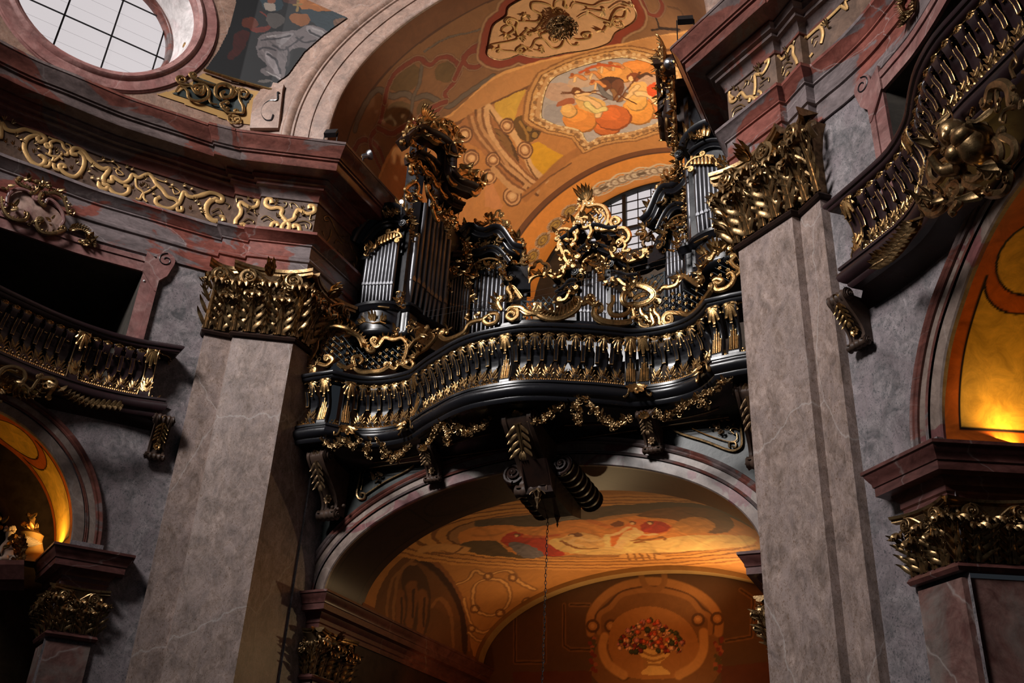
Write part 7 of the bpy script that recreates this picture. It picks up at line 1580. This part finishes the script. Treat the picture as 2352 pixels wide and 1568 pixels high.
# gilded spandrel frames
FS = Facade((-4, AY-0.03), (4, AY-0.03))
def spandrel(lines, conv, cl, label):
    r = thing('spandrel_frame', label, 'ornament'); mb = MB()
    for pts, rr in lines: mb.merge(tube(cat(FS.pts(conv(*pts)), 4), rr, 5))
    mb.build('gilt_frame', 'old_gold', r); clumps(FS, cl, -1, conv, rnd, 0.02, 0.05, 0.8).build('flower_relief', 'dark_gold', r)
spandrel([([(705, 870), (690, 980), (665, 1110), (690, 1160), (735, 1150), (735, 1110), (700, 1110), (705, 1135)], .022), ([(700, 865), (860, 830), (1130, 790)], .013), ([(1130, 785), (1180, 800), (1180, 850), (1100, 910), (920, 1000), (740, 1120)], .018), ([(730, 880), (715, 1010), (700, 1080)], .010), ([(1130, 820), (1150, 800), (1120, 800), (1115, 830)], .014)], Z3, [(840, 970, 120, 60), (760, 900, 80, 50)], 'dim gilded triangular frame beside the arch under the left part of the gallery')
spandrel([([(1510, 415), (1440, 420), (1420, 470), (1480, 520), (1700, 590), (1900, 665), (1980, 650), (2005, 600), (1995, 470), (1990, 340), (1740, 375), (1510, 415)], .024), ([(1580, 470), (1600, 440), (1980, 360)], .009), ([(1590, 480), (1700, 530), (1880, 590), (1960, 580), (1960, 520)], .010), ([(1900, 640), (1900, 600), (1950, 600), (1950, 640), (1920, 630)], .016), ([(1980, 500), (1940, 480), (1910, 500), (1940, 530)], .013), ([(1540, 470), (1520, 440), (1560, 430), (1580, 460)], .013)], Z4, [(1760, 480, 120, 40), (1900, 420, 90, 80), (1830, 500, 90, 60), (1500, 420, 80, 50)], 'bright gilded triangular frame beside the arch under the right part of the gallery')
# chain hanging from the keystone
p = at(1256, 1185, Y=14.9); q = at(1250, 1500, Y=14.9); X = (p[0]+q[0])/2
r = thing('chain', 'thin black chain hanging from the keystone bracket through the central arch', 'chain', loc=(X, 14.9, p[2]))
def torus(R, r_, sz, n=10, m=5):
    rows = []
    for i in range(n):
        a = 2*PI*i/n; c = np.array([R*math.cos(a), 0, sz*math.sin(a)]); d = np.array([math.cos(a), 0, math.sin(a)])
        rows.append([c+r_*(d*math.cos(k*2*PI/m)+np.array([0, 1, 0])*math.sin(k*2*PI/m)) for k in range(m)])
    rows.append(rows[0]); return MB().grid(rows, True)
lm = mesh_of(torus(0.016, 0.0055, 0.038), 'link', 'iron')
for i in range(56):
    o = inst('link', lm, r); o.location = (0.004*math.sin(i*.7), 0, 0.0-i*0.062-0.02); o.rotation_euler = (0, 0, PI/2*(i % 2)+0.3)
# ================================================================== SIDE BALCONY BRACKETS, LEAF FESTOONS, PUTTO
for s, u in ((-1, 0.36), (1, 0.30)):
    wp = WP[s]; p = wp.pt(u, 8.68, 0); n = wp.at(u)[1]; r = thing('console', 'wooden scroll bracket with gilt buds under the end of the %s side balcony' % side_name(s), 'bracket')
    console(r, (s*p[0], p[1], 8.68), (s*n[0], n[1]), 0.27, 0.40, 0.62, 'console_wood', 'gold', roll=0.075)
def leaf_festoon(F, conv, pts, label, L=0.15, d=0.05, s=-1):
    r = thing('leaf_festoon', label, 'garland'); Q = cat(F.pts(conv(*pts), d), 5); mb = tube(Q, 0.02, 5); acc = 0
    for a, b in zip(Q, Q[1:]):
        acc += np.linalg.norm(b-a); t = (b-a)/np.linalg.norm(b-a)
        if acc > L*0.42:
            acc = 0
            for e in (-1, 0, 1): sd = np.cross(F.n, t)*e; mb.merge(leaf(b, t+sd*0.65+F.n*0.35, F.n+sd*0.4, L, L*0.55, 0.5, 1, 0.35, 6, 0.1))
    mb.build('leaves', 'old_gold', r); return r
ZF = Zc(0, 590, 3.4095); FLB = Facade((-7.2, 8.9), (-5.95, 11.1)); ZRB = Zc(1900, 350, 3.92); ZRA = Zc(1900, 0, 3.92)
leaf_festoon(FLB, ZF, [(450, 1010), (520, 1080), (610, 1130), (720, 1160), (830, 1170), (925, 1180)], 'gilded laurel festoon hung under the left side balcony')
r = leaf_festoon(FLB, ZF, [(320, 950), (330, 1020), (270, 1090), (170, 1090), (100, 1060), (40, 1000), (-30, 990)], 'gilded acanthus swag with scrolls at the left picture edge under the balcony')
g = trace(FLB, [([(-20, 950), (20, 880), (100, 860), (180, 890), (200, 950), (160, 990)], 0.035), ([(0, 920), (60, 880), (130, 900)], 0.02), ([(180, 990), (230, 1040), (220, 1090)], 0.025), ([(310, 950), (400, 950), (440, 990), (370, 1090)], 0.035), ([(250, 1040), (290, 980), (330, 930)], 0.03)], -1, ZF, d=0.08, size=0.05); g.merge(clumps(FLB, [(80, 1000, 120, 90), (370, 980, 110, 90), (20, 1060, 90, 160)], -1, ZF, rnd, 0.1, 0.09, 0.7)); g.build('scrolls', 'old_gold', r)
FRB = Facade((6.45, 10.6), (7.6, 8.55))
leaf_festoon(FRB, ZRB, [(860, 520), (840, 640), (770, 740), (700, 840), (620, 920), (520, 980)], 'gilded laurel festoon hung under the right side balcony', 0.17, 0.0)
r = thing('gilded_putto', 'dark gilded putto mask with scrolls and garlands under the right side balcony', 'sculpture')
FP_ = Facade((6.7, 9.9), (7.65, 8.35)); up_ = np.array([0, 0, 1.0])
hc = FP_.hit(ZRA((1150, 1210))[0], 0.1); bc = FP_.hit(ZRA((1330, 1330))[0], 0.12)
sm = MB()
def uvball(c, rx, ry, rz, ex, ey, ez, n=20, m=14, bump=None):
    rows = []
    for i in range(m+1):
        a = PI*i/m; row = []
        for k in range(n):
            b = 2*PI*k/n; v = np.array([math.sin(a)*math.cos(b), math.sin(a)*math.sin(b), math.cos(a)]); q = bump(v) if bump else 1
            row.append(c+(ex*v[0]*rx+ey*v[1]*ry+ez*v[2]*rz)*q)
        rows.append(row)
    return MB().grid(rows, True)
fx = FP_.t; fn = FP_.n; fd = fn*0.75-up_*0.55+fx*0.15; fd /= np.linalg.norm(fd); fu = np.cross(fd, fx)*-1; fu /= np.linalg.norm(fu); fs = np.cross(fu, fd)
def face(v):  # v: (side, up, forward)
    s_, u_, f_ = v; q = 1+0.05*math.exp(-((s_/0.5)**2+((u_+0.75)/0.3)**2)*3)
    q += 0.20*math.exp(-((s_/0.13)**2+((u_+0.08)/0.22)**2))*(f_ > 0)-0.10*(math.exp(-(((abs(s_)-0.33)/0.16)**2+((u_-0.12)/0.12)**2)))*(f_ > 0)
    q += 0.05*math.exp(-(((abs(s_)-0.42)/0.25)**2+((u_+0.25)/0.25)**2))*(f_ > 0)+0.05*math.exp(-((s_/0.2)**2+((u_+0.42)/0.07)**2))*(f_ > 0)-0.04*math.exp(-((s_/0.2)**2+((u_+0.34)/0.03)**2))*(f_ > 0)
    return q
uvball(hc, 0.145, 0.175, 0.155, fs, fu, fd, 40, 30, face).build('head', 'old_gold', r)
hm = MB()
for i in range(60):
    a, b = rnd.uniform(-0.4, PI+0.4), rnd.uniform(-1.2, 1.3); v = fs*math.cos(a)*0.15+fu*(abs(math.sin(a))*0.16*math.cos(b*0.6)+0.02)+fd*0.12*math.sin(b-0.5); hm.merge(ball(hc+v, rnd.uniform(.022, .036), n=6, m=4))
hm.build('curly_hair', 'old_gold', r)
bd = uvball(bc, 0.165, 0.19, 0.15, fs, fu, fd, 22, 16, lambda v: 1+0.10*math.exp(-(((abs(v[0])-0.4)/0.25)**2+((v[1]-0.3)/0.3)**2)))
bd.merge(uvball(bc+fs*0.17-fu*0.09+fd*0.02, 0.10, 0.11, 0.11, fs, fu, fd)); bd.merge(uvball(bc-fs*0.02-fu*0.15+fd*0.03, 0.13, 0.10, 0.12, fs, fu, fd)); bd.merge(tube(cat([bc-fs*0.12+fu*0.05, bc-fs*0.26+fd*0.08, bc-fs*0.2-fu*0.18+fd*0.12], 4), [0.06, 0.06, 0.055, 0.05, 0.05, 0.045, 0.045, 0.04, 0.04], 10)); bd.merge(tube(cat([hc-fu*0.08, (hc+bc)/2, bc+fu*0.05], 4), 0.085, 10)); bd.merge(tube(cat([bc+fs*0.28, bc+fs*0.42-fu*0.1, bc+fs*0.40-fu*0.28], 4), [0.075, 0.075, 0.07, 0.065, 0.06, 0.055, 0.05, 0.045, 0.04], 10)); bd.build('torso', 'old_gold', r)
T_ = [([(1450, 920), (1480, 800), (1560, 760), (1640, 800), (1660, 930)], .06), ([(1540, 980), (1530, 830), (1560, 780)], .03), ([(1060, 1300), (960, 1380), (920, 1500), (930, 1600), (990, 1640), (1060, 1560)], .045), ([(1160, 1400), (1080, 1430), (1000, 1480)], .04), ([(1400, 1200), (1500, 1240), (1560, 1350), (1540, 1450), (1440, 1480)], .045), ([(1210, 1480), (1240, 1580), (1330, 1620), (1400, 1580)], .05), ([(1560, 1220), (1680, 1290), (1690, 1400), (1620, 1480)], .045), ([(1250, 1660), (1350, 1700), (1480, 1750), (1600, 1720), (1650, 1620)], .045), ([(1120, 1660), (1190, 1640), (1200, 1720), (1130, 1740)], .045), ([(1130, 1760), (1180, 1790), (1160, 1850)], .045)]
g = trace(FP_, [(a, b) for a, b in T_], -1, ZRA, d=0.08, size=0.06)
g.merge(clumps(FP_, [(1300, 1100, 170, 130), (1500, 980, 120, 110), (1490, 1560, 200, 130), (1550, 1620, 110, 110), (1620, 1430, 110, 170), (1010, 1330, 90, 150), (1720, 900, 110, 260), (1740, 650, 100, 230), (1140, 1030, 90, 110), (1480, 1690, 200, 70)], -1, ZRA, rnd, 0.1, 0.10, 0.7))
g.build('scrolls', 'old_gold', r)
r = thing('gilded_mask', 'cluster of gilded ribbons and leaves where the right laurel festoon begins', 'ornament')
g = trace(FP_, [([(860, 340), (840, 440), (880, 530), (960, 560), (1060, 500), (1090, 420)], .04), ([(900, 350), (880, 420), (960, 500), (1040, 420)], .03), ([(980, 420), (1040, 370), (1100, 400), (1060, 470)], .035), ([(930, 300), (1000, 330), (1080, 340), (1100, 300)], .035), ([(1120, 380), (1110, 310), (1170, 290), (1210, 340), (1170, 390)], .05), ([(1100, 450), (1160, 420), (1190, 450), (1130, 520)], .05)], -1, ZRB, d=0.08, size=0.05)
g.merge(clumps(FP_, [(950, 470, 190, 120), (1050, 450, 90, 120), (870, 400, 60, 150)], -1, ZRB, rnd, 0.1, 0.08, 0.8)); g.build('ribbons', 'old_gold', r)
# ================================================================== CARTOUCHES ON THE LEFT AND RIGHT WALLS
WA = {s: absx([tuple(p) for p in WP[s].p], s) for s in (-1, 1)}
def wf(p, s, d):
    q = wallhit(p[0], p[1], WA[s]) or (WP[s].len-0.05, 12.2)
    a = WP[s].pt(q[0], q[1], d); n = WP[s].at(q[0])[1]; return np.array([s*a[0], a[1], a[2]]), np.array([s*n[0], n[1], 0])
ZK = Zc(0, 220, 4.238)
r = thing('cartouche', 'marble cartouche with gilded scroll rim above the left oratory opening', 'cartouche')
body = [(40, 1100), (60, 1020), (140, 960), (240, 960), (300, 1000), (340, 1060), (410, 1080), (480, 1100), (560, 1170), (600, 1260), (580, 1330), (520, 1370), (420, 1370), (340, 1320), (280, 1270), (180, 1250), (60, 1210), (0, 1150)]
fr_ = [wf(p, -1, 0.12)[0] for p in cat(ZK(*body), 3, True)]; cc, nn = wf(ZK((300, 1170))[0], -1, 0.20); mb = MB(); k = len(fr_)
mid = [a*0.6+cc*0.4-nn*0.02 for a in fr_]; mb.grid([fr_+[fr_[0]], mid+[mid[0]]]); mb.add(mid+[cc], [(i, (i+1) % k, k) for i in range(k)]); bk_ = [a-nn*0.12 for a in fr_]; mb.grid([bk_+[bk_[0]], fr_+[fr_[0]]]); mb.build('marble_boss', 'cartouche_marble', r)
def wtrace(items, s, conv, mat, name, par, d=0.15, size=0.06, fan=0.0):
    mb = MB()
    for it in items:
        PP = [wf(p, s, d) for p in conv(*it[0])]; n = sum(b for a, b in PP); n /= np.linalg.norm(n); P_ = [a for a, b in PP]
        mb.merge(cscroll(P_, it[1], n, it[2] if len(it) > 2 else 1, it[3] if len(it) > 3 else 1, size, 7, 0.8, 5))
        if fan:
            Q = cat(P_, 3)
            for i in range(1, len(Q)-1, 2):
                t = Q[i+1]-Q[i-1]; t /= np.linalg.norm(t); mb.merge(leaf(Q[i], np.cross(n, t)*0.8+t*0.6, n, fan, fan*0.4, 0.5, 2, 0.2, 5))
    return mb.build(name, mat, par)
wtrace([([(50, 1110), (70, 1010), (150, 960), (240, 965), (300, 1010), (310, 1040)], .035), ([(420, 1090), (450, 1050), (520, 1090), (580, 1170), (600, 1260), (570, 1310)], .035)], -1, ZK, 'frame_marble', 'marble_scrolls', r, 0.17)
wtrace([([(0, 1030), (10, 1130), (60, 1220), (140, 1260), (230, 1250), (250, 1190), (215, 1190)], .04, 0, 0), ([(350, 1240), (330, 1290), (380, 1370), (480, 1385), (560, 1365), (600, 1350)], .04), ([(170, 850), (150, 880), (190, 920), (260, 950)], .04), ([(300, 1000), (350, 960), (370, 900), (340, 880)], .04), ([(380, 1000), (360, 1060), (400, 1110)], .04), ([(430, 1000), (500, 990), (570, 1020), (600, 1050)], .035), ([(600, 1060), (620, 1110), (640, 1180)], .03), ([(380, 930), (400, 880), (420, 900), (440, 940), (470, 930)], .025)], -1, ZK, 'old_gold', 'gilt_rim', r, 0.18, 0.06, 0.09)
mb = MB()
for x, y, w_, h_ in ((60, 950, 110, 90), (240, 890, 150, 70), (400, 940, 110, 110), (540, 1000, 110, 90), (650, 1130, 50, 110), (670, 1210, 100, 70), (110, 1120, 100, 130), (500, 1280, 110, 110), (290, 1280, 80, 60)):
    c, n = wf(ZK((x, y))[0], -1, 0.16); mb.merge(clump(c, (-n[1], n[0], 0), (0, 0, 1.0), n, w_/4.238/150, h_/4.238/150, rnd, 0.9, 0.07))
mb.build('gilt_foliage', 'old_gold', r)
def hook(conv, P1_, P2_, s, label):
    r = thing('acanthus_spray', label, 'ornament'); mb = MB()
    for pts in (P1_, P2_):
        PP = [wf(p, s, 0.08) for p in conv(*pts)]; n = PP[0][1]; Q = cat([a for a, b in PP], 4); mb.merge(tube(Q, [0.03*(1-0.6*i/len(Q)) for i in range(len(Q))], 6))
        for i in range(1, len(Q)-1):
            t = Q[i+1]-Q[i-1]; t /= np.linalg.norm(t)
            for e in (-1, 1): mb.merge(leaf(Q[i], np.cross(n, t)*0.7*e+t*0.8, n, 0.12, 0.05, 0.5, 2, 0.25, 5))
    mb.build('leaves', 'old_gold', r)
hook(ZK, [(660, 1330), (740, 1310), (820, 1340), (850, 1390), (880, 1430), (890, 1480)], [(760, 1420), (810, 1460), (860, 1430), (900, 1400)], -1, 'small gilded acanthus spray on the oratory frame right of the cartouche')
hook(ZRA, [(760, -60), (735, 30), (740, 100), (760, 150), (755, 220)], [(840, -20), (840, 80), (800, 150), (770, 190)], 1, 'small gilded acanthus spray on the oratory frame at the top right')
# ================================================================== VAULT CARTOUCHE RELIEF
def vf(p, d=0.04):
    h = barrel_hit(p[0], p[1], GR-d, GR-d, GZ); n = np.array([-h[0], 0, GZ-h[2]]); return h, n/np.linalg.norm(n)
r = thing('vault_cartouche', 'cream cartouche with gilded scroll relief and a dark gold rosette on the vault band', 'relief')
mb = MB(); q = [vf(p, 0.03)[0] for p in cat(Z2(*[(1085+(x-1085), y) for x, y in ((1105, 270), (1098, 330), (1160, 360), (1230, 350), (1290, 328), (1350, 342), (1440, 345), (1560, 320), (1700, 300), (1825, 258), (1868, 195), (1965, 140), (1992, 90), (1968, 32), (1920, -30), (1760, -90), (1500, -55), (1390, -40), (1235, 35), (1210, 95), (1140, 145), (1118, 200))]), 5, True)]
# filled panel following the vault
uu = [(math.atan2(p[2]-GZ, -p[0])*GR, p[1]) for p in q]; us = np.arange(min(a for a, b in uu), max(a for a, b in uu), 0.02); vs = np.arange(min(b for a, b in uu), max(b for a, b in uu), 0.02)
U, V = np.meshgrid(us, vs, indexing='ij'); R_ = GR-0.025; G = np.stack([-R_*np.cos(U/GR), V, GZ+R_*np.sin(U/GR)], -1); cv = Canvas(U, V, (214, 160, 112), lambda p: p)
masked('panel', G, cv, 'fresco_paint', inpoly(U, V, uu), r); tube(q+[q[0]], 0.014, 5).build('panel_edge', 'dark_gold', r)
VS = [[(1120, 270), (1170, 260), (1230, 250), (1280, 230), (1270, 170), (1280, 130), (1240, 110)], [(1170, 260), (1180, 300), (1250, 310), (1300, 320), (1330, 300), (1310, 275), (1280, 290)], [(1130, 300), (1170, 290), (1160, 310)], [(1300, 270), (1360, 290), (1390, 240), (1440, 240), (1490, 290), (1540, 280), (1560, 230), (1520, 210)], [(1280, 130), (1330, 130), (1400, 130), (1420, 90), (1370, 60), (1370, 20), (1430, 20), (1480, 40), (1490, 70)], [(1300, 100), (1320, 80), (1310, 120)], [(1330, 200), (1380, 190), (1430, 180), (1480, 160)], [(1190, 200), (1190, 170), (1240, 150), (1260, 180), (1220, 210)], [(1380, 300), (1430, 310), (1430, 280)], [(1620, 170), (1600, 220), (1640, 240), (1710, 230), (1720, 200), (1680, 200)], [(1570, 230), (1600, 270), (1640, 270)], [(1640, 110), (1700, 80), (1760, 110), (1820, 130), (1860, 140), (1830, 160), (1870, 70), (1930, 60), (1920, 110), (1880, 110)], [(1740, 180), (1790, 190), (1820, 150)], [(1600, 50), (1620, 20), (1680, 30), (1740, 40), (1780, 20), (1840, 10), (1880, -20)], [(1500, 50), (1510, 10), (1560, 0), (1560, 40)], [(1620, 10), (1590, -20), (1640, -40), (1720, -30)], [(1830, 60), (1900, 20), (1960, 40)], [(1450, 100), (1400, 170), (1350, 200)], [(1330, 240), (1310, 210), (1340, 180)], [(1700, 60), (1780, 70), (1800, 60)], [(1440, 240), (1420, 210), (1450, 200)]]
mb = MB()
for i, pts in enumerate(VS):
    PP = [vf(p, 0.06) for p in Z2(*pts)]; mb.merge(cscroll([a for a, b in PP], 0.024 if i != 6 else 0.016, PP[0][1], 0, 1, 0.07, 6, 0.7, 5))
for x, y in ((1140, 290), (1300, 215), (1210, 205), (1420, 285), (1400, 190), (1790, 70), (1890, 120), (1940, 50), (1780, 185), (1330, 90), (1290, 225), (1700, 60), (1340, 305)):
    c, n = vf(Z2((x, y))[0], 0.06); tx = np.array([0, 1.0, 0]); ty = np.cross(n, tx)
    for k in range(4): a = rnd.uniform(0, 6.28); mb.merge(leaf(c, tx*math.cos(a)+ty*math.sin(a), n, 0.13, 0.05, 0.4, 2, 0.3, 6))
mb.build('gilt_scrolls', 'flat_gold', r)
c, n = vf(Z2((1548, 132))[0], 0.05); tx = np.array([0, 1.0, 0]); ty = np.cross(n, tx); mb = MB()
for k, rr in ((10, 0.36), (8, 0.27), (6, 0.17)):
    for i in range(k):
        a = 2*PI*(i+0.5*(k == 8))/k; d = tx*math.cos(a)+ty*math.sin(a); sd = np.cross(n, d); mb.merge(acanthus(c+d*0.05+n*(0.36-rr)*0.5, d*0.9+sd*0.45, n, rr*0.9, rr*0.5, 0.35, 0.25, 4))
mb.merge(ball(c+n*0.2, 0.06)); mb.build('rosette', 'dark_gold', r)
# ================================================================== LAMPS, CABLES, SMALL FITTINGS
def floodlight(px, py, y, label, w_=0.26, ang=0.5):
    c = at(px, py, Y=y); r = thing('floodlight', label, 'floodlight'); c = np.array([c[0], c[1], max(c[2], 14.95)])
    mb = MB(); ex = np.array([0.95, 0.30, 0]); ey = np.array([-0.15, 0.45, 0.88]); ez = np.cross(ex, ey)
    P_ = [c+ex*a*w_/2+ey*b*w_/2*0.85+ez*d for d in (-0.05, 0.05) for a, b in ((-1, -1), (1, -1), (1, 1), (-1, 1))]
    mb.add(P_, [(0, 1, 2, 3), (4, 5, 6, 7), (0, 1, 5, 4), (1, 2, 6, 5), (2, 3, 7, 6), (3, 0, 4, 7)]); mb.build('housing', 'iron', r, smooth=False)
    lg = MB()
    for e in (-1, 1): lg.merge(tube([c+ex*e*w_*0.55, c+ex*e*w_*0.55+np.array([0, 0, -(c[2]-14.74)])], 0.012, 4))
    lg.merge(tube([c+ex*-w_*0.55+np.array([0, 0, -(c[2]-14.75)]), c+ex*w_*0.55+np.array([0, 0, -(c[2]-14.75)])], 0.012, 4)); lg.build('bracket', 'iron', r)
floodlight(761, 306, 12.55, 'black floodlight standing on the corner of the left cornice', 0.25)
floodlight(1574, 46, 12.6, 'black floodlight standing on the right cornice against the vault', 0.27)
def spotlamp(px, py, y, d, label, lens):
    c = at(px, py, Y=y); d = np.array(d, float); d /= np.linalg.norm(d); r = thing('spotlight', label, 'spotlight'); x = np.cross(d, (0, 0, 1.0)); x /= np.linalg.norm(x); z = np.cross(x, d)
    ringp = lambda a, q: [c+d*a+q*(x*math.cos(k*PI/8)+z*math.sin(k*PI/8)) for k in range(16)]
    MB().grid([ringp(-0.16, 0.02), ringp(-0.14, 0.05), ringp(-0.04, 0.055), ringp(0, 0.10), ringp(0.05, 0.115)], True).build('reflector', 'steel', r)
    MB().add(ringp(0.045, 0.11), [tuple(range(16))]).build('lens', lens, r, smooth=False)
    tube([c-d*0.12, c-d*0.12-np.array([0, 0, 0.12]), c-d*0.2-np.array([0, 0, 0.16])], 0.015, 5).build('arm', 'iron', r)
spotlamp(846, 356, 13.6, (0.6, 0.6, 0.55), 'lit spotlight clamped to the left cornice edge facing the organ', 'lamp_lens')
spotlamp(1540, 145, 13.4, (-0.5, 0.6, 0.5), 'steel spotlight hanging at the corner of the right cornice', 'lamp_lens')
c = at(922, 463, Y=14.2); r = thing('globe_lamp', 'small bright globe lamp beside the hood of the left outer organ tower', 'lamp'); ball(c, 0.045, n=12, m=8).build('globe', 'lamp_globe', r); tube([c, c+np.array([0, 0.05, -0.3])], 0.012, 5).build('stem', 'iron', r)
for k, (a, b, mics, lb) in enumerate((((-60, 1150), (1770, 735), [(448, 1050), (1465, 850)], 'upper microphone cable stretched across the gallery'), ((-40, 1210), (1750, 800), [(130, 1150), (1120, 945)], 'lower microphone cable stretched across the gallery'))):
    FW = Facade((-4, 14.6), (4, 14.6)); A, B = FW.pts(ZE(a, b)); r = thing('microphone_cable', lb, 'cable'); A2 = A+(A-B)*0.55; mid = [A2+(B+(B-A)*0.12-A2)*t+np.array([0, 0, -0.10*math.sin(PI*t)]) for t in lins(0, 1, 20)]; tube(mid, 0.0035, 4).build('wire', 'steel', r)
    for m_ in mics:
        c = FW.hit(ZE(m_)[0]); mm = uvball(c-np.array([0, 0, 0.05]), 0.045, 0.02, 0.045, np.array([1., 0, 0]), np.array([0, 1., 0]), np.array([0, 0, 1.]), 14, 8); mm.build('microphone', 'iron', r)
c = FE.hit(ZE((262, 1300))[0]); mb = MB().box(c[0]-0.11, c[0]+0.11, 14.15, 14.17, 10.5, 10.72); q = at(1235, 703, Y=13.36)
mb = MB().box(q[0]-0.075, q[0]+0.075, 13.35, 13.36, ZTOP+0.12, q[2]+0.06); tag(mb.build('music_sheet', 'ochre_paint', smooth=False), 'small tan card standing behind the gallery rail at the centre', 'card')
for px, py, s in ((330, 648, -1), (2006, 250, 1)):
    p_, n_ = wf((px, py), s, 0.05); r = tag(ball(p_, 0.022, n=8, m=6).build('sensor', 'white_plastic'), 'tiny white sensor on the %s oratory opening jamb' % side_name(s), 'sensor')
# ================================================================== ANGEL IN THE LEFT CHAPEL
FN = Facade((-8.5, 9.65), (-6.95, 11.8)); ZN = Zc(0, 900, 2.3485)
r = thing('angel_statue', 'pale winged putto holding a gilded branch in the glowing left side arch', 'statue')
def skin(name, V, E, R, mat, par):
    me = bpy.data.meshes.new(name); me.from_pydata([tuple(v) for v in V], E, []); me.update(); me.materials.append(MATS[mat]); o = bpy.data.objects.new(name, me); COL.objects.link(o); o.parent = par
    md = o.modifiers.new('skin', 'SKIN'); sk = me.skin_vertices[0].data if me.skin_vertices else None
    if sk is None:
        bm = __import__('bmesh').new(); bm.from_mesh(me); bm.verts.layers.skin.verify(); bm.to_mesh(me); bm.free(); sk = me.skin_vertices[0].data
    for i, q in enumerate(R): sk[i].radius = (q, q); sk[i].use_root = (i == 0)
    md.use_smooth_shade = True; ss = o.modifiers.new('sub', 'SUBSURF'); ss.levels = 2; ss.render_levels = 2; return o
h = lambda x, y, d=0.0: FN.hit(ZN((x, y))[0], d)
V = [h(50, 900), h(45, 860), h(40, 825), h(48, 795), h(52, 770), h(52, 748), h(85, 835, .12), h(105, 810, .2), h(10, 835, .1), h(0, 870, .15), h(20, 910, .2), h(-10, 900, .3), h(75, 905, .2), h(90, 880, .3)]
skin('body', V, [(0, 1), (1, 2), (2, 3), (3, 4), (4, 5), (2, 6), (6, 7), (2, 8), (8, 9), (0, 10), (10, 11), (0, 12), (12, 13)], [.10, .105, .09, .04, .075, .06, .035, .025, .035, .025, .07, .045, .07, .045], 'putto_plaster', r)
mb = MB(); c = h(52, 752)
for i in range(26): a = rnd.uniform(0, 2*PI); mb.merge(ball(c+np.array([math.cos(a)*.07, math.sin(a)*.07, rnd.uniform(0.0, .07)]), .026, n=6, m=4))
mb.build('hair', 'putto_plaster', r); mb = MB()
for i in range(8): a = 0.15+0.12*i; mb.merge(leaf(h(85, 815, -.05), FN.t*math.cos(a)+np.array([0, 0, math.sin(a)*0.6]), FN.n, 0.42-0.03*i, 0.09, 0.2, 1, 0.1, 7, 0.1))
mb.build('wing', 'putto_plaster', r)
P_ = [h(95, 780, .2), h(110, 830, .22), h(105, 880, .25), h(85, 930, .25), h(60, 985, .2)]; mb = tube(cat(P_, 4), 0.02, 5)
for q in cat(P_, 5):
    for e in range(4): a = rnd.uniform(0, 6.28); mb.merge(leaf(q, FN.t*math.cos(a)+np.array([0, 0, math.sin(a)-0.4]), FN.n, 0.13, 0.06, 0.4, 3, 0.3, 6))
mb.merge(clump(h(70, 830, .2), FN.t, (0, 0, 1.0), FN.n, 0.35, 0.2, rnd, 0.8, 0.08)); mb.build('gilded_branch', 'gold', r)
r = thing('altar_ornament', 'gilded altar top ornament behind the putto in the left side arch', 'ornament')
rows = [[(lambda c: (c[0]+q*math.cos(k*PI/5), c[1]+q*math.sin(k*PI/5), c[2]))(h(170, y, -.3)) for k in range(10)] for y, q in ((930, .22), (860, .20), (800, .17), (770, .20), (750, .12), (735, .08), (700, .05), (680, .07), (660, .02))]
MB().grid(rows, True).build('pedestal', 'ochre_paint', r); clumps(FN, [(165, 735, 60, 40), (145, 690, 30, 60), (190, 725, 30, 40), (5, 700, 20, 40)], -1, ZN, rnd, -0.1, 0.07, 1.0).build('flame_finial', 'gold', r)
mb = MB(); mb.grid([[h(x, y, d) for x in (-60, 0, 60, 130)] for y, d in ((905, 0.45), (930, 0.5), (1010, 0.45), (1025, 0.35), (1070, 0.3))]); mb.build('ledge', 'impost_marble', r)
# ================================================================== GROUPS OF LIKE THINGS
GR_ = {'pilaster': 'marble pilasters with gilded capitals', 'organ tower': 'towers of the great organ', 'organ pipes': 'small pipe flats of the great organ', 'bracket': 'scroll brackets under the galleries', 'garland': 'gilded garlands', 'floodlight': 'floodlights on the cornices', 'spotlight': 'spotlights on the cornices', 'screen': 'lattice parapet screens', 'sensor': 'white sensors', 'cable': 'microphone cables'}
for o in bpy.data.objects:
    if o.parent is None and o.get('category') in GR_: o['group'] = GR_[o['category']]
